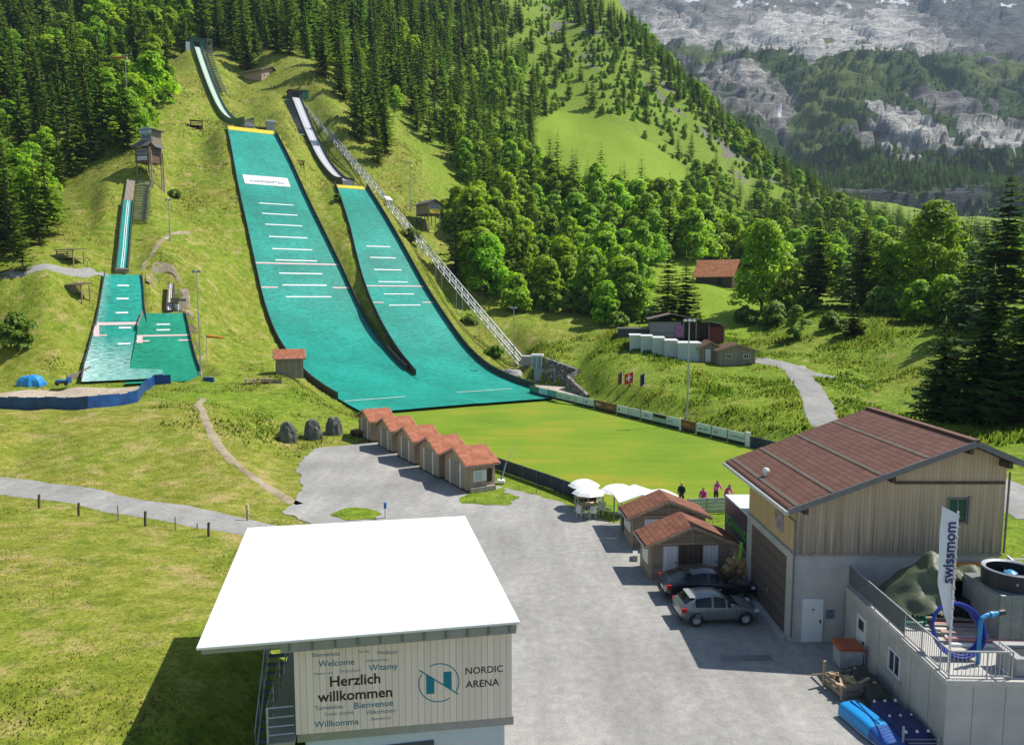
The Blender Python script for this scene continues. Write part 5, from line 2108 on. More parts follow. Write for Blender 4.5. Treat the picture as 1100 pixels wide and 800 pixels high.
# ------------------------------------------------------------------ pair of brown huts
t = gable('hut', 'nearer of two brown roofed huts, right behind the dark car, with two white doors', 'hut', (7.85, 40.42, 0), R(4), 4.85, 2.15, 2.05, 1.0, (.3, .3), M_TILE_B, M_BROWNB, group='brown roofed huts')
for x in (.78, 3.12):
    d = panel('door', M_DOORW, t, x, x + .85, .08, 1.92, 0, .05)
    MB().box(x + .72, x + .76, -.1, -.05, .9, 1.02).build('handle', M_BLACK, d)
MB().box(1.70, 3.05, -.045, 0, .05, 1.95).build('shutter', M_DTIMBER, t)
panel('corner_board', M_LARCH, t, 0, .14, 0, 2.05, 0, .06)
panel('corner_board', M_LARCH, t, 4.7, 4.85, 0, 2.05, 0, .06)
panel('tie_beam', M_LARCH, t, .1, 4.75, 2.0, 2.12, 0, .07)
panel('king_post', M_LARCH, t, 2.38, 2.5, 2.12, 2.95, 0, .07)
panel('side_board', M_FRAME, t, .3, 1.5, .75, 1.7, 0, .04, 'x')
t = gable('hut', 'farther of two brown roofed huts, beside the white canopy', 'hut', (7.62, 45.65, 0), R(3), 4.85, 2.1, 2.05, 1.0, (.3, .3), M_TILE_B, M_BROWNB, group='brown roofed huts')
panel('shutter', M_DOORW, t, .9, 1.9, .9, 1.9, 0, .05)
panel('door', M_DTIMBER, t, 2.4, 3.3, .1, 1.95, 0, .05)
panel('corner_board', M_LARCH, t, 0, .14, 0, 2.05, 0, .06)
panel('corner_board', M_LARCH, t, 4.7, 4.85, 0, 2.05, 0, .06)
panel('tie_beam', M_LARCH, t, .1, 4.75, 2.0, 2.12, 0, .07)
panel('king_post', M_LARCH, t, 2.38, 2.5, 2.12, 2.95, 0, .07)
for y in (.15, .8, 1.45):
    panel('poster', M_FRAME, t, y, y + .45, .95, 1.65, 0, .03, 'x')

# ------------------------------------------------------------------ the big barn
bn = thing('barn', 'large barn with dark brown tiled roof, wooden gable and concrete base', 'barn', (13.1, 32.75, 0), 0)
BW, BD = 9.5, 6.6
xr, er_, rr_, hl, hrr = 7.55, 0, 0, 6.55, 8.6
hr_ = 9.42
m = MB()
m.prism([(0, 0, 4.25), (BW, 0, 4.25), (BW, 0, 8.58), (xr, 0, hr_), (0, 0, hl)], (0, BD, 0))
me_ = m.build('gable_wall', M_BARNW, bn)
me_.location = (0, 0, 4.25)
for v in me_.data.vertices:
    v.co.z -= 4.25
MB().box(-.022, .0, .03, BD, 4.3, hl - .05).build('side_wall', M_BARNW2, bn)
MB().box(-.0, BW - .04, .04, BD, -.3, 4.248).build('concrete_base', M_BLOCK, bn)
MB().box(-.05, BW + .02, -.05, .037, 4.16, 4.26).build('drip_rail', M_LARCHG, bn)
MB().box(4.4, BW - .1, -.09, -.002, 7.55, 7.67).build('gable_beam', M_DTIMBER, bn)
# roof: two slopes with snow-guard ribs
sl1 = (hr_ - hl) / xr
sl2 = (hr_ - 8.58) / (BW - xr)
r = MB()
y0, y1 = -.75, 9.2
xe, xw = -.62, BW + .55
r.prism([(xr, y0, hr_ + .05), (xe, y0, hl + sl1 * xe + .05), (xe, y0, hl + sl1 * xe + .24), (xr, y0, hr_ + .24)], (0, y1 - y0, 0))
r.prism([(xr, y0, hr_ + .05), (xr, y0, hr_ + .24), (xw, y0, 8.58 - sl2 * .55 + .24), (xw, y0, 8.58 - sl2 * .55 + .05)], (0, y1 - y0, 0))
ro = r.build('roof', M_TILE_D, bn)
m = MB()
zf = lambda x: hl + sl1 * x + .30
for x in (xe + .35, 1.35, 3.45, 5.5):
    for dx in (-.04, .04):
        m.bar((x + dx, y0 + .1, zf(x + dx) - .02), (x + dx, y1 - .1, zf(x + dx) - .02), .022, .03)
m.build('snow_guard', plain('pale_grey_rail', (.36, .38, .34), .5, .3), ro)
MB().bar((xr, y0 - .03, hr_ + .14), (xe - .05, y0 - .03, hl + sl1 * xe + .14), .07, .26).build('barge_board', M_GUTTER, ro)
MB().bar((xr, y0 - .032, hr_ + .14), (xw + .05, y0 - .032, 8.58 - sl2 * .55 + .14), .07, .26).build('barge_board', M_GUTTER, ro)
MB().bar((xe - .09, y0, hl + sl1 * xe + .06), (xe - .09, y1, hl + sl1 * xe + .06), .18, .16).build('gutter', plain('light_zinc', (.5, .5, .49), .4, .4), ro)
MB().bar((xr, y0, hr_ + .27), (xr, y1, hr_ + .27), .32, .09).build('ridge_cap', plain('ridge_brown', (.16, .075, .05), .7), ro)
MB().lathe([(0.1, 0), (.1, .2), (.17, .22), (.19, .34), (.12, .45), (0.0, .47)], 12, (.1, 4.5, zf(.1) - .12)).build('roof_vent', M_FRAME, ro)
m = MB()
for x in (.15, 4.0, 7.4, 9.2):
    z = hl + sl1 * x if x < xr else hr_ - sl2 * (x - xr)
    m.box(x - .09, x + .09, -.7, 0, z - .30, z - .02)
for y in (.3, 1.4, 2.6, 3.8, 5.0, 6.2):
    m.box(-.6, 0, y - .08, y + .08, hl - .42, hl - .22)
m.build('rafter_end', M_DTIMBER, ro)
# gate side (faces the yard)
jb = MB()
jb.box(-.10, -.002, 5.85, 6.55, 0, 4.2)
jb.box(-.10, -.002, .05, .75, 0, 4.2)
jb.box(-.10, -.002, .75, 5.85, 3.85, 4.2)
jb.build('gate_surround', M_BLOCK, bn)
gt = MB().box(-.05, -.003, .75, 5.85, .05, 3.85).build('gate', M_BROWN, bn)
m = MB()
for z in (.68, 1.31, 1.94, 2.57, 3.2):
    m.box(-.058, -.05, .75, 5.85, z, z + .02)
m.build('gate_joint', M_BLACK, gt)
MB().box(-.08, -.05, 3.2, 3.35, 1.1, 1.3).build('gate_handle', M_STEEL, gt)
MB().box(-.4, -.10, .3, 6.6, 0, .10).build('threshold', M_CONC, bn)
pp = MB().box(-.06, -.024, 1.5, 2.6, 4.75, 5.6).build('banner', plain('faded_banner', (.35, .28, .30), .7, var=.5, scale=2.5), bn)
MB().tube([(-.5, -.35, 6.15), (-.1, -.08, 5.8), (-.1, -.08, 5.2), (-.1, -.08, .3)], .05, 6).build('downpipe', M_GUTTER, bn)
MB().tube([(BW + .1, -.08, 8.1), (BW + .08, -.06, 4.3)], .05, 6).build('downpipe', M_GUTTER, bn)
d = MB().box(.42, 1.38, -.05, .038, .02, 2.1).build('door', M_FRAME, bn)
MB().box(1.22, 1.27, -.11, -.05, .95, 1.1).build('handle', M_BLACK, d)
MB().box(.86, .95, -.06, -.05, 1.55, 1.64).build('door_sign', M_INKB, d)
w_ = window(bn, 6.88, 7.78, 5.7, 6.9, -.002, 'y', -1, M_GUTTER)
MB().box(6.96, 7.70, -.030, -.024, 5.9, 6.82).build('curtain', plain('green_curtain', (.03, .10, .05), .7), w_)
MB().box(7.80, 7.92, -.12, -.02, 5.67, 6.95).build('shutter', M_LARCHG, bn)
m = MB()
for (x, z) in ((1.55, 1.15), (1.75, 1.15), (1.55, 1.38), (1.75, 1.38)):
    m.box(x, x + .15, -.06, .04, z, z + .17)
m.build('socket_box', plain('blue_grey_plastic', (.12, .17, .26), .5), bn)
fl_ = thing('rescue_sled', 'orange rescue sled hung on the concrete wall under the barn window', 'sled', (20.9, 32.66, 3.35), 0)
MB().box(-.75, .75, -.12, .0, .05, .55).build('shell', plain('orange_plastic', (.62, .20, .02), .45), fl_, bevel=.06)
MB().tube([(.7, -.06, .1), (1.3, -.05, .25), (2.0, -.03, .7)], .035, 6).build('hose', plain('blue_hose', (.03, .12, .25), .5), fl_)
MB().box(-.1, .1, -.2, -.13, 0.0, .12).build('cap', M_FRAME, fl_)

# truck body beside the barn, navy with green letters
tb = thing('box_trailer', 'navy box trailer with green lettering and white roof beside the barn', 'trailer', (13.15, 39.45, 0), R(0))
MB().box(0, 2.4, 0, 4.55, .75, 3.9).build('body', plain('navy_panels', (.022, .03, .075), .4, var=.15), tb)
MB().box(-.02, 2.42, -.02, 4.57, 3.9, 3.97).build('roof', plain('pale_trailer_roof', (.62, .70, .70), .5, var=.08), tb)
MB().box(.2, 2.2, .2, 4.4, .5, .75).build('chassis', M_BLACK, tb)
for y in (1.0, 1.9):
    for x in (.16, 2.24):
        o = MB().lathe([(.2, -.13), (.42, -.13), (.46, -.08), (.46, .08), (.42, .13), (.2, .13)], 18).build('wheel', M_BLACK, tb, (x, y, .46))
        o.rotation_euler = (0, PI / 2, 0)
text_part('lettering', 'SCHWAND', .78, plain('green_lettering', (.10, .42, .06), .5), tb, (-.004, 4.3, 2.35), (0, -1, 0), (0, 0, 1), .002, .012)

# ------------------------------------------------------------------ annex with roof terrace at the bottom right
an = thing('annex', 'low concrete building with a roof terrace and railing in front of the barn', 'building', (15.15, 24.2, 0), R(-2))
MB().box(0, 11, 0, 8.35, -.2, 2.62).build('wall', M_BLOCK, an)
m = MB()
m.box(-.06, 11, -.06, .25, 2.62, 2.8)
m.box(-.06, .25, .25, 8.35, 2.62, 2.8)
m.build('coping', stone_like('pale_coping', (.42, .40, .36), (.56, .54, .49), 1.2, .25), an)
m = MB()
for x in (.9, 2.0, 3.1, 4.2):
    m.box(x, x + .014, -.006, .0, 0, 2.6)
for y in (1.1, 2.4, 3.7, 5.0):
    m.box(-.006, 0, y, y + .014, 0, 2.6)
m.build('joint', plain('dark_joint', (.18, .18, .17), .9), an)
w_ = window(an, 3.15, 4.1, 1.05, 2.0, 0, 'x', -1)
MB().box(-.14, -.0, 3.05, 4.2, .98, 1.045).build('sill', M_CONC, an)
d = MB().box(-.05, 0, 6.15, 7.05, .05, 2.12).build('door', M_FRAME, an)
MB().box(-.10, -.05, 6.25, 6.30, 1.0, 1.12).build('handle', M_BLACK, d)
MB().box(-.056, -.05, 6.35, 6.85, 1.5, 1.95).build('pane', M_GLASS, d)
# railing with vertical bars
rl = MB()
path = [(.1, 8.3), (.1, .12), (2.25, .12), (2.25, .9)]
for (a, b) in zip(path, path[1:]):
    n = max(1, int(math.hypot(b[0] - a[0], b[1] - a[1]) / .14))
    for z in (2.9, 3.78):
        rl.bar((*a, z), (*b, z), .05, .05)
    for k in range(n + 1):
        x, y = a[0] + (b[0] - a[0]) * k / n, a[1] + (b[1] - a[1]) * k / n
        rl.bar((x, y, 2.8 if k % 9 == 0 else 2.9), (x, y, 3.78), .04 if k % 9 == 0 else .016)
rl.build('railing', M_STEEL, an)
pnl = MB().box(.06, .075, 3.2, 8.3, 2.95, 3.75).build('railing_mesh', plain('grey_mesh_panel', (.16, .175, .185), .5, .3), an)
lg = MB().box(2.55, 9, .35, 1.5, 2.625, 3.35)
lg.build('stone_trough', M_CONC, an)
MB().box(2.45, 9, .25, .45, 3.35, 3.47).box(2.45, 9, 1.3, 1.6, 3.35, 3.47).box(2.45, 2.75, .45, 1.3, 3.35, 3.47).build('trough_rim', M_CONC, an)
MB().box(2.75, 9, .45, 1.3, 3.352, 3.356).build('trough_floor', M_BLACK, an)

# ------------------------------------------------------------------ garages and sheds on the bank
G0, G1_ = on(676, 374, 127), on(731, 382, 120.5)
dirg = (Vector((G1_.x - G0.x, G1_.y - G0.y, 0))).normalized()
rzg = math.atan2(dirg.y, dirg.x)
glab = ['leftmost of the five white garage boxes', 'second white garage box from the left', 'middle one of the five white garage boxes', 'fourth white garage box from the left', 'largest white garage box, next to the timber shed']
M_GAR = plain('white_render', (.56, .60, .60), .7, var=.08)
for i, (pa, pb, Yg) in enumerate(((676.5, 688, 126.5), (688.5, 700.5, 125), (701, 713.5, 123.5), (714, 727.5, 122), (728, 752, 120.5))):
    a = on(pa, 372 + i * 2.4, Yg)
    b = at(pb, 373 + i * 2.4, Yg)
    wd = b.x - a.x
    t = thing('garage', glab[i], 'garage', (a.x, a.y, a.z), R(-8), 'white garage boxes')
    MB().box(0, wd, 0, 5.2, -.8, 2.6).build('wall', M_GAR, t)
    MB().box(-.12, wd + .12, -.25, 5.4, 2.6, 2.78).build('roof', plain('pale_flat_roof', (.62, .62, .60), .7), t)
    d = MB().box(.15, wd - .15, -.04, 0, .05, 2.2).build('door', plain('pale_green_door', (.44, .53, .50), .6, var=.08), t)
    MB().box(.15, wd - .15, -.05, -.04, 1.1, 1.13).build('door_joint', M_GUTTER, d)
for (pa, pb, py, Yg, lab, dd) in ((752, 774, 384, 119.5, 'small greyed timber shed with a white door beside the garages', True), (771.5, 810.5, 388.5, 116.5, 'wide greyed timber shed at the right end of the garages', False)):
    a, b = on(pa, py, Yg), at(pb, py, Yg)
    wd = b.x - a.x
    t = gable('timber_shed', lab, 'shed', (a.x, a.y, a.z + .1), R(-4), wd, 4.5, 2.3, .95, (.5, .4), M_TILE_D, M_TIMBER, base=.8, group='timber sheds by the garages')
    if dd:
        panel('door', M_FRAME, t, wd * .25, wd * .25 + .9, 0, 2.0)
    else:
        window(t, wd * .22, wd * .22 + .8, 1.0, 1.7)
        window(t, wd * .68, wd * .68 + .8, 1.0, 1.7)
# long shed behind
a, b = on(698, 365, 136), at(776, 360, 136)
wd = b.x - a.x
t = thing('open_shed', 'long brown roofed open shed behind the white garages', 'shed', (a.x, a.y, a.z), R(-7))
MB().box(0, wd * .42, .1, 6, -.6, 3.2).build('grey_wall', planks('grey_boards', (.20, .20, .19), (.30, .30, .285), .25, 'Z'), t)
MB().box(wd * .42, wd - .1, 3.2, 6, -.6, 2.9).build('back_wall', M_DTIMBER, t)
MB().box(wd * .80, wd - .1, .3, 3.2, -.6, 2.3).build('red_wall', planks('red_boards', (.16, .04, .03), (.22, .06, .045), .2, 'X'), t)
m = MB()
m.prism([(wd * .28, -.8, 4.6), (wd + .6, -.8, 2.5), (wd + .6, -.8, 2.68), (wd * .28, -.8, 4.78)], (0, 7.4, 0))
m.prism([(wd * .28, -.8, 4.6), (wd * .28, -.8, 4.78), (-.5, -.8, 3.75), (-.5, -.8, 3.57)], (0, 7.4, 0))
m.build('roof', plain('weathered_brown_roof', (.17, .135, .11), .8, var=.25), t)
for x in (wd * .45, wd * .62, wd * .79, wd - .1):
    MB().box(x - .09, x + .09, -.3, -.12, -.6, 4.0 - (x / wd - .28) * 2.2).build('post', M_TIMBER, t)
MB().box(wd * .34, wd * .46, -.2, .095, .4, 2.6).build('pink_panel', plain('pink_banner', (.42, .16, .30), .7, var=.35, scale=1.2), t)
a, b = on(664, 360, 138), at(700, 360, 138)
t = thing('flat_shed', 'low grey flat roofed shed left of the long open shed', 'shed', (a.x, a.y, a.z), R(-7))
MB().box(0, b.x - a.x, 0, 5, -.8, 2.0).build('wall', M_NIGHT, t)
MB().box(-.2, b.x - a.x + .2, -.3, 5.3, 2.0, 2.15).build('roof', M_GUTTER, t)
# red roofed hay barn
a = on(745, 303, 193)
t = thing('hay_barn', 'old dark timber hay barn with an orange red tiled roof in the meadow', 'barn', (a.x, a.y, a.z - .2), R(-32))
MB().prism([(10.0, 0, -1), (10.0, 8, -1), (10.0, 8, 2.2), (10.0, 4, 5.9), (10.0, 0, 2.2)], (-9.4, 0, 0)).build('wall', M_DTIMBER, t)
r = MB()
for sg_, ya in ((-1, -.9), (1, 8.9)):
    r.prism([(-.2, 4, 6.05), (10.8, 4, 6.05), (10.8, ya, 1.55), (-.2, ya, 1.55)], (0, 0, .22))
r.build('roof', M_TILE_O, t)
panel('door', M_BLACK, t, 6.2, 7.6, -.4, 1.6)
# alpine hut top
a = on(281, 86, 264)
t = gable('alpine_hut', 'small wooden alpine hut at the forest edge above the jumps', 'hut', (a.x, a.y, a.z + .9), R(62), 8.6, 9.0, 3.2, 2.0, (1.0, .9), M_DTIMBER, M_LARCH, base=4)
window(t, 1.0, 1.8, 1.0, 1.9)
window(t, 4.4, 5.2, 1.0, 1.9)
# hut at the foot of the big slope
a = on(297, 414, 118)
t = gable('hut', 'lone timber hut with red tiled roof at the lower left edge of the largest jump', 'hut', (a.x, a.y, a.z), R(-70), 3.0, 4.1, 2.6, 1.1, (.45, .4), M_TILE_R, M_TIMBER, base=.8)
panel('door', M_LARCHG, t, 1.0, 1.9, 0, 1.95)
window(t, 1.2, 1.9, 1.9, 2.5)

# ------------------------------------------------------------------ jump buildings
def stilt_house(t, x0, x1, y0, y1, zf, h, base, mat, n=2):
    for x in np.linspace(x0 + .1, x1 - .1, n):
        for y in (y0 + .1, y1 - .1):
            MB().box(x - .09, x + .09, y - .09, y + .09, base, zf).build('stilt', M_TIMBER, t)
    MB().box(x0 - .1, x1 + .1, y0 - .1, y1 + .1, zf - .2, zf).build('floor', M_DTIMBER, t)
    MB().box(x0, x1, y0, y1, zf, zf + h).build('cabin', mat, t)


# start house, largest jump
q = H1.pt(189.5, 0, float(H1.zin(188)))
rzh = math.atan2(H1.v[1], H1.v[0])
t = thing('start_house', 'dark green start house at the top of the largest jump', 'start house', q, rzh)
MB().box(-2.2, 3.0, -.4, 4, -4, 3.2).build('cabin', M_GRN, t)
MB().box(-2.5, 3.3, -.8, 4.3, 3.2, 3.4).build('roof', M_GRN, t)
MB().box(-1.0, 1.0, -.44, -.41, .1, 2.2).build('opening', M_BLACK, t)
m = MB()
for x in (3.4, 4.9):
    m.box(x - .1, x + .1, -1.2, -1.0, -4, 3.4)
    m.box(x - .1, x + .1, 1.2, 1.4, -4, 3.4)
m.box(3.2, 5.1, -1.4, 1.6, .8, 1.0)
m.box(3.2, 5.1, -1.4, 1.6, 3.3, 3.45)
m.build('stair_tower', M_DSTEEL, t)
MB().box(-3.6, -2.3, -.6, 1, -3, 1.6).build('side_box', M_PANEL, t)
q = H2.pt(62.3, 0, float(H2.zin(61.7)))
t = thing('start_house', 'small brown start house with green lift cabin at the top of the middle jump', 'start house', q, rzh)
MB().box(-2.0, 1.7, -.2, 3.4, -3.0, 2.4).build('cabin', M_DTIMBER, t)
MB().box(-2.3, 2.0, -.7, 3.7, 2.4, 2.6).build('roof', plain('rust_roof', (.16, .08, .05), .8), t)
MB().box(-1.2, 1.2, -.24, -.2, .1, 1.9).build('opening', M_BLACK, t)
MB().box(2.1, 4.4, .2, 3.2, -3.0, 3.0).build('green_cabin', plain('bottle_green', (.02, .13, .08), .5), t)
MB().box(2.0, 4.5, .1, 3.3, 3.0, 3.15).build('cabin_roof', plain('bottle_green', (.02, .13, .08), .5), t)
a = H2.pt(59, -4.6, float(H2.zin(58)))
t = thing('service_box', 'low grey concrete box left of the middle start house', 'service box', a, rzh)
MB().box(-2.4, 0, -.5, 2.0, -4, -.9).build('body', M_CONC, t)
MB().box(-2.5, .1, -.6, 2.1, -.9, -.78).build('lid', M_GUTTER, t)
# tower of the small jump
a = on(155, 193, 163)
t = thing('jump_tower', 'narrow timber start and judges tower on stilts above the small jump', 'tower', (a.x, a.y, a.z - .3), R(-18))
for (x, y) in ((-2.2, 0), (1.9, 0), (-2.2, 4), (1.9, 4), (2.6, 0), (2.6, 4)):
    MB().box(x - .12, x + .12, y - .12, y + .12, -1.5, 7.4).build('stilt', M_TIMBER, t)
t.scale = (.84, .84, 1)
MB().box(-2.4, 2.1, -.2, 4.2, 5.0, 8.2).build('cabin', planks('tower_boards', (.12, .075, .05), (.2, .13, .09), .18, 'XY'), t)
window(t, -1.7, 1.4, 6.7, 7.8, -.2)
pl_ = MB().box(-1.7, 1.6, -.3, -.23, 5.4, 6.3).build('sign_board', M_PANEL, t)
rf_ = MB()
rf_.prism([(-2.9, -1.2, 8.1), (2.6, -1.2, 8.1), (2.2, 1.2, 9.9), (-1.6, 1.2, 9.9)], (0, 0, .15))
rf_.build('lower_roof', plain('slate_roof', (.11, .10, .10), .7), t)
MB().box(-1.4, 2.0, 1.0, 4.4, 8.0, 12.0).build('upper_cabin', M_TIMBER, t)
window(t, -1.1, 1.7, 10.0, 11.1, 1.0)
MB().box(-1.6, 2.2, .75, .97, 11.25, 12.5).build('name_board', plain('blue_white_board', (.45, .52, .62), .5), t)
MB().prism([(-1.7, .7, 12.0), (2.9, .7, 12.0), (2.9, 4.8, 12.0), (-1.7, 4.8, 12.0)], (0, 0, .18)).build('upper_roof', plain('slate_roof', (.11, .10, .10), .7), t)
MB().prism([(2.12, .9, 9.0), (3.2, .9, 8.2), (3.2, 4.4, 8.2), (2.12, 4.4, 9.0)], (0, 0, .12)).build('side_roof', plain('slate_roof', (.11, .10, .10), .7), t)
text_part('lettering', 'NORDIC', .62, M_INKB, t, (-.9, .745, 11.6), (1, 0, 0), (0, 0, 1), .003)
# judges hut on stilts beside the lift
a = on(460, 246, 200)
t = thing('judges_hut', 'brown hut on tall stilts beside the lift with a yellow panel', 'hut', (a.x, a.y, a.z), R(-52))
stilt_house(t, -3.2, 3.2, -1.8, 1.8, 3.4, 2.6, -2.5, M_TIMBER, 4)
r = MB()
r.prism([(-3.8, -2.5, 5.8), (-3.8, 0, 7.0), (-3.8, 2.5, 5.8), (-3.8, 2.5, 6.0), (-3.8, 0, 7.2), (-3.8, -2.5, 6.0)], (7.6, 0, 0))
r.build('roof', plain('slate_roof', (.11, .10, .10), .7), t)
MB().prism([(-3.2, -1.8, 6.0), (-3.2, 0, 6.86), (-3.2, 1.8, 6.0)], (6.4, 0, 0)).build('gable_end', M_TIMBER, t)
MB().box(3.22, 3.3, -1.4, 1.4, 3.5, 4.6).build('yellow_panel', M_YEL, t)
window(t, -1.5, 1.5, 4.7, 5.5, 3.2, 'x', 1)
# coach platforms and little boxes on the slope
for (px, py, Y, w_, d_, h_, rz, lab, mat) in (
        (211, 133, 205, 3.0, 2.0, 1.7, 20, 'dark wooden box on the grass left of the largest take-off', M_DTIMBER),
        (76, 284, 128, 3.2, 2.4, 1.7, -10, 'wooden coaches stand next to the dark trees, upper one', M_TIMBER),
        (84, 307, 121, 2.6, 1.8, 1.5, -10, 'wooden coaches stand on the path bend, lower one', M_TIMBER),
        (323, 188, 203, 1.8, 1.5, 1.3, 20, 'tiny wooden platform between the two largest slopes', M_DTIMBER)):
    a = on(px, py, Y)
    t = thing('coach_stand', lab, 'platform', (a.x, a.y, a.z), R(rz))
    for x in (-w_ / 2, w_ / 2):
        for y in (-d_ / 2, d_ / 2):
            MB().box(x - .08, x + .08, y - .08, y + .08, -1.6, h_).build('post', mat, t)
    MB().box(-w_ / 2 - .1, w_ / 2 + .1, -d_ / 2 - .1, d_ / 2 + .1, h_ * .25, h_ * .25 + .12).build('floor', mat, t)
    m = MB()
    for z in (.45, .65, .85):
        m.box(-w_ / 2, w_ / 2, -d_ / 2 - .1, -d_ / 2 - .04, h_ * z, h_ * z + .15)
    m.build('rail', mat, t)
    MB().prism([(-w_ / 2 - .3, -d_ / 2 - .3, h_), (w_ / 2 + .3, -d_ / 2 - .3, h_), (w_ / 2 + .3, d_ / 2 + .3, h_ + .4), (-w_ / 2 - .3, d_ / 2 + .3, h_ + .4)], (0, 0, .1)).build('roof', M_DTIMBER, t)
a = on(291, 145, 222)
t = thing('camera_cabin', 'small grey cabin with a white top at the knoll of the largest slope', 'cabin', (a.x, a.y, a.z), R(25))
MB().box(-1.3, 1.3, -1, 1, -1.2, 1.9).build('cabin', M_CONC, t)
MB().box(-1.5, 1.5, -1.2, 1.2, 1.9, 2.4).build('roof', M_FRAME, t)
MB().box(-5, -1.3, -.6, .6, -1.4, .3).build('low_wall', M_DTIMBER, t)
a = on(192, 328, 127.5)
t = thing('start_platform', 'small white and grey start box beside the stubby inrun', 'start box', (a.x, a.y, a.z), R(-25))
MB().box(-.9, .9, -.8, .8, -1, 1.9).build('cabin', M_TIMBER, t)
MB().box(-1.0, 1.0, -1.0, -.8, -.2, 1.0).build('front_board', M_FRAME, t)
MB().box(-1.1, 1.1, -1.0, 1.0, 1.9, 2.0).build('roof', M_GUTTER, t)
# ------------------------------------------------------------------ the inclined lift
A_, B_ = at(325, 108, 254), at(575, 404, 141)
lf = thing('inclined_lift', 'long steel truss track of the inclined lift climbing beside the middle jump', 'lift track', (0, 0, 0))
dl = (B_ - A_)
dn = dl.normalized()
side = Vector((dn.y, -dn.x, 0)).normalized()
upv = side.cross(dn).normalized()
if upv.z < 0:
    upv = -upv
for sg_ in (-1, 1):
    m = MB()
    m.bar(A_ + side * .8 * sg_, B_ + side * .8 * sg_, .22, .22, upv)
    m.build('rail', M_STEEL, lf)
m = MB()
for sg_ in (-1, 1):
    m.bar(A_ + side * .8 * sg_ - upv * .8, B_ + side * .8 * sg_ - upv * .8, .14, .14, upv)
m.build('lower_chord', M_STEEL, lf)
m = MB()
n = int(dl.length / 1.6)
for k in range(n):
    p, q = A_ + dl * (k / n), A_ + dl * ((k + 1) / n)
    for sg_ in (-1, 1):
        a, b = (p - upv * .8, q) if k % 2 else (p, q - upv * .8)
        m.bar(a + side * .8 * sg_, b + side * .8 * sg_, .06)
    m.bar(p - side * .8, p + side * .8, .08)
    m.bar(p - side * .8, q + side * .8, .05)
m.build('lattice', M_STEEL, lf)
m = MB()
for sg_ in (1.15,):
    for k in range(0, n, 3):
        p = A_ + dl * (k / n) + side * sg_
        m.bar(p, p + Vector((0, 0, 1.0)), .05)
    m.bar(A_ + side * sg_ + Vector((0, 0, 1)), B_ + side * sg_ + Vector((0, 0, 1)), .05)
m.build('handrail', M_STEEL, lf)
for f in np.linspace(.06, .93, 13):
    p = A_ + dl * f - upv * .8
    zg_ = g1(p.x, p.y)
    m = MB()
    for sg_ in (-1, 1):
        q = p + side * .8 * sg_
        m.bar((q.x, q.y, zg_ - 1.2), q, .13)
    m.bar(Vector((p.x, p.y, max(zg_, p.z - 2.0))) - side * .8, p + side * .8, .06)
    m.build('support', M_STEEL, lf)
p = A_ + dl * .50
c = MB()
c.obox(p + upv * .5, side, dn, upv, .85, 1.1, .4)
c.build('carriage', M_WHT, lf)
p = A_ + dl * .985
MB().obox((p.x, p.y, g1(p.x, p.y) + .5), (1, 0, 0), (0, 1, 0), (0, 0, 1), 1.6, 1.6, .9).build('foot_block', M_CONC, lf)
a = on(580, 404, 134.5)
t = thing('lift_station', 'grey green lower lift station with a small cabin on its roof', 'lift station', (a.x, a.y, a.z), R(-8))
MB().box(-1.1, 1.6, 0, 2.4, -1, 2.6).build('base', plain('grey_green_panels', (.33, .40, .40), .5, var=.12), t)
MB().box(-1.5, .3, .2, 2.0, 2.6, 4.9).build('cabin', plain('glass_cabin', (.20, .30, .29), .3, var=.12), t)
MB().box(-1.7, .5, 0, 2.2, 4.9, 5.3).build('roof', M_FRAME, t)
m = MB()
for x in (-1.5, -.6, .3):
    m.box(x - .05, x + .05, .14, .2, 2.6, 4.9)
m.build('mullion', M_FRAME, t)
for (px, py, Y, r_, lab) in ((553, 409, 139, 1.5, 'pale boulder left of the lower lift station'), (546, 406, 141, 1.0, 'smaller pale boulder behind the board edge near the lift foot'), (741, 449, 90, .7, 'pale boulder at the foot of the tall mast'), (733, 450, 90, .6, 'small pale boulder left of the tall mast foot')):
    a = on(px, py, Y)
    bm = bmesh.new()
    bmesh.ops.create_icosphere(bm, subdivisions=2, radius=r_)
    for v in bm.verts:
        k = 1 + .22 * float(fbm(v.co.x * 1.3 + px, v.co.y * 1.3 + v.co.z, 3, 5)[()] if hasattr(fbm(0., 0.), 'shape') else 0)
        v.co = Vector((v.co.x * k * 1.15, v.co.y * k, v.co.z * k * .7))
    me = bpy.data.meshes.new('boulder')
    bm.to_mesh(me)
    bm.free()
    me.materials.append(stone_like('pale_rock', (.30, .28, .26), (.46, .43, .40), 1.5, .6))
    o = bpy.data.objects.new('boulder', me)
    COL.objects.link(o)
    o.location = (a.x, a.y, a.z + r_ * .3)
    tag(o, lab, 'boulder')


# dry stone wall right of the lift
def stone_mat():
    m, nt, b = new_mat('block_stone_wall')
    v = coords(nt)
    vo = nt.nodes.new('ShaderNodeTexVoronoi')
    vo.feature = 'DISTANCE_TO_EDGE'
    vo.inputs['Scale'].default_value = 1.5
    nt.links.new(v, vo.inputs['Vector'])
    v2 = nt.nodes.new('ShaderNodeTexVoronoi')
    v2.inputs['Scale'].default_value = 1.5
    nt.links.new(v, v2.inputs['Vector'])
    bw = nt.nodes.new('ShaderNodeRGBToBW')
    nt.links.new(v2.outputs['Color'], bw.inputs[0])
    c = ramp(nt, bw.outputs[0], [(.2, (.14, .13, .12)), (.8, (.34, .32, .30))]).outputs[0]
    e_ = ramp(nt, vo.outputs['Distance'], [(.0, (.15, .15, .15)), (.10, (1, 1, 1))]).outputs[0]
    c = mixc(nt, 1, c, e_, 'MULTIPLY')
    nt.links.new(c, b.inputs['Base Color'])
    b.inputs['Roughness'].default_value = .9
    bump(nt, b, e_, 1, .2)
    return m


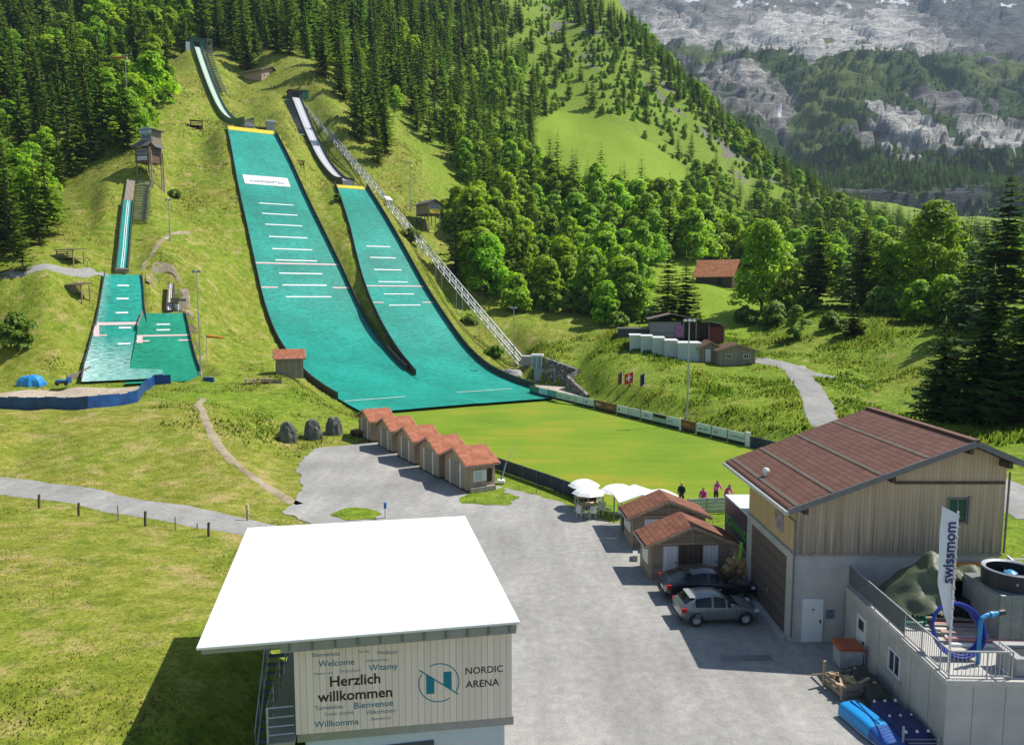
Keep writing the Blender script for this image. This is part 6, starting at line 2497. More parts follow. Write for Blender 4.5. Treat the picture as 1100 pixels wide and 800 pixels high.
M_WALL = stone_mat()
rows = []
for (px, pt, Yt) in PADW:
    a = at(px, pt, Yt)
    rows.append([(a.x, a.y - .5, -.6), (a.x + .05, a.y - .3, .5 * a.z), (a.x + .1, a.y - .1, a.z), (a.x + .5, a.y + .9, a.z + .05), (a.x + .6, a.y + 1.1, a.z - 2.5)])
o = MB().grid(rows).build('stone_wall', M_WALL)
tag(o, 'rough block stone retaining wall with a kink beside the lift station', 'wall')
o = drape_poly('lift_forecourt', PAD, M_SAND, .07, .6, .1, 9)


# ------------------------------------------------------------------ masts, flags
def mast(px, pb, pt, Y, label, heads=1, group='floodlight masts', red=False, box=False):
    b = on(px, pb, Y)
    h = at(px, pt, Y).z - b.z
    t = thing('floodlight_mast', label, 'light mast', (b.x, b.y, b.z), 0, group)
    MB().tube([(0, 0, -.6), (0, 0, h)], [.13, .07], 8).build('pole', M_STEEL, t)
    m = MB()
    m.bar((-.7, 0, h), (.7, 0, h), .08)
    m.build('crossbar', M_STEEL, t)
    for x in ((-.55, .0, .55) if heads > 1 else (-.35, .35)):
        MB().obox((x, -.12, h + .06), (1, 0, 0), Vector((0, .8, -.6)), Vector((0, .6, .8)), .22, .12, .16).build('lamp_head', M_DSTEEL, t)
    if box:
        MB().box(-.22, .22, -.35, -.1, 1.0, 1.8).build('switch_box', M_PANEL, t)
    return t


mast(138, 132, 60, 185, 'tall mast with a red wind sock above the small tower', 2)
mast(173, 103, 70, 245, 'thin distant mast on the slope left of the largest inrun', 1)
mast(184, 281, 215, 146, 'thin mast between the small tower and the worn track', 1)
mast(216, 406, 292, 107, 'mast standing right beside the smallest jump', 1, box=True)
mast(738, 450, 345, 91, 'tall mast on the bank in front of the white garages', 2)
mast(552, 410, 331, 141, 'thin mast left of the lower lift station', 1)
mast(441, 238, 175, 205, 'thin mast left of the judges hut on stilts', 1)


def cone_sock(loc, d, L, r0, r1, col, label, pole=None):
    t = thing('wind_sock', label, 'wind sock', loc, 0)
    d = Vector(d).normalized()
    MB().tube([d * .1, d * L * .5 + Vector((0, 0, -.1)), d * L + Vector((0, 0, -.3))], [r0, (r0 + r1) / 2, r1], 10).build('sock', plain('sock_' + col[0], col[1], .7), t)
    o = MB().tube([(0, 0, 0), d * .12], [r0 * 1.05, r0 * 1.05], 10)
    o.build('hoop', M_STEEL, t)
    return t


q = at(137, 62, 185)
cone_sock(q - Vector((.3, 0, 0)), (-1, 0, .05), 4.2, .28, .12, ('red', (.50, .06, .04)), 'long red wind sock on the tall mast above the small tower')
q = at(222, 361, 109)
s_ = cone_sock(q, (1, 0, 0), 2.6, .26, .16, ('orange', (.62, .26, .04)), 'orange wind sock beside the smallest jump')
MB().tube([(-.1, 0, .2), (-.1, 0, g1(q.x, q.y) - q.z - .3)], .04, 6).build('pole', M_STEEL, s_)


def flagpole(px, pb, pt, Y, label, kind):
    b = on(px, pb, Y)
    h = at(px, pt, Y).z - b.z
    t = thing('flagpole', label, 'flagpole', (b.x, b.y, b.z), 0, 'flagpoles on the bank')
    MB().tube([(0, 0, -.5), (0, 0, h)], [.06, .035], 6).build('pole', M_WHT, t)
    rows = []
    wd, hh = (1.5, 1.6) if kind == 'ch' else (.7, 1.7)
    sgx = -1 if kind != 'x' else -1
    for i in range(9):
        u = i / 8
        rows.append([(sgx * (.06 + wd * u * .85), .14 * math.sin(u * 7), h - .15 - hh * k / 6 - u * .4 - .05 * math.sin(3 * u + k)) for k in range(7)])
    col = {'ch': ('flag_red', (.62, .035, .03)), 'be': ('flag_brown', (.20, .06, .05)), 'x': ('flag_navy', (.02, .035, .07))}[kind]
    f = MB().grid(rows).build('flag', plain(col[0], col[1], .7, var=.1), t)
    if kind == 'ch':
        m = MB()
        for off in (-.012, .012):
            g_ = lambda u, k: (sgx * (.06 + wd * u * .85), .14 * math.sin(u * 7) + off, h - .15 - hh * k / 6 - u * .4 - .05 * math.sin(3 * u + k))
            m.grid([[g_(u, k) for k in np.linspace(1.2, 4.8, 5)] for u in np.linspace(.4, .6, 3)])
            m.grid([[g_(u, k) for k in np.linspace(2.5, 3.5, 3)] for u in np.linspace(.2, .8, 6)])
        m.build('white_cross', M_WHT, f)
    return t


flagpole(668, 434, 398, 112, 'left flagpole of three, with a limp brown red flag', 'be')
flagpole(680, 437, 398, 109, 'middle flagpole of three, with the red flag and white cross', 'ch')
flagpole(692, 440, 399, 106, 'right flagpole of three, with a narrow dark flag', 'x')

# ------------------------------------------------------------------ advertising boards along the lawn
LA_, LB_ = Vector((7.31, 113.74)), Vector((25.63, 77.68))
ld = (LB_ - LA_).normalized()
ln = Vector((ld.y, -ld.x))
ln = -ln if ln.x < 0 else ln


def on_line(px):
    k = (px - 550) / FPX
    # X = k * fw with fw ~ Y cosP + ...; boards stand at z ~ .8
    best = None
    lo, hi = -12.0, 60.0
    for _ in range(50):
        m_ = (lo + hi) / 2
        p = LA_ + ld * m_
        x = float(proj_np(np.array(p.x), np.array(p.y), np.array(.8))[0])
        if x < px:
            lo = m_
        else:
            hi = m_
    return lo


C_ = lambda n, c: plain(n, c, .5, var=.08)
cw_ = C_('board_white', (.60, .68, .70))
bl = [(569, 579, C_('board_olive', (.10, .17, .14)), '', None, 'dull olive blank panel'),
      (579, 588.5, C_('board_mint', (.45, .62, .60)), '', None, 'pale mint blank panel'),
      (588.5, 598, C_('board_teal', (.10, .36, .35)), '', None, 'teal blank panel'),
      (598, 607.5, cw_, 'nordic', M_TEAL, 'white panel with faint teal writing'),
      (607.5, 617.5, cw_, 'sport', C_('ink_blue', (.02, .14, .42)), 'white panel with bright blue writing'),
      (617.5, 627.5, cw_, 'O', M_GRN, 'white panel with a green round mark'),
      (627.5, 638.5, cw_, 'ewl', M_BLACK, 'white panel with black writing, left of the brown pair'),
      (639, 651, C_('board_brown', (.17, .06, .035)), 'DISLY', M_WHT, 'dark brown panel with white writing'),
      (651, 662.5, C_('board_rust', (.22, .075, .04)), 'kander', C_('ink_rose', (.50, .25, .2)), 'rust brown panel with rosy writing'),
      (663, 675.5, cw_, 'JB', M_INKB, 'white panel with small dark writing in its corner'),
      (675.5, 688.5, C_('board_grey_white', (.52, .60, .62)), '', None, 'plain greyish white panel'),
      (689, 702, cw_, '+ BAU', C_('ink_navy', (.02, .10, .35)), 'white panel with a navy block of writing'),
      (702, 716, C_('board_two', (.34, .47, .45)), '', None, 'grey green panel with a dark upper band'),
      (716, 730.5, cw_, 'berg.', M_INKS, 'white panel left of the pale post'),
      (732, 747.5, C_('board_brown2', (.20, .07, .03)), 'HOLZ', C_('ink_ochre', (.5, .28, .1)), 'brown panel with ochre writing'),
      (748.5, 764.5, cw_, 'mehr ZEIT', M_INKB, 'white panel with blue writing right of the single brown one'),
      (765, 782, cw_, 'hof', C_('ink_red', (.45, .08, .06)), 'white panel with red writing'),
      (782.5, 801, cw_, 'ALPENHAUS', M_INKS, 'last white panel at the right end with thin grey writing')]
for (pa, pb, mat, txt, tm, lab) in bl:
    a, b = on_line(pa), on_line(pb)
    p = LA_ + ld * a
    L = b - a - .06
    t = thing('advertising_board', lab + ' of the lawn boards', 'board', (p.x, p.y, 0), math.atan2(ld.y, ld.x), 'advertising boards along the lawn')
    # local x along the line, local -y faces the lawn
    MB().box(0, L, -.05, .05, .38, 1.38).build('panel', mat, t)
    MB().box(0, L, -.03, .03, .0, .38).build('base', M_BLACK, t)
    MB().box(L - .02, L + .05, -.06, .08, 0, 1.42).build('post', M_GUTTER, t)
    if 'upper band' in lab:
        MB().box(0.02, L - .03, -.06, -.05, .9, 1.36).build('band', M_BLACK, t)
    if txt:
        text_part('lettering', txt, min(.5, L * 1.35 / max(3, len(txt))), tm, t, (L * .12, -.056, .68), (1, 0, 0), (0, 0, 1), .003, .01)
p = LA_ + ld * (on_line(803.5))
o = MB().box(-.3, .3, -.12, .12, 0, 1.6).build('gate_post', M_WHT, None, (p.x, p.y, 0), math.atan2(ld.y, ld.x), bevel=.02)
tag(o, 'thick white post at the right end of the lawn boards', 'post')
p = LA_ + ld * (on_line(731))
o = MB().box(-.12, .12, -.12, .12, 0, 1.5).build('gate_post', M_WHT, None, (p.x, p.y, 0), math.atan2(ld.y, ld.x), bevel=.02)
tag(o, 'pale post between a white and a brown lawn board', 'post')


def panel_fence(name, label, pts, h, mat, wd=2.4, base=-.1, zf=None, post=None, top=None, th=.08, jit=0):
    t = thing(name, label, 'fence', (0, 0, 0))
    rnd = random.Random(3)
    for (a, b) in zip(pts, pts[1:]):
        a, b = Vector(a[:2]), Vector(b[:2])
        n = max(1, round((b - a).length / wd))
        for k in range(n):
            p, q = a.lerp(b, k / n), a.lerp(b, (k + 1) / n)
            zp, zq = (g1(p.x, p.y), g1(q.x, q.y)) if zf is None else (zf, zf)
            d = (q - p).normalized()
            nn = Vector((-d.y, d.x)) * th / 2
            p2, q2 = p + d * .03, q - d * .03
            hj = h * (1 + rnd.uniform(-jit, jit))
            m = MB()
            vs_ = []
            for (pp_, zz) in ((p2, zp), (q2, zq)):
                for s_ in (-1, 1):
                    vs_ += [(pp_.x + nn.x * s_, pp_.y + nn.y * s_, zz + base), (pp_.x + nn.x * s_, pp_.y + nn.y * s_, zz + hj)]
            m.add(vs_, [(0, 1, 3, 2), (4, 6, 7, 5), (0, 4, 5, 1), (2, 3, 7, 6), (1, 5, 7, 3), (0, 2, 6, 4)])
            m.build('panel', mat, t)
            if post:
                MB().tube([(p.x, p.y, zp - .2), (p.x, p.y, zp + h + .12)], .035, 6).build('post', post, t)
    return t


M_NAVY = plain('navy_padding', (.022, .035, .085), .55, var=.3, scale=1.2)
panel_fence('padded_barrier', 'dark navy padded barrier along the left edge of the lawn', [(-11.6, 82.3), (-7.2, 74.0), (-1.4, 67.3), (3.3, 60.3), (5.2, 57.2), (6.4, 54.4)], 1.15, M_NAVY, 2.2, 0, 0, M_STEEL)
p = LA_ + ld * on_line(806)
panel_fence('padded_barrier', 'short navy barrier piece right of the thick white post', [(p.x, p.y), (p.x + 2.2, p.y - 4.2)], 1.2, M_NAVY, 2.4, 0, 0, M_STEEL)
M_BLUEF = plain('royal_blue_sheeting', (.015, .075, .25), .5, var=.45, scale=.9)
fp = [gz(-90, 434, 3.9), gz(0, 437.5, 3.85), gz(50, 439, 3.85), (gz(95, 440, 3.85)), gz(118, 437.5, 3.85), gz(148, 432, 3.9), gz(155, 420, 3.95), gz(166, 413.5, 4.0), gz(184, 413, 4.0)]
panel_fence('sheet_fence', 'royal blue sheet fence round the sand outrun', [tuple(p) for p in fp], 1.35, M_BLUEF, 1.3, -.25, None, plain('blue_post', (.03, .13, .35), .5), jit=.05)
# small timber wing wall beside the sand
p0, p1 = gz(72, 410.5, 4.1), gz(98, 405, 4.3)
panel_fence('timber_wing_wall', 'greyed timber wing wall left of the worn teal outrun', [(p0.x, p0.y), (p1.x, p1.y)], .75, M_TIMBER, 2.0, -.2)
# silver railing by the lawn with people
p0, p1 = Vector((13.0, 52.9)), Vector((16.9, 53.6))
t = thing('crowd_barrier', 'silver slatted barrier at the lawn edge in front of the pink clad people', 'barrier', (p0.x, p0.y, 0), math.atan2(p1.y - p0.y, p1.x - p0.x))
for z in (.1, .38, .66, .94):
    MB().box(0, 4.6, -.03, .03, z, z + .24).build('slat', plain('silver_slats', (.46, .50, .53), .5, 0, .12), t)
for x in (.02, 1.55, 3.1, 4.58):
    MB().box(x - .05, x + .05, -.09, -.032, 0, 1.25).build('post', M_STEEL, t)

# ------------------------------------------------------------------ bar terrace: tables, chairs, umbrellas, canopy
def umbrella(p, label, r_=1.45, h=2.0):
    t = thing('parasol', label, 'parasol', (p.x, p.y, 0), 0, 'white parasols by the lawn')
    MB().tube([(0, 0, 0), (0, 0, h + .45)], .03, 6).build('pole', M_STEEL, t)
    MB().lathe([(r_, h - .02), (r_ * .8, h + .17), (r_ * .5, h + .34), (r_ * .2, h + .45), (0, h + .48)], 8).build('canopy', plain('white_canvas', (.78, .78, .76), .8, var=.04), t)
    m = MB()
    for k in range(8):
        a = k * PI / 4
        m.bar((0, 0, h + .2), (r_ * .95 * math.cos(a), r_ * .95 * math.sin(a), h), .03)
    m.build('rib', M_STEEL, t)
    MB().lathe([(.35, 0), (.35, .08), (.06, .12)], 10).build('foot', M_CONC, t)


umbrella(gz(632, 554, 0), 'white parasol over the near wooden table', 1.25, 1.75)
umbrella(gz(627, 545, 0), 'white parasol farthest left, beside the navy barrier', 1.25, 1.75)
umbrella(gz(664, 552, 0), 'white parasol just left of the white canopy', 1.4, 1.8)
umbrella(Vector((10.6, 51.0, 0)), 'white parasol behind the white canopy above the farther hut roof', 1.3, 1.95)
t = thing('canopy_tent', 'white pitched canopy tent behind the farther brown hut', 'tent', (7.35, 48.3, 0), R(3))
for (x, y) in ((.05, .05), (2.95, .05), (.05, 2.5), (2.95, 2.5)):
    MB().box(x - .04, x + .04, y - .04, y + .04, 0, 2.25).build('pole', M_STEEL, t)
m = MB()
m.prism([(-.1, -.1, 2.2), (1.5, -.1, 2.75), (1.5, 2.65, 2.75), (-.1, 2.65, 2.2)], (0, 0, .05))
m.prism([(1.5, -.1, 2.75), (3.1, -.1, 2.2), (3.1, 2.65, 2.2), (1.5, 2.65, 2.75)], (0, 0, .05))
m.build('roof', plain('white_canvas', (.78, .78, .76), .8, var=.04), t)
MB().box(.3, 2.7, .6, 1.1, 0, 1.1).build('counter', M_DTIMBER, t)
M_PINE = planks('pine_top', (.50, .36, .18), (.62, .47, .27), .14, 'X')


def table(p, rz, label, wd=1.6, d=.8):
    t = thing('table', label, 'table', (p.x, p.y, .05), rz)
    MB().box(-wd / 2, wd / 2, -d / 2, d / 2, .70, .75).build('top', M_PINE, t)
    for x in (-wd / 2 + .1, wd / 2 - .1):
        for y in (-d / 2 + .1, d / 2 - .1):
            MB().box(x - .03, x + .03, y - .03, y + .03, 0, .70).build('leg', M_FRAME, t)


def chair_proto():
    t = thing('garden_chair', '', 'chair')
    M_CH = plain('cream_plastic', (.66, .64, .58), .45, var=.05)
    MB().box(-.24, .24, -.23, .23, .42, .46).build('seat', M_CH, t)
    MB().obox((0, .26, .70), (1, 0, 0), Vector((0, .97, .22)).normalized(), Vector((0, -.22, .97)).normalized(), .23, .02, .26).build('backrest', M_CH, t)
    for x in (-.22, .22):
        for y in (-.2, .22):
            MB().bar((x * 1.08, y * 1.1, 0), (x, y, .43), .04).build('leg', M_CH, t)
        m = MB()
        m.bar((x * 1.12, -.2, .64), (x * 1.12, .25, .66), .04)
        m.bar((x * 1.1, -.2, .43), (x * 1.12, -.2, .64), .035)
        m.build('armrest', M_CH, t)
    return t


tp = gz(632, 552, 0)
table(tp, R(15), 'pine table under the near white parasol', 1.5, .85)
table(gz(628, 544, 0), R(15), 'pine table under the farther left white parasol', 1.5, .85)
ch0 = chair_proto()
for i, (px, py, rz, lab) in enumerate(((621, 549, 80, 'cream garden chair left of the near table, facing right'), (624, 556.5, 130, 'cream garden chair at the near left corner of the near table'), (636, 557, 190, 'cream garden chair nearest the yard at the near table'),
                                       (642.5, 554, 230, 'cream garden chair at the near right corner of the near table'), (644, 546, -80, 'cream garden chair right of the far table'), (640, 542, -60, 'cream garden chair behind the far table'), (652.5, 554, 60, 'lone cream garden chair in front of the navy barrier'))):
    c = ch0 if i == 0 else copy_tree(ch0)
    p = gz(px, py, 0)
    c.location = (p.x, p.y, .05)
    c.rotation_euler = (0, 0, R(rz))
    c['label'], c['group'] = lab, 'garden chairs by the lawn'

# ------------------------------------------------------------------ banner and small things on the slopes
s_a, s_b = s_of(H1, 190, 0), s_of(H1, 199.5, 0)
t = thing('slope_banner', 'white banner lying across the upper part of the largest teal slope', 'banner', H1.pt((s_a + s_b) / 2, 0, 0))
off = Vector(t.location)
rows = [[H1.pt(s, t_, float(H1.z(s)) + .09) - off for t_ in np.linspace(-5.6, 5.2, 9)] for s in np.linspace(s_b, s_a, 5)]
MB().grid(rows).build('sheet', M_WHT, t)
sm = (s_a + s_b) / 2
dz = float(H1.z(sm + .5)) - float(H1.z(sm - .5))
upd = Vector((H1.u[0], H1.u[1], dz))
nrm = Vector((H1.v[0], H1.v[1], 0)).cross(upd.normalized())
o = H1.pt(sm - .75, -4.2, float(H1.z(sm - .75)) + .16) - off
text_part('lettering', 'KANDERSTEG', 1.3, M_INKS, t, o, (*H1.v, 0), upd, .01, .0)


def tarp_pile(name, label, cat, p, sx, sy, h, mat, seed, flat_=.35, n=14, skew=0, rz=0, group=None, crumple=1.0):
    """a cover thrown over something: uneven dome with folds down to the ground"""
    rnd = random.Random(seed)
    rows = []
    for i in range(n + 1):
        f = i / n
        row = []
        for k in range(28):
            a = 2 * PI * k / 28
            sq = 1 / max(abs(math.cos(a)), abs(math.sin(a))) ** flat_
            fold = 1 + .07 * f * math.sin(a * 7 + seed) + .05 * f * math.sin(a * 11 + seed * 2)
            rr = (math.sin(f * PI / 2) ** .8) * sq * .92 * fold
            if f > .7:
                rr *= 1 + (f - .7) * .15
            z = h * (1 - f ** 2.4) + h * .10 * float(fbm(np.array(math.cos(a) * 1.5 * f + seed), np.array(math.sin(a) * 1.5 * f), 3, seed)) * (1 - f)
            row.append((sx * rr * math.cos(a) + skew * (1 - f), sy * rr * math.sin(a), max(z, 0) - (.15 if f == 1 else 0)))
        row.append(row[0])
        rows.append(row)
    for i, row in enumerate(rows):
        f = i / n
        for k, (x, y, z) in enumerate(row[:-1]):
            c1 = float(fbm(np.array(x * 2.6 / sx + seed), np.array(y * 2.6 / sy + z * 1.7), 3, seed))
            c2 = abs(float(vnoise(np.array(x * 2.2 + z + seed), np.array(y * 2.2 - z), seed + 5)))
            a = .10 * sx * crumple * min(1, f * 3)
            row[k] = (x * (1 + .10 * crumple * c1) + a * (c2 - .4), y * (1 + .10 * crumple * c1), max(0, z + .13 * h * crumple * c1 * (1 - f * .6)) - (.15 if f == 1 else 0))
        row[-1] = row[0]
    o = MB().grid(rows).build(name, mat, None, p, rz, smooth=False)
    bm = bmesh.new()
    bm.from_mesh(o.data)
    bmesh.ops.remove_doubles(bm, verts=bm.verts, dist=.002)
    bm.to_mesh(o.data)
    bm.free()
    return tag(o, label, cat, group)


M_TARPG = plain('olive_tarpaulin', (.098, .118, .066), .5, var=.35, scale=1.3, bmp=.8)
M_TARPD = plain('dark_tarpaulin', (.045, .052, .04), .6, var=.4, scale=2.2, bmp=.3)
for i, (px, py, rz, lab, tip) in enumerate(((308, 477, 10, 'dark covered machine, leftmost of three on the gravel edge', None), (335, 473.5, 0, 'covered machine with a pale top, middle of three on the gravel edge', 1), (357.5, 469.5, -10, 'dark covered machine nearest the chalets, rightmost of three', None))):
    p = gz(px, py, 0)
    tarp_pile('covered_machine', lab, 'covered machine', (p.x, p.y + .5, .02), 1.0, .9, 2.3, plain('grey_tarpaulin', (.11, .118, .098), .6, var=.4, scale=2.2, bmp=.3), 11 + i * 3, .25, 18, rz=R(rz), group='covered snow machines', crumple=.8)
    if tip:
        o = MB().lathe([(.62, 1.72), (.5, 2.0), (.25, 2.22), (0, 2.28)], 12, (0, 0, 0)).build('cover_cap', plain('pale_cover', (.48, .48, .42), .7, var=.2), bpy.data.objects['covered_machine.001'] if 'covered_machine.001' in bpy.data.objects else None)
p = gz(385, 470, 0)
t = thing('garden_trailer', 'low dark red trailer parked beside the farthest chalet', 'trailer', (p.x, p.y + .6, .05), R(-25))
MB().box(-.9, .9, -.55, .55, .35, .75).build('tub', plain('dark_red_paint', (.16, .035, .03), .5), t, bevel=.03)
for x in (-.5, .5):
    o = MB().lathe([(.1, -.07), (.27, -.07), (.3, 0), (.27, .07), (.1, .07)], 14).build('wheel', M_BLACK, t, (x, -.5, .3))
    o.rotation_euler = (PI / 2, 0, 0)
MB().bar((.9, 0, .45), (1.7, 0, .35), .06).build('drawbar', M_BLACK, t)
p = gz(30, 414.5, 4.0)
tarp_pile('tarpaulin_mound', 'bright light blue tarpaulin mound on the sand outrun', 'tarpaulin', (p.x, p.y + .8, 4.0), 1.75, 1.2, 1.35, plain('light_blue_tarpaulin', (.02, .26, .62), .45, var=.12), 5, .6, crumple=.35)
p = gz(66, 414.5, 4.0)
t = thing('hand_cart', 'dark cart with a folded blue sheet beside the timber wing wall', 'cart', (p.x, p.y + .5, 4.05), R(8))
MB().box(-.95, .8, -.45, .45, .28, .5).build('tray', M_BLACK, t)
MB().box(-.85, .7, -.42, .42, .5, .78).build('blue_sheet', plain('mid_blue_sheet', (.03, .2, .42), .5, var=.3), t, bevel=.05)
MB().box(.72, .85, -.5, .5, .3, 1.15).build('end_board', plain('royal_blue_sheeting', (.015, .075, .25)), t)
for x in (-.6, .5):
    o = MB().lathe([(.08, -.06), (.25, -.06), (.28, 0), (.25, .06), (.08, .06)], 14).build('wheel', M_BLACK, t, (x, -.46, .26))
    o.rotation_euler = (PI / 2, 0, 0)
p = gz(224.5, 411.5, 4.0)
t = thing('mat_stack', 'small royal blue padded block at the foot of the mast', 'padding', (p.x, p.y, 4.0), R(5))
for k in range(4):
    MB().box(-.72 + k * .36, -.38 + k * .36, -.3, .3, 0, .85).build('pad', M_BLUEF, t, bevel=.04)


def picnic(px, py, zl, rz, lab):
    p = gz(px, py, zl)
    t = thing('picnic_table', lab, 'picnic table', (p.x, p.y, g1(p.x, p.y)), R(rz), 'picnic tables by the lone hut')
    MB().box(-.9, .9, -.38, .38, .72, .77).build('top', M_LARCH, t)
    for y in (-.72, .72):
        MB().box(-.9, .9, y - .14, y + .14, .42, .46).build('bench', M_LARCH, t)
    for x in (-.6, .6):
        m = MB()
        m.bar((x, -.72, .42), (x, .72, .42), .07)
        m.bar((x, -.6, 0), (x, -.2, .72), .07)
        m.bar((x, .6, 0), (x, .2, .72), .07)
        m.build('leg_frame', M_LARCHG, t)


picnic(268.5, 413, 3.7, 10, 'left picnic table on the grass left of the lone red roofed hut')
picnic(286, 413.5, 3.6, 5, 'right picnic table on the grass beside the lone red roofed hut')
p = gz(289, 414, 3.6)
panel_fence('timber_rail', 'low timber rail left of the lone red roofed hut', [(p.x - 1.5, p.y + 1), (p.x + 1.6, p.y + .8)], .55, M_TIMBER, 1.5)

# ------------------------------------------------------------------ field fence posts and markers
posts = [(42, 531, 546, 0), (84.5, 540, 554, 0), (127, 543, 559, 1), (156, 549, 565, 0), (188.5, 555, 569, 1), (224, 561, 576, 0), (212, 562, 568, 1)]
plab = ['leftmost short dark field post along the gravel road', 'second dark field post from the left along the road', 'thin grey field post left of the leaning one', 'thick leaning field post in the middle of the road fence', 'thin brown field post right of the leaning one', 'dark field post nearest the white roof', 'tiny stake beside the last dark field post']
for (px, pt, pb, thin), lab in zip(posts, plab):
    # the foot of the post on the field
    lo, hi = 35.0, 80.0
    for _ in range(40):
        m_ = (lo + hi) / 2
        q = at(px, pb, m_)
        if q.z > g1(q.x, q.y):
            lo = m_
        else:
            hi = m_
    q = at(px, pb, lo)
    h = at(px, pt, lo).z - q.z
    m = MB().tube([(0, 0, -.4), (.02 * h, 0, h * .5), (.05 * h if not thin else 0, .02, h)], .05 if thin else .085, 7)
    o = m.build('fence_post', M_LARCHG if thin else M_DTIMBER, None, (q.x, q.y, g1(q.x, q.y)))
    tag(o, lab, 'post', 'field fence posts')
for (px, pb, h, lab, colr, nm) in ((266, 562, 1.15, 'marker post with a pale yellow top at the white roof corner', (.62, .55, .25), 'marker_post'), (414, 556, 1.1, 'white post with a small blue sign beside the white roof', (.04, .16, .42), 'sign_post')):
    p = gz(px, pb, .0 if nm == 'sign_post' else .2)
    t = thing(nm, lab, 'post', (p.x, p.y, g1(p.x, p.y)))
    MB().box(-.06, .06, -.06, .06, -.3, h * .7).build('pole', M_WHT if nm == 'sign_post' else M_LARCHG, t)
    MB().box(-.09, .09, -.09, .09, h * .7, h * 1.08).build('head', plain(nm + '_colour', colr, .5), t)
a = gz(538, 519, 0)
t = thing('feather_flag', 'slim blue and white feather flag beside the nearest chalet', 'flag', (a.x, a.y, 0))
MB().tube([(0, 0, 0), (.45, 0, 1.7), (1.0, 0, 3.1), (1.35, 0, 3.8)], [.03, .025, .02, .01], 6).build('pole', M_WHT, t)
MB().grid([[(.12 + .32 * u - .16 * (1 - v) * (1 - u * .5), .02 * math.sin(v * 6), .35 + 1.5 * u + 0 * v) for v in (0, .5, 1)] for u in np.linspace(0, 1.0, 7)]).build('sail', plain('sky_blue_cloth', (.02, .17, .50), .6), t)
MB().box(-.35, .35, -.3, .3, 0, .35).build('weight', M_WHT, t, bevel=.1)


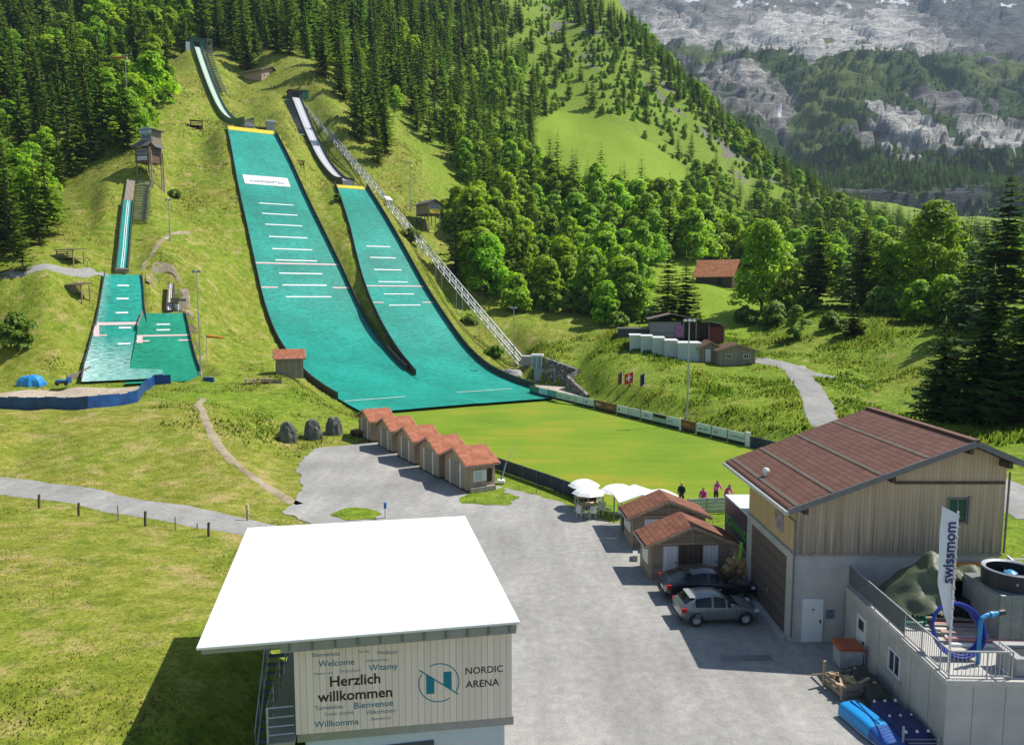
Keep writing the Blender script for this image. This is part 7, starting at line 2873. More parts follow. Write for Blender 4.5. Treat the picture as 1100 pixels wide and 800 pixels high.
# ------------------------------------------------------------------ cars
def car(label, loc, rz, L, Wd, Ht, paint, prof, belt, roof0, roof1, wheel_r=.32, wb=None, spoiler=False, lightcol=None, rim_dark=False):
    """prof: stations along x (0 rear .. 1 front): (x, z_bottom, z_belt, z_top, half-width factor, roof inset)"""
    t = thing('parked_car', label, 'car', loc, rz, 'cars parked by the brown huts')
    X = np.linspace(0, 1, 41)
    P = np.array(prof)
    zb, zl, zt, hw = (np.interp(X, P[:, 0], P[:, k]) for k in (1, 2, 3, 4))
    for arr in (zl, zt, hw):
        arr[1:-1] = (arr[:-2] + 2 * arr[1:-1] + arr[2:]) / 4
    rows = []
    for i, x in enumerate(X):
        w_ = Wd / 2 * hw[i]
        up = max(0.0, zt[i] - zl[i])
        k = min(1, up / .3)
        ins = .76 * k + .86 * (1 - k)
        half = [(w_ * .86, zb[i]), (w_ * .98, zb[i] + .12), (w_, (zb[i] + zl[i]) * .5 + .04), (w_ * .985, zl[i] - .08), (w_ * .95, zl[i]), (w_ * (.95 + (ins - .95) * .5), zl[i] + up * .55), (w_ * ins, zl[i] + up * .9 if up > .02 else zl[i] + .015), (w_ * ins * .6, zl[i] + up + .012), (0, zl[i] + up + .025)]
        rows.append([((x - .5) * L, -y, z) for y, z in half] + [((x - .5) * L, y, z) for y, z in half[:-1][::-1]])
    nc = len(rows[0])
    V = [p for r_ in rows for p in r_]
    body, glass_side, glass_f, glass_r = [], [], [], []
    gx0, gx1, wf0, wr1 = roof0[0], roof1[0], roof1[1], roof0[1]
    for i in range(len(X) - 1):
        xm = (X[i] + X[i + 1]) / 2
        for j in range(nc - 1):
            f = (i * nc + j, (i + 1) * nc + j, (i + 1) * nc + j + 1, i * nc + j + 1)
            jj = j if j < 8 else nc - 2 - j
            if jj in (4, 5) and belt[0] < xm < belt[1] and not any(abs(xm - q) < .013 for q in belt[2]):
                glass_side.append(f)
            elif jj in (6, 7) and wf0 < xm < gx1:
                glass_f.append(f)
            elif jj in (6, 7) and gx0 < xm < wr1:
                glass_r.append(f)
            else:
                body.append(f)
    body.append(tuple(range(nc))[::-1])
    body.append(tuple((len(X) - 1) * nc + k for k in range(nc)))
    for i in range(len(X) - 1):
        body.append((i * nc, i * nc + nc - 1, (i + 1) * nc + nc - 1, (i + 1) * nc))

    def part(nm, faces, mat, parent=t):
        used_ = sorted({i for f in faces for i in f})
        mp = {v: k for k, v in enumerate(used_)}
        m = MB()
        m.add([V[i] for i in used_], [tuple(mp[i] for i in f) for f in faces])
        o = m.build(nm, mat, parent, smooth=True, fix=False)
        bm = bmesh.new()
        bm.from_mesh(o.data)
        bmesh.ops.recalc_face_normals(bm, faces=bm.faces)
        for e_ in bm.edges:
            if len(e_.link_faces) == 2 and e_.calc_face_angle(0) > .6:
                e_.smooth = False
        bm.to_mesh(o.data)
        bm.free()
        return o
    part('body', body, paint)
    gm = plain('car_glass', (.010, .012, .014), .12, 0, .05, spec=.35)
    # every pane of side glass is a part of its own
    left = list(glass_side)
    while left:
        grp = [left.pop()]
        vs_ = set(grp[0])
        grew = True
        while grew:
            grew = False
            for f in left[:]:
                if vs_ & set(f):
                    grp.append(f)
                    vs_ |= set(f)
                    left.remove(f)
                    grew = True
        part('side_window', grp, gm)
    part('windscreen', glass_f, gm)
    part('rear_window', glass_r, gm)
    wb = wb or (.19, .81)
    for x in wb:
        for sg_ in (-1, 1):
            y = sg_ * (Wd / 2 * .97 - .09)
            tyre = MB().lathe([(wheel_r * .62, -.10), (wheel_r * .93, -.11), (wheel_r, -.07), (wheel_r, .07), (wheel_r * .93, .11), (wheel_r * .62, .10)], 24, cap=False).build('wheel', M_BLACK, t, ((x - .5) * L, y, wheel_r))
            tyre.rotation_euler = (PI / 2, 0, 0)
            rim = MB()
            rim.lathe([(wheel_r * .64, .0), (wheel_r * .62, .085), (wheel_r * .52, .07), (wheel_r * .12, .095), (0, .095)], 20, cap=False)
            rim.lathe([(wheel_r * .64, .0), (wheel_r * .62, -.085), (wheel_r * .52, -.07), (wheel_r * .12, -.095), (0, -.095)], 20, cap=False)
            rim.build('rim', M_DSTEEL if rim_dark else plain('alloy', (.5, .51, .52), .4, .2), tyre)
            sp = MB()
            for k in range(6):
                a = k * PI / 3 + .3
                for zz in (.085, -.085):
                    sp.bar((wheel_r * .2 * math.cos(a), wheel_r * .2 * math.sin(a), zz), (wheel_r * .55 * math.cos(a), wheel_r * .55 * math.sin(a), zz), .02, .03)
            sp.build('spoke_gap', M_BLACK, tyre)
            ar = MB()
            n = 16
            for k in range(n):
                a0, a1 = PI * k / n, PI * (k + 1) / n
                r0, r1 = wheel_r * 1.02, wheel_r * 1.17
                yo = sg_ * Wd / 2 * .992
                q = [((x - .5) * L + r_ * math.cos(a), yo, wheel_r + r_ * math.sin(a) * 1.02) for r_, a in ((r0, a0), (r1, a0), (r1, a1), (r0, a1))]
                ar.prism(q, (0, sg_ * .012, 0))
            ar.build('wheel_arch', M_BLACK, t)
    zt_ = float(np.interp(.03, P[:, 0], P[:, 2]))
    for sg_ in (-1, 1):
        MB().box(-.5 * L + .0, -.5 * L + .28, sg_ * Wd / 2 * .88 - .07, sg_ * Wd / 2 * .88 + .075, zt_ - .24, zt_ - .02).build('tail_light', plain('tail_light_red', (.45, .02, .025), .25), t, bevel=.03)
        MB().box(.5 * L - .42, .5 * L - .08, sg_ * Wd / 2 * .74 - .14, sg_ * Wd / 2 * .74 + .13, .60, .72).build('headlight', plain('headlight_glass', (.5, .52, .54), .15), t, bevel=.03)
        xm_ = (belt[1] - .5) * L - .18
        MB().box(xm_ - .1, xm_ + .1, sg_ * (Wd / 2 + .05) - .08, sg_ * (Wd / 2 + .05) + .08, P[:, 2].max() - .02, P[:, 2].max() + .14).build('wing_mirror', paint, t, bevel=.03)
        for xh in (.36, .55):
            MB().box((xh - .5) * L - .1, (xh - .5) * L + .1, sg_ * Wd / 2 * .995 - .015, sg_ * Wd / 2 * .995 + .015, .80, .835).build('door_handle', paint, t)
        m = MB()
        for xh in (.325, .515, .68):
            m.box((xh - .5) * L - .006, (xh - .5) * L + .006, sg_ * Wd / 2 * .997 - .006, sg_ * Wd / 2 * .997 + .006, .34, .88)
        m.build('door_seam', M_BLACK, t)
    MB().box(-.5 * L - .02, -.5 * L + .02, -.26, .26, .52, .64).build('number_plate', M_WHT, t)
    MB().box(-.5 * L - .03, -.5 * L + .1, -Wd * .42, Wd * .42, .28, .40).build('bumper', M_BLACK, t)
    if spoiler:
        z_ = float(np.interp(roof0[1], P[:, 0], P[:, 3]))
        MB().box((roof0[1] - .5) * L - .22, (roof0[1] - .5) * L + .08, -Wd * .34, Wd * .34, z_ - .01, z_ + .045).build('spoiler', spoiler, t, bevel=.02)
    return t


def car_paint(name, col, metal):
    m, nt, b = new_mat(name)
    b.inputs['Base Color'].default_value = (*col, 1)
    b.inputs['Metallic'].default_value = metal
    b.inputs['Roughness'].default_value = .32
    b.inputs['Coat Weight'].default_value = .7
    b.inputs['Coat Roughness'].default_value = .08
    n_ = noise(nt, coords(nt), 2.5, 4, .6)
    nt.links.new(ramp(nt, n_, [(.3, tuple(c * .88 for c in col)), (.7, tuple(c * 1.08 for c in col))]).outputs[0], b.inputs['Base Color'])
    return m


car('silver grey hatchback with steel rims, nearest the big open yard', (10.2, 35.15, .05), R(4), 4.0, 1.72, 1.45, car_paint('silver_paint', (.15, .168, .175), .3),
    [(0, .42, .80, .86, .84, 0), (.02, .34, .93, .97, .90, 0), (.06, .28, .97, 1.08, .95, 0), (.12, .26, .97, 1.26, .98, 0), (.20, .26, .955, 1.37, 1.0, 0), (.32, .26, .935, 1.44, 1.0, 0), (.43, .26, .92, 1.45, 1.0, 0), (.52, .26, .905, 1.39, 1.0, 0), (.60, .26, .90, 1.24, 1.0, 0),
     (.73, .26, .90, .93, .99, 0), (.80, .26, .86, .87, .98, 0), (.92, .28, .74, .75, .92, 0), (.98, .32, .62, .63, .82, 0), (1.0, .38, .54, .55, .74, 0)],
    (.18, .67, (.385, .56)), (.045, .17), (.735, .555), .32, (.185, .80), car_paint('silver_paint_lip', (.34, .35, .35), .2))
car('black fastback car with long roofline parked between the silver hatchback and the hut', (10.5, 38.05, .05), R(3), 4.85, 1.95, 1.62, car_paint('black_paint', (.018, .022, .032), .3),
    [(0, .45, .88, .93, .84, 0), (.02, .36, .98, 1.02, .90, 0), (.08, .30, 1.02, 1.12, .95, 0), (.20, .28, 1.04, 1.36, .99, 0), (.32, .28, 1.03, 1.52, 1.0, 0), (.45, .28, 1.01, 1.58, 1.0, 0), (.56, .28, .99, 1.52, 1.0, 0), (.64, .28, .98, 1.36, 1.0, 0),
     (.77, .28, .96, .99, .99, 0), (.84, .28, .90, .91, .97, 0), (.93, .30, .78, .79, .92, 0), (.98, .34, .66, .67, .82, 0), (1.0, .4, .58, .59, .74, 0)],
    (.20, .73, (.47, .60)), (.07, .27), (.775, .60), .36, (.18, .80), car_paint('black_paint_lip', (.02, .024, .034), .3), rim_dark=True)

# log pile behind the dark car, green boom beside it
p = Vector((13.0, 38.9, 0))
rnd = random.Random(4)
n_ = 0
M_LOGE = plain('cut_wood', (.42, .27, .12), .8, var=.35, scale=5)
t = thing('log_pile', 'heap of cut split logs between the hut and the navy trailer', 'log pile', (12.15, 39.0, 0), R(4))
k = 0
for row in range(4):
    for c in range(4 - row // 2):
        x, z = -.2 + c * .42 + row * .1, .2 + row * .38
        MB().tube([(x, rnd.uniform(-.15, .1), z), (x + rnd.uniform(-.1, .1), .8, z)], rnd.uniform(.17, .23), 9).build('log', M_LOGE, t)
o = MB().bar((12.55, 39.5, .1), (12.75, 39.45, 2.5), .12, .16).build('green_boom', plain('lime_green_paint', (.22, .58, .03), .45), None)
tag(o, 'leaning lime green bar at the right corner of the nearer brown hut', 'bar')
o = MB().tube([(12.9, 40.3, 2.3), (13.3, 38.8, 1.0)], .04, 6).build('leaning_pole', M_LARCHG, None)
tag(o, 'thin grey pole leaning between the hut eave and the barn', 'pole')
o = MB().box(-.45, .45, -.15, .15, 0, .35).build('kerb_stone', M_CONC, None, (7.6, 43.7, .0), R(80))
tag(o, 'pale stone block lying between the two brown huts', 'block')

# ------------------------------------------------------------------ things on and around the annex
AN = lambda x, y, z: Vector((15.15 + x * math.cos(R(-2)) - y * math.sin(R(-2)), 24.2 + x * math.sin(R(-2)) + y * math.cos(R(-2)), z))
t = thing('covered_heap', 'tall olive tarpaulin peaked over black machinery on the roof terrace', 'covered heap', AN(3.15, 5.9, 2.62))
NX = 44
rows = []
for i in range(NX + 1):
    row = []
    for j in range(NX + 1):
        x, y = -2.9 + 5.8 * i / NX, -1.9 + 3.8 * j / NX
        # pole-like peaks joined by sagging cloth
        z = max(2.45 - .95 * math.hypot(x + .55, (y - .3) * .95), 1.75 - .55 * math.hypot(x - 1.1, (y - .3) * 1.5), 1.0 - .5 * abs(x + 1.3) - .35 * abs(y))
        an_, rr_ = math.atan2(y - .3, x + .55), math.hypot(y - .3, x + .55)
        z += .11 * min(1, rr_) * abs(math.sin(3.5 * an_ + .9 * rr_)) + .05 * float(fbm(np.array(x * 2.0), np.array(y * 2.0 + x), 3, 4))
        z += .35 * max(0, 1 - abs(y + .2) / 1.6) * (1 if x > -.8 else 0)
        hem = .05 + max(0, min(1.05, (x + .7) * 1.2)) * (1 if y < -.1 else max(0, 1 - (y + .1) * 1.2))
        row.append((x + .08 * math.sin(y * 5 + z * 3), y + .10 * math.sin(x * 6 + z * 2), max(z, hem * .9 + .05 * math.sin(x * 9))))
    rows.append(row)
hp_ = MB().grid(rows)
edge = lambda p: math.hypot(p[0] / 2.85, p[1] / 1.85) > 1.03
hp_.f = [f for f in hp_.f if not any(edge(hp_.v[k]) for k in f) and not (sum(hp_.v[k][0] for k in f) / 4 > -.75 and sum(hp_.v[k][1] for k in f) / 4 < -.62 - .16 * math.sin(sum(hp_.v[k][0] for k in f)))]
hp_ = hp_.build('tarpaulin', M_TARPG, t, smooth=True)
m = MB()
m.box(-.7, 2.0, -1.15, 1.0, 0, 1.05)
m.tube([(.3, -1.3, .5), (.3, -1.15, .5)], .4, 14)
m.tube([(1.3, -1.3, .45), (1.3, -1.15, .45)], .34, 14)
m.build('machine', M_BLACK, t, bevel=.05)
m = MB()
m.tube([(.35, -1.42, .55), (.35, -1.31, .55)], .2, 14)
m.tube([(1.55, -1.2, 1.0), (1.55, -1.0, 1.0)], .2, 12)
m.build('hub', M_STEEL, t)
# stacked poles and boards
t = thing('board_stack', 'stack of white and reddish boards on the roof terrace beside the hose coil', 'boards', AN(3.1, 3.7, 2.63), R(-4))
rnd = random.Random(9)
for k in range(9):
    MB().box(-1.4 + rnd.uniform(-.1, .2), 1.2 + rnd.uniform(-.2, .2), -.9 + k * .22, -.75 + k * .22, .0 + (k % 3) * .13, .1 + (k % 3) * .13).build('plank', [M_WHT, plain('rosy_boards', (.45, .22, .2), .6), M_LARCHG][k % 3], t)
t = thing('hose_bundle', 'tangle of green hose on the roof terrace behind the railing', 'hose', AN(1.1, 4.6, 2.65))
MB().tube([(.55 * math.cos(a) + .1 * math.sin(3 * a), .35 * math.sin(a), .06 + .02 * a) for a in np.linspace(0, 15, 60)], .045, 6).build('hose', plain('green_hose', (.02, .20, .12), .5), t)
# upright blue hose coil
t = thing('hose_coil', 'large upright coil of royal blue hose leaning on the terrace railing', 'hose coil', AN(1.45, 2.1, 2.65))
m = MB()
for k in range(3):
    r_ = .98 - .06 * k
    m.tube([(r_ * math.cos(a), .1 * k + .32 * math.sin(a) - .1, 1.02 + r_ * math.sin(a) * .94) for a in np.linspace(0, 2 * PI, 40)], .055, 7, False)
m.build('hose', plain('royal_blue_hose', (.015, .035, .30), .4), t)
t = thing('hydrant_pipe', 'bright blue bent standpipe beside the hose coil', 'pipe', AN(1.95, 1.55, 2.63))
MB().tube([(0, 0, 0), (0, 0, 1.55), (.05, .02, 1.72), (.25, .1, 1.8), (.8, .25, 1.82)], .075, 8).build('pipe', plain('cyan_blue_pipe', (.02, .24, .48), .4), t)
MB().tube([(.8, .25, 1.82), (1.05, .32, 1.82)], .11, 8).build('valve', M_BLACK, t)
MB().tube([(.4, .13, 1.8), (.55, .18, 1.8)], .12, 8).build('collar', plain('cyan_blue_pipe', (.02, .24, .48), .4), t)
# steel container with the round black fan
t = thing('steel_tank', 'grey green steel container standing on the roof terrace under the black fan', 'container', AN(3.55, 3.0, 2.63), R(0))
MB().box(0, 3.2, 0, 2.4, 0, 2.0).build('body', plain('grey_green_steel', (.22, .25, .235), .45, .3, .2), t, bevel=.03)
MB().box(-.012, -.002, .1, 2.3, .1, 1.9).build('end_panel', M_STEEL, t)
m = MB()
for x in (.45, .9, 1.35, 1.8):
    m.box(x, x + .02, -.012, 0, .05, 1.95)
m.build('panel_seam', M_DSTEEL, t)
t = thing('snow_fan', 'round black fan drum with a blue hub on top of the steel container', 'fan', AN(4.6, 4.15, 4.63))
MB().lathe([(1.0, 0), (1.02, .62), (.95, .68), (.88, .62), (.86, .06), (1.0, 0)], 32, cap=False).build('drum', plain('matt_black_drum', (.022, .026, .032), .45), t)
MB().lathe([(.86, .64), (.93, .70), (1.0, .705), (1.04, .66)], 32, cap=False).build('rim', M_STEEL, t)
m = MB()
for k in range(5):
    a = k * 2 * PI / 5
    m.bar((0, 0, .35), (.86 * math.cos(a), .86 * math.sin(a), .35), .08, .05)
m.build('spoke', M_BLACK, t)
MB().lathe([(.0, .3), (.24, .3), (.24, .5), (.1, .58), (0, .58)], 14).build('hub', plain('cyan_blue_hub', (.05, .30, .55), .4), t)
MB().lathe([(.86, .05), (0, .05)], 24).build('floor', M_BLACK, t)
text_part('lettering', 'demaclenko', .16, M_WHT, t, (-.42, -.945, .30), Vector((1, -.0, 0)), (0, 0, 1), .004)
# white feather flag
t = thing('banner_flag', 'tall white banner flag reading swissmom on the terrace corner', 'flag', AN(.55, .95, 2.62))
MB().tube([(0, 0, 0), (0, 0, 5.9)], [.045, .03], 8).build('pole', M_WHT, t)
rows = []
for i in range(25):
    v = i / 24
    z = 1.5 + 4.3 * v
    wd = .62 * min(1, (v / .42) ** .75 if v < .42 else 1) * (1 - .10 * max(0, (v - .85) / .15))
    top = 0
    wd = max(wd, .03)
    rows.append([(-wd * u, .07 * math.sin(u * 3 + v * 4), z + (.28 * u if v > .97 else 0)) for u in np.linspace(0.03, 1, 9)])
fl = MB().grid(rows).build('sail', plain('white_flag_cloth', (.76, .77, .80), .75, var=.05), t, smooth=True)
text_part('lettering', 'swissmom', .54, plain('navy_print', (.03, .035, .16), .6), fl, (-.11, -.085, 3.3), (0, 0, 1), (-1, 0, 0), .003, .012)
m = MB()
for k in range(12):
    m.box(-.03, .05, -.05, .05, 1.6 + k * .37, 1.66 + k * .37)
m.build('clip', M_STEEL, t)
# ladder on the slope right of the barn
p = on(1080, 615, 31.5)
t = thing('ladder', 'pale aluminium ladder lying on the slope right of the barn', 'ladder', (22.6, 31.0, -.15))
zl = lambda y: g1(23.6, y) + .15
m = MB()
for x in (0, .75):
    m.bar((x + .2, -2.3, 3.55), (x - .1, 1.2, 4.5), .07)
m.build('rail', M_FRAME, t)
m = MB()
for k in range(7):
    f = (k + .5) / 7
    m.bar((.2 - .3 * f, -2.3 + 3.5 * f, 3.55 + .95 * f), (.95 - .3 * f, -2.3 + 3.5 * f, 3.55 + .95 * f), .05)
m.build('rung', M_FRAME, t)
# yard items along the annex wall
t = thing('grit_bin', 'grey grit bin with a rust orange lid against the annex wall', 'bin', (14.65, 30.5, .05), R(-2))
MB().prism([(-.45, -.35, 0), (.45, -.35, 0), (.52, -.42, .85), (-.52, -.42, .85)], (0, .75, 0)).build('tub', plain('grey_bin', (.42, .43, .43), .5), t)
MB().prism([(-.58, -.5, .85), (.58, -.5, .85), (.5, -.5, 1.02), (-.5, -.5, 1.02)], (0, .95, 0)).build('lid', plain('rust_orange_lid', (.40, .10, .04), .5), t, bevel=.03)
t = thing('wood_crate', 'open timber crate full of firewood offcuts in the yard', 'crate', (13.75, 28.4, .05), R(12))
for (a, b, c, d) in ((-.75, .75, -.62, -.56), (-.75, .75, .56, .62), (-.75, -.69, -.56, .56), (.69, .75, -.56, .56)):
    for z in (.12, .36):
        MB().box(a, b, c, d, z, z + .18).build('side_board', M_TIMBER, t)
for (x, y) in ((-.72, -.59), (.72, -.59), (-.72, .59), (.72, .59)):
    MB().box(x - .05, x + .05, y - .05, y + .05, 0, 1.05 if (x < 0 and y > 0) else .62).build('post', M_LARCH, t)
rnd = random.Random(12)
for k in range(22):
    x, y, z = rnd.uniform(-.5, .5), rnd.uniform(-.42, .42), rnd.uniform(.25, .62)
    a = rnd.uniform(0, 3)
    MB().obox((x, y, z), (math.cos(a), math.sin(a), .2), (-math.sin(a), math.cos(a), 0), (0, 0, 1), rnd.uniform(.16, .34), .06, .04).build('offcut', [M_LARCH, M_PINE, M_LARCHG][k % 3], t)
o = MB().bar((12.75, 29.6, .08), (13.35, 28.5, .75), .08, .06).build('leaning_plank', M_LARCH, None)
tag(o, 'single plank leaning on the firewood crate', 'plank')


def mat_block(name, label, c, rz, wd, L, h, mat, sag=.05):
    o = MB()
    rows = []
    for i in range(9):
        row = []
        for j in range(15):
            x, y = (i / 8 - .5) * wd, (j / 14 - .5) * L
            e_ = min(1, min(.5 - abs(i / 8 - .5), .5 - abs(j / 14 - .5)) * 9)
            row.append((x, y, h * (.35 + .65 * e_ ** .4) + sag * float(vnoise(x * 2 + rz, y * 2, 3))))
        rows.append(row)
    o.grid(rows)
    per = [rows[i][0] for i in range(9)] + [rows[8][j] for j in range(1, 15)] + [rows[i][14] for i in range(7, -1, -1)] + [rows[0][j] for j in range(13, 0, -1)]
    o.grid([[(x, y, 0) for x, y, z in per + per[:1]], per + per[:1]])
    t = thing(name, label, 'mat', c, rz)
    o.build('body', mat, t, smooth=True)
    return t


mat_block('tarp_roll', 'dark olive covered bundle between the grit bin and the navy mat', (14.5, 28.3, .05), R(-2), .95, 2.5, .55, M_TARPD, .1)
nm = mat_block('crash_mat', 'navy crash mat with rows of white tabs against the annex wall', (14.45, 25.75, .05), R(4), 1.35, 2.5, .5, plain('navy_vinyl', (.012, .025, .12), .35, var=.2))
m = MB()
for y in (-1.0, 0, 1.0):
    for x in (-.42, 0, .42):
        m.lathe([(.06, .49), (.035, .56), (0, .58)], 8, (x, y, .0))
m.build('tab', M_WHT, nm)
lb = thing('rescue_toboggan', 'bright light blue covered rescue toboggan in the yard', 'toboggan', (13.3, 25.45, .05), R(12))
rows = []
for j in range(17):
    f = j / 16
    y = 1.35 - 2.7 * f
    wd = .48 * (1 - .12 * max(0, f - .6)) * (1 if f < .9 else 1 - (f - .9) * 4)
    zt_ = .50 + .05 * math.sin(f * 3) if f < .62 else .52 - (f - .62) * .45
    rows.append([(wd * math.copysign(abs(math.cos(a)) ** .4, math.cos(a)), y, zt_ * max(0, math.sin(a)) ** .5) for a in np.linspace(0, PI, 13)])
MB().grid(rows[:11]).add(rows[0], [tuple(range(13))]).build('cover', plain('light_blue_vinyl', (.015, .27, .62), .35, var=.1), lb, smooth=True)
MB().grid(rows[10:]).add(rows[-1], [tuple(range(13))[::-1]]).build('dark_cover', plain('mid_blue_vinyl', (.01, .075, .30), .35, var=.1), lb, smooth=True)
MB().box(-.012, .012, -.3, 1.3, .50, .57).build('seam', plain('mid_blue_vinyl', (.01, .075, .30)), lb)
MB().tube([(-.45, 1.3, .1), (-.5, 0, .06), (-.42, -1.3, .1)], .03, 6).tube([(.45, 1.3, .1), (.5, 0, .06), (.42, -1.3, .1)], .03, 6).build('runner', M_STEEL, lb)
t = thing('steel_rack', 'dark steel rack with bars at the foot of the annex wall', 'rack', (14.4, 23.55, .05), R(0))
m = MB()
for k in range(8):
    m.bar((-.55, -.8 + k * .22, .5), (.6, -.8 + k * .22, .5), .03)
m.build('bar', M_DSTEEL, t)
for (x, y) in ((-.6, -.85), (.65, -.85), (-.6, .8), (.65, .8)):
    MB().box(x - .03, x + .03, y - .03, y + .03, 0, .95 if x < 0 else .55).build('post', M_STEEL, t)
o = drape_poly('drain_cover', [(9.3, 30.9), (11.6, 31.0), (11.6, 31.5), (9.3, 31.4)], M_GUTTER, .062, .5, 0)
# ------------------------------------------------------------------ people
def skin_body(name, joints, edges, mat, parent=None, loc=None, rz=0):
    me = bpy.data.meshes.new(name)
    me.from_pydata([j[:3] for j in joints], edges, [])
    o = bpy.data.objects.new(name, me)
    COL.objects.link(o)
    md = o.modifiers.new('skin', 'SKIN')
    for v, j in zip(me.skin_vertices[0].data, joints):
        v.radius = (j[3], j[4] if len(j) > 4 else j[3])
    me.skin_vertices[0].data[0].use_root = True
    sb = o.modifiers.new('sub', 'SUBSURF')
    sb.levels = sb.render_levels = 2
    dg = bpy.context.evaluated_depsgraph_get()
    me2 = bpy.data.meshes.new_from_object(o.evaluated_get(dg))
    bpy.data.objects.remove(o)
    me2.polygons.foreach_set('use_smooth', [True] * len(me2.polygons))
    me2.materials.clear()
    me2.materials.append(mat)
    o = bpy.data.objects.new(name, me2)
    COL.objects.link(o)
    o.parent = parent
    return o


M_SKINP = plain('skin', (.46, .27, .19), .55, var=.06)


def person(label, p, rz, top, leg, hair, cap=None, lean=0.0, sit=0.0, arm=0):
    t = thing('person', label, 'person', p, rz)
    L = lean
    hz = .95 - sit
    # pelvis, spine, chest, neck, head, arms, legs (x right, y forward)
    J = [(0, 0, hz, .15, .12), (0, L * .3, hz + .25, .14, .11), (0, L * .75, hz + .45, .17, .12), (0, L, hz + .58, .065, .065), (0, L + .03, hz + .70, .095, .11), (0, L + .04, hz + .80, .075, .085)]
    E_ = [(0, 1), (1, 2), (2, 3), (3, 4), (4, 5)]

    def chain(par, pts):
        prev = par
        for q in pts:
            J.append(q)
            E_.append((prev, len(J) - 1))
            prev = len(J) - 1
    for s in (-1, 1):
        chain(2, [(.19 * s, L * .8, hz + .48, .062), (.25 * s, L + .05 + .1 * arm, hz + .22, .05), (.22 * s, L + .22 + .1 * arm, hz + .05 + .15 * arm, .038), (.21 * s, L + .30 + .1 * arm, hz + .02 + .18 * arm, .045, .025)])
        k = sit
        chain(0, [(.10 * s, .0 + k * .2, hz - .06, .095), (.12 * s, .05 + k * .8, .50 - k * .0, .07), (.12 * s, -.02 + k * .55, .10, .048), (.13 * s, .15 + k * .55, .04, .05, .04)])
    b = skin_body('body', J, E_, M_SKINP, t)
    # clothes: shells that follow the body
    vs_ = b.data.vertices

    def shell(nm, sel, mat, off):
        bm = bmesh.new()
        bm.from_mesh(b.data)
        bm.normal_update()
        dele = [f for f in bm.faces if not sel(f.calc_center_median())]
        bmesh.ops.delete(bm, geom=dele, context='FACES')
        for v in bm.verts:
            v.co += v.normal * off
        me = bpy.data.meshes.new(nm)
        bm.to_mesh(me)
        bm.free()
        me.materials.append(mat)
        o = bpy.data.objects.new(nm, me)
        COL.objects.link(o)
        o.parent = t
        return o
    shell('jacket', lambda c: hz - .10 < c.z < hz + .585 and not (abs(c.x) > .15 and c.z < hz + .12 and c.y > L + .18), top, .018)
    shell('trousers', lambda c: .12 < c.z <= hz - .06, leg, .014)
    shell('shoes', lambda c: c.z <= .12, M_BLACK, .012)
    shell('hair', lambda c: c.z > hz + .70 and (c.y < L + .07 or c.z > hz + .84), hair, .018)
    f = MB()
    for s in (-1, 1):
        f.obox((.035 * s, L + .135, hz + .745), (1, 0, 0), (0, 1, 0), (0, 0, 1), .012, .006, .008)
    f.obox((0, L + .13, hz + .665), (1, 0, 0), (0, 1, 0), (0, 0, 1), .025, .006, .006)
    f.build('face', M_BLACK, b)
    MB().obox((0, L + .145, hz + .71), (1, 0, 0), (0, 1, 0), (0, 0, 1), .014, .018, .022).build('nose', M_SKINP, b)
    for s in (-1, 1):
        # a hand: palm, four bent fingers and a thumb
        hx, hy, hz_ = .21 * s, L + .33 + .1 * arm, hz + .015 + .18 * arm
        h = MB()
        h.obox((hx, hy, hz_), (1, 0, 0), (0, 1, 0), (0, 0, 1), .038, .045, .014)
        for k in range(4):
            x = hx - .03 + k * .02
            ln_ = (.05, .06, .057, .043)[k]
            h.tube([(x, hy + .04, hz_), (x, hy + .04 + ln_ * .6, hz_ - .012), (x, hy + .04 + ln_, hz_ - .035)], [.009, .008, .006], 5)
        h.tube([(hx - .035 * s, hy - .01, hz_), (hx - .06 * s, hy + .02, hz_ - .01), (hx - .062 * s, hy + .045, hz_ - .02)], [.010, .009, .007], 5)
        h.build('hand', M_SKINP, b)
    if cap:
        m = MB().lathe([(.112, hz + .80), (.112, hz + .84), (.09, hz + .90), (.04, hz + .93), (0, hz + .935)], 12, (0, L + .03, 0))
        m.box(-.08, .08, L + .12, L + .22, hz + .80, hz + .815)
        m.build('cap', cap, t)
    return t


M_PINK = plain('pink_jersey', (.62, .07, .36), .65, var=.12)
M_DARKC = plain('dark_clothes', (.02, .022, .028), .7, var=.2)
M_HAIRD = plain('dark_hair', (.02, .014, .01), .6)
M_HAIRB = plain('brown_hair', (.09, .05, .025), .6)
person('person in dark clothes with a yellow cap standing behind the farther hut', (13.1, 55.2, .06), R(160), M_DARKC, M_DARKC, M_HAIRB, plain('yellow_cap', (.70, .42, .04), .6), .05)
person('person in a pink jersey with dark hair standing highest of the group at the barrier', (16.0, 56.1, .06), R(200), M_PINK, M_DARKC, M_HAIRD, None, .16, 0, 1)
person('person in a pink jersey crouching lower left of the group at the barrier', (14.85, 55.4, .06), R(150), M_PINK, M_PINK, M_HAIRB, None, .12, .40)
person('person in a pink jersey at the right, bending beside a black bag', (16.6, 55.6, .06), R(220), M_PINK, M_DARKC, M_HAIRD, None, .34, .15)
t = thing('sports_bag', 'black sports bag on the lawn at the right of the pink clad people', 'bag', (17.0, 55.3, .06), R(30))
MB().tube([(-.35, 0, .22), (-.3, 0, .22), (.3, 0, .22), (.35, 0, .22)], [.12, .2, .2, .12], 12).build('body', M_BLACK, t)
MB().tube([(-.2, 0, .4), (-.1, 0, .55), (.1, 0, .55), (.2, 0, .4)], .02, 6).build('strap', M_DARKC, t)

# ------------------------------------------------------------------ long grass: tufts on field, banks and slope
rng2 = np.random.RandomState(31)


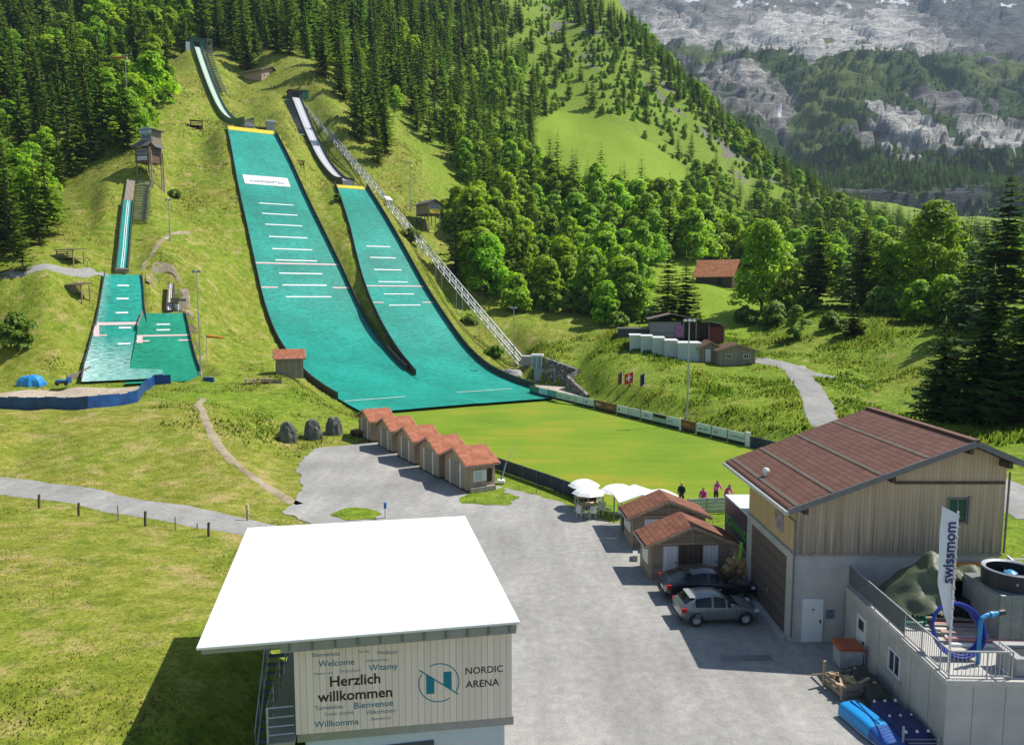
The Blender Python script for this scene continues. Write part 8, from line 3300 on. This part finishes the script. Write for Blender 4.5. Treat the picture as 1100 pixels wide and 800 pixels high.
def tufts(name, n, region, hmin, hmax, mat, wscale=1.0, clump=.7):
    X, Y = region(n)
    px, py = proj_np(X, Y, np.zeros_like(X) + 3)
    no = (polydist(X, Y, YARD) < .25) | (polydist(X, Y, LAWN) < .3)
    for h in (H1, H2, HA, HB):
        s, t = h.st(X, Y)
        sc = np.clip(s, h.land[0, 0], h.land[-1, 0])
        wl, wr = h.w(sc)
        no |= (s > h.land[0, 0] - .5) & (s < h.land[-1, 0] + .5) & (t > wl - .3) & (t < wr + .3)
        i0, i1 = h.inrun[0, 0], h.inrun[-1, 0]
        tc = np.interp(s, h.inrun[:, 0], h.inrun[:, 2]) if h.inrun.shape[1] > 2 else 0
        no |= (s > i0 - 1) & (s < i1 + 2) & (np.abs(t - tc) < 2.4)
    for o in AVOID:
        no |= inpoly(X, Y, o)
    X, Y = X[~no], Y[~no]
    Z = ground(X, Y)
    # tufts stand denser and taller in clumps
    cl = fbm(X / 3.5, Y / 3.5, 3, 91) + .6 * fbm(X / 14, Y / 14, 2, 93)
    k = rng2.rand(len(X)) < np.clip(.55 + cl * clump, .1, 1)
    X, Y, Z, cl = X[k], Y[k], Z[k], cl[k]
    n = len(X)
    H = rng2.uniform(hmin, hmax, n) * np.clip(.8 + .5 * cl, .45, 1.6)
    V = np.empty((n, 2, 3, 3), np.float32)
    for q in range(2):
        a = rng2.rand(n) * 6.283
        w_ = H * rng2.uniform(.35, .6, n) * wscale
        lean = rng2.uniform(-.4, .4, (n, 2)) * H[:, None]
        bx_, by_ = np.cos(a) * w_ / 2, np.sin(a) * w_ / 2
        V[:, q, 0] = np.stack([X - bx_, Y - by_, Z - .04], -1)
        V[:, q, 1] = np.stack([X + bx_, Y + by_, Z - .04], -1)
        V[:, q, 2] = np.stack([X + lean[:, 0], Y + lean[:, 1], Z + H], -1)
    nn = np.tile(np.array((0, 0, 1.0)), (n * 6, 1)) + rng2.normal(0, .25, (n * 6, 3))
    nn /= np.linalg.norm(nn, axis=1)[:, None]
    me = tri_mesh(name, V.reshape(-1, 3), np.arange(n * 6).reshape(-1, 3), mat, nn)
    # each blade cluster is lit like the turf it grows from
    o = bpy.data.objects.new(name, me)
    COL.objects.link(o)
    o['kind'] = 'stuff'
    return o


def strip_poly(ob):
    return None


def road_poly(line, w_):
    L_, R_ = [], []
    for i, p in enumerate(line):
        a = line[max(0, i - 1)]
        b = line[min(len(line) - 1, i + 1)]
        d = Vector((b[0] - a[0], b[1] - a[1])).normalized()
        L_.append((p[0] - d.y * w_ / 2, p[1] + d.x * w_ / 2))
        R_.append((p[0] + d.y * w_ / 2, p[1] - d.x * w_ / 2))
    return L_ + R_[::-1]


AVOID = [PAD, road_poly(ROADC, 3.4),
         road_poly([(p.x, p.y) for p in PATHB], .9), [(p.x, p.y) for p in SANDP],
         road_poly([tuple(on(*q)[:2]) for q in ((816, 384, 118.5), (845, 393, 112), (870, 402, 106), (900, 410, 102.5))], 2.6),
         road_poly([tuple(on(*q)[:2]) for q in ((852, 397, 111), (866, 412, 100), (876, 430, 90), (886, 455, 79))] + [(33.4, 66), (33, 56), (31, 46), (29, 38)], 3.2),
         road_poly([tuple(on(*q)[:2]) for q in ((158, 300, 130), (170, 290, 135), (190, 292, 136), (200, 305, 131), (200, 330, 123), (205, 380, 110), (212, 404, 105))], 2.0),
         road_poly([tuple(on(*q)[:2]) for q in ((-40, 338, 116), (0, 328, 119), (40, 315, 121), (80, 300, 125), (112, 290, 130))], 2.0),
         [(-9, 17), (1, 19), (-2, 31), (-11, 29)], [(12.5, 32), (23, 32), (23, 40), (12.5, 40)], [(14.8, 16), (27, 16), (27, 33), (14.8, 33)]]


def polar(umin, umax, y0, y1):
    def f(n):
        # even on the ground within the view
        Y = np.sqrt(rng2.uniform(y0 * y0, y1 * y1, n))
        return rng2.uniform(umin, umax, n) * Y, Y
    return f


def grass_mat(name, c1, c2, c3):
    m, nt, b = new_mat(name)
    v = coords(nt)
    n1 = noise(nt, v, .12, 5, .6)
    n2 = noise(nt, v, 1.3, 4, .7)
    s = N(nt, 'ShaderNodeMath', operation='MULTIPLY_ADD')
    nt.links.new(n2, s.inputs[0])
    s.inputs[1].default_value = .8
    nt.links.new(n1, s.inputs[2])
    c = ramp(nt, s.outputs[0], [(.65, c1), (.9, c2), (1.15, c3)]).outputs[0]
    nt.links.new(c, b.inputs['Base Color'])
    b.inputs['Roughness'].default_value = .8
    b.inputs['Specular IOR Level'].default_value = .1
    tr = nt.nodes.new('ShaderNodeBsdfTranslucent')
    nt.links.new(c, tr.inputs[0])
    mx = nt.nodes.new('ShaderNodeMixShader')
    mx.inputs[0].default_value = .45
    nt.links.new(b.outputs[0], mx.inputs[1])
    nt.links.new(tr.outputs[0], mx.inputs[2])
    nt.links.new(mx.outputs[0], nt.nodes['Material Output'].inputs[0])
    return m


M_GR1 = grass_mat('field_grass', (.14, .195, .02), (.25, .27, .04), (.42, .365, .12))
M_GR2 = grass_mat('bank_grass', (.10, .20, .014), (.19, .29, .022), (.30, .36, .045))
tufts('field_grass', 130000, polar(-.80, -.12, 19, 82), .02, .075, M_GR1, 2.0, .25)
tufts('bank_grass', 90000, polar(.02, .85, 58, 150), .18, .55, M_GR2, 1.3)
def patch(x0, x1, y0, y1):
    return lambda n: (rng2.uniform(x0, x1, n), rng2.uniform(y0, y1, n))


tufts('bank_weeds', 3600, patch(-36, -15, 72, 106), .10, .34, M_GR2, 1.5, 1.0)
tufts('slope_grass', 110000, polar(-.80, .05, 80, 175), .08, .26, M_GR1, 1.4, .45)
tufts('hillside_grass', 40000, polar(-.62, -.12, 165, 290), .15, .45, M_GR1, 1.5)
# ------------------------------------------------------------------ the air
m = bpy.data.materials.new('mountain_air')
m.use_nodes = True
nt = m.node_tree
nt.nodes.remove(nt.nodes['Principled BSDF'])
pv = nt.nodes.new('ShaderNodeVolumePrincipled')
pv.inputs['Color'].default_value = (.62, .80, 1.0, 1)
pv.inputs['Density'].default_value = .00008
pv.inputs['Anisotropy'].default_value = .0
nt.links.new(pv.outputs[0], nt.nodes['Material Output'].inputs['Volume'])
hz = MB().box(-3200, 6200, -300, 4300, float(min(GZ.min(), MZ.min())) - 1.5, float(MZ.max()) + 60).build('haze', m, None)
hz['kind'] = 'stuff'
hz.visible_shadow = True
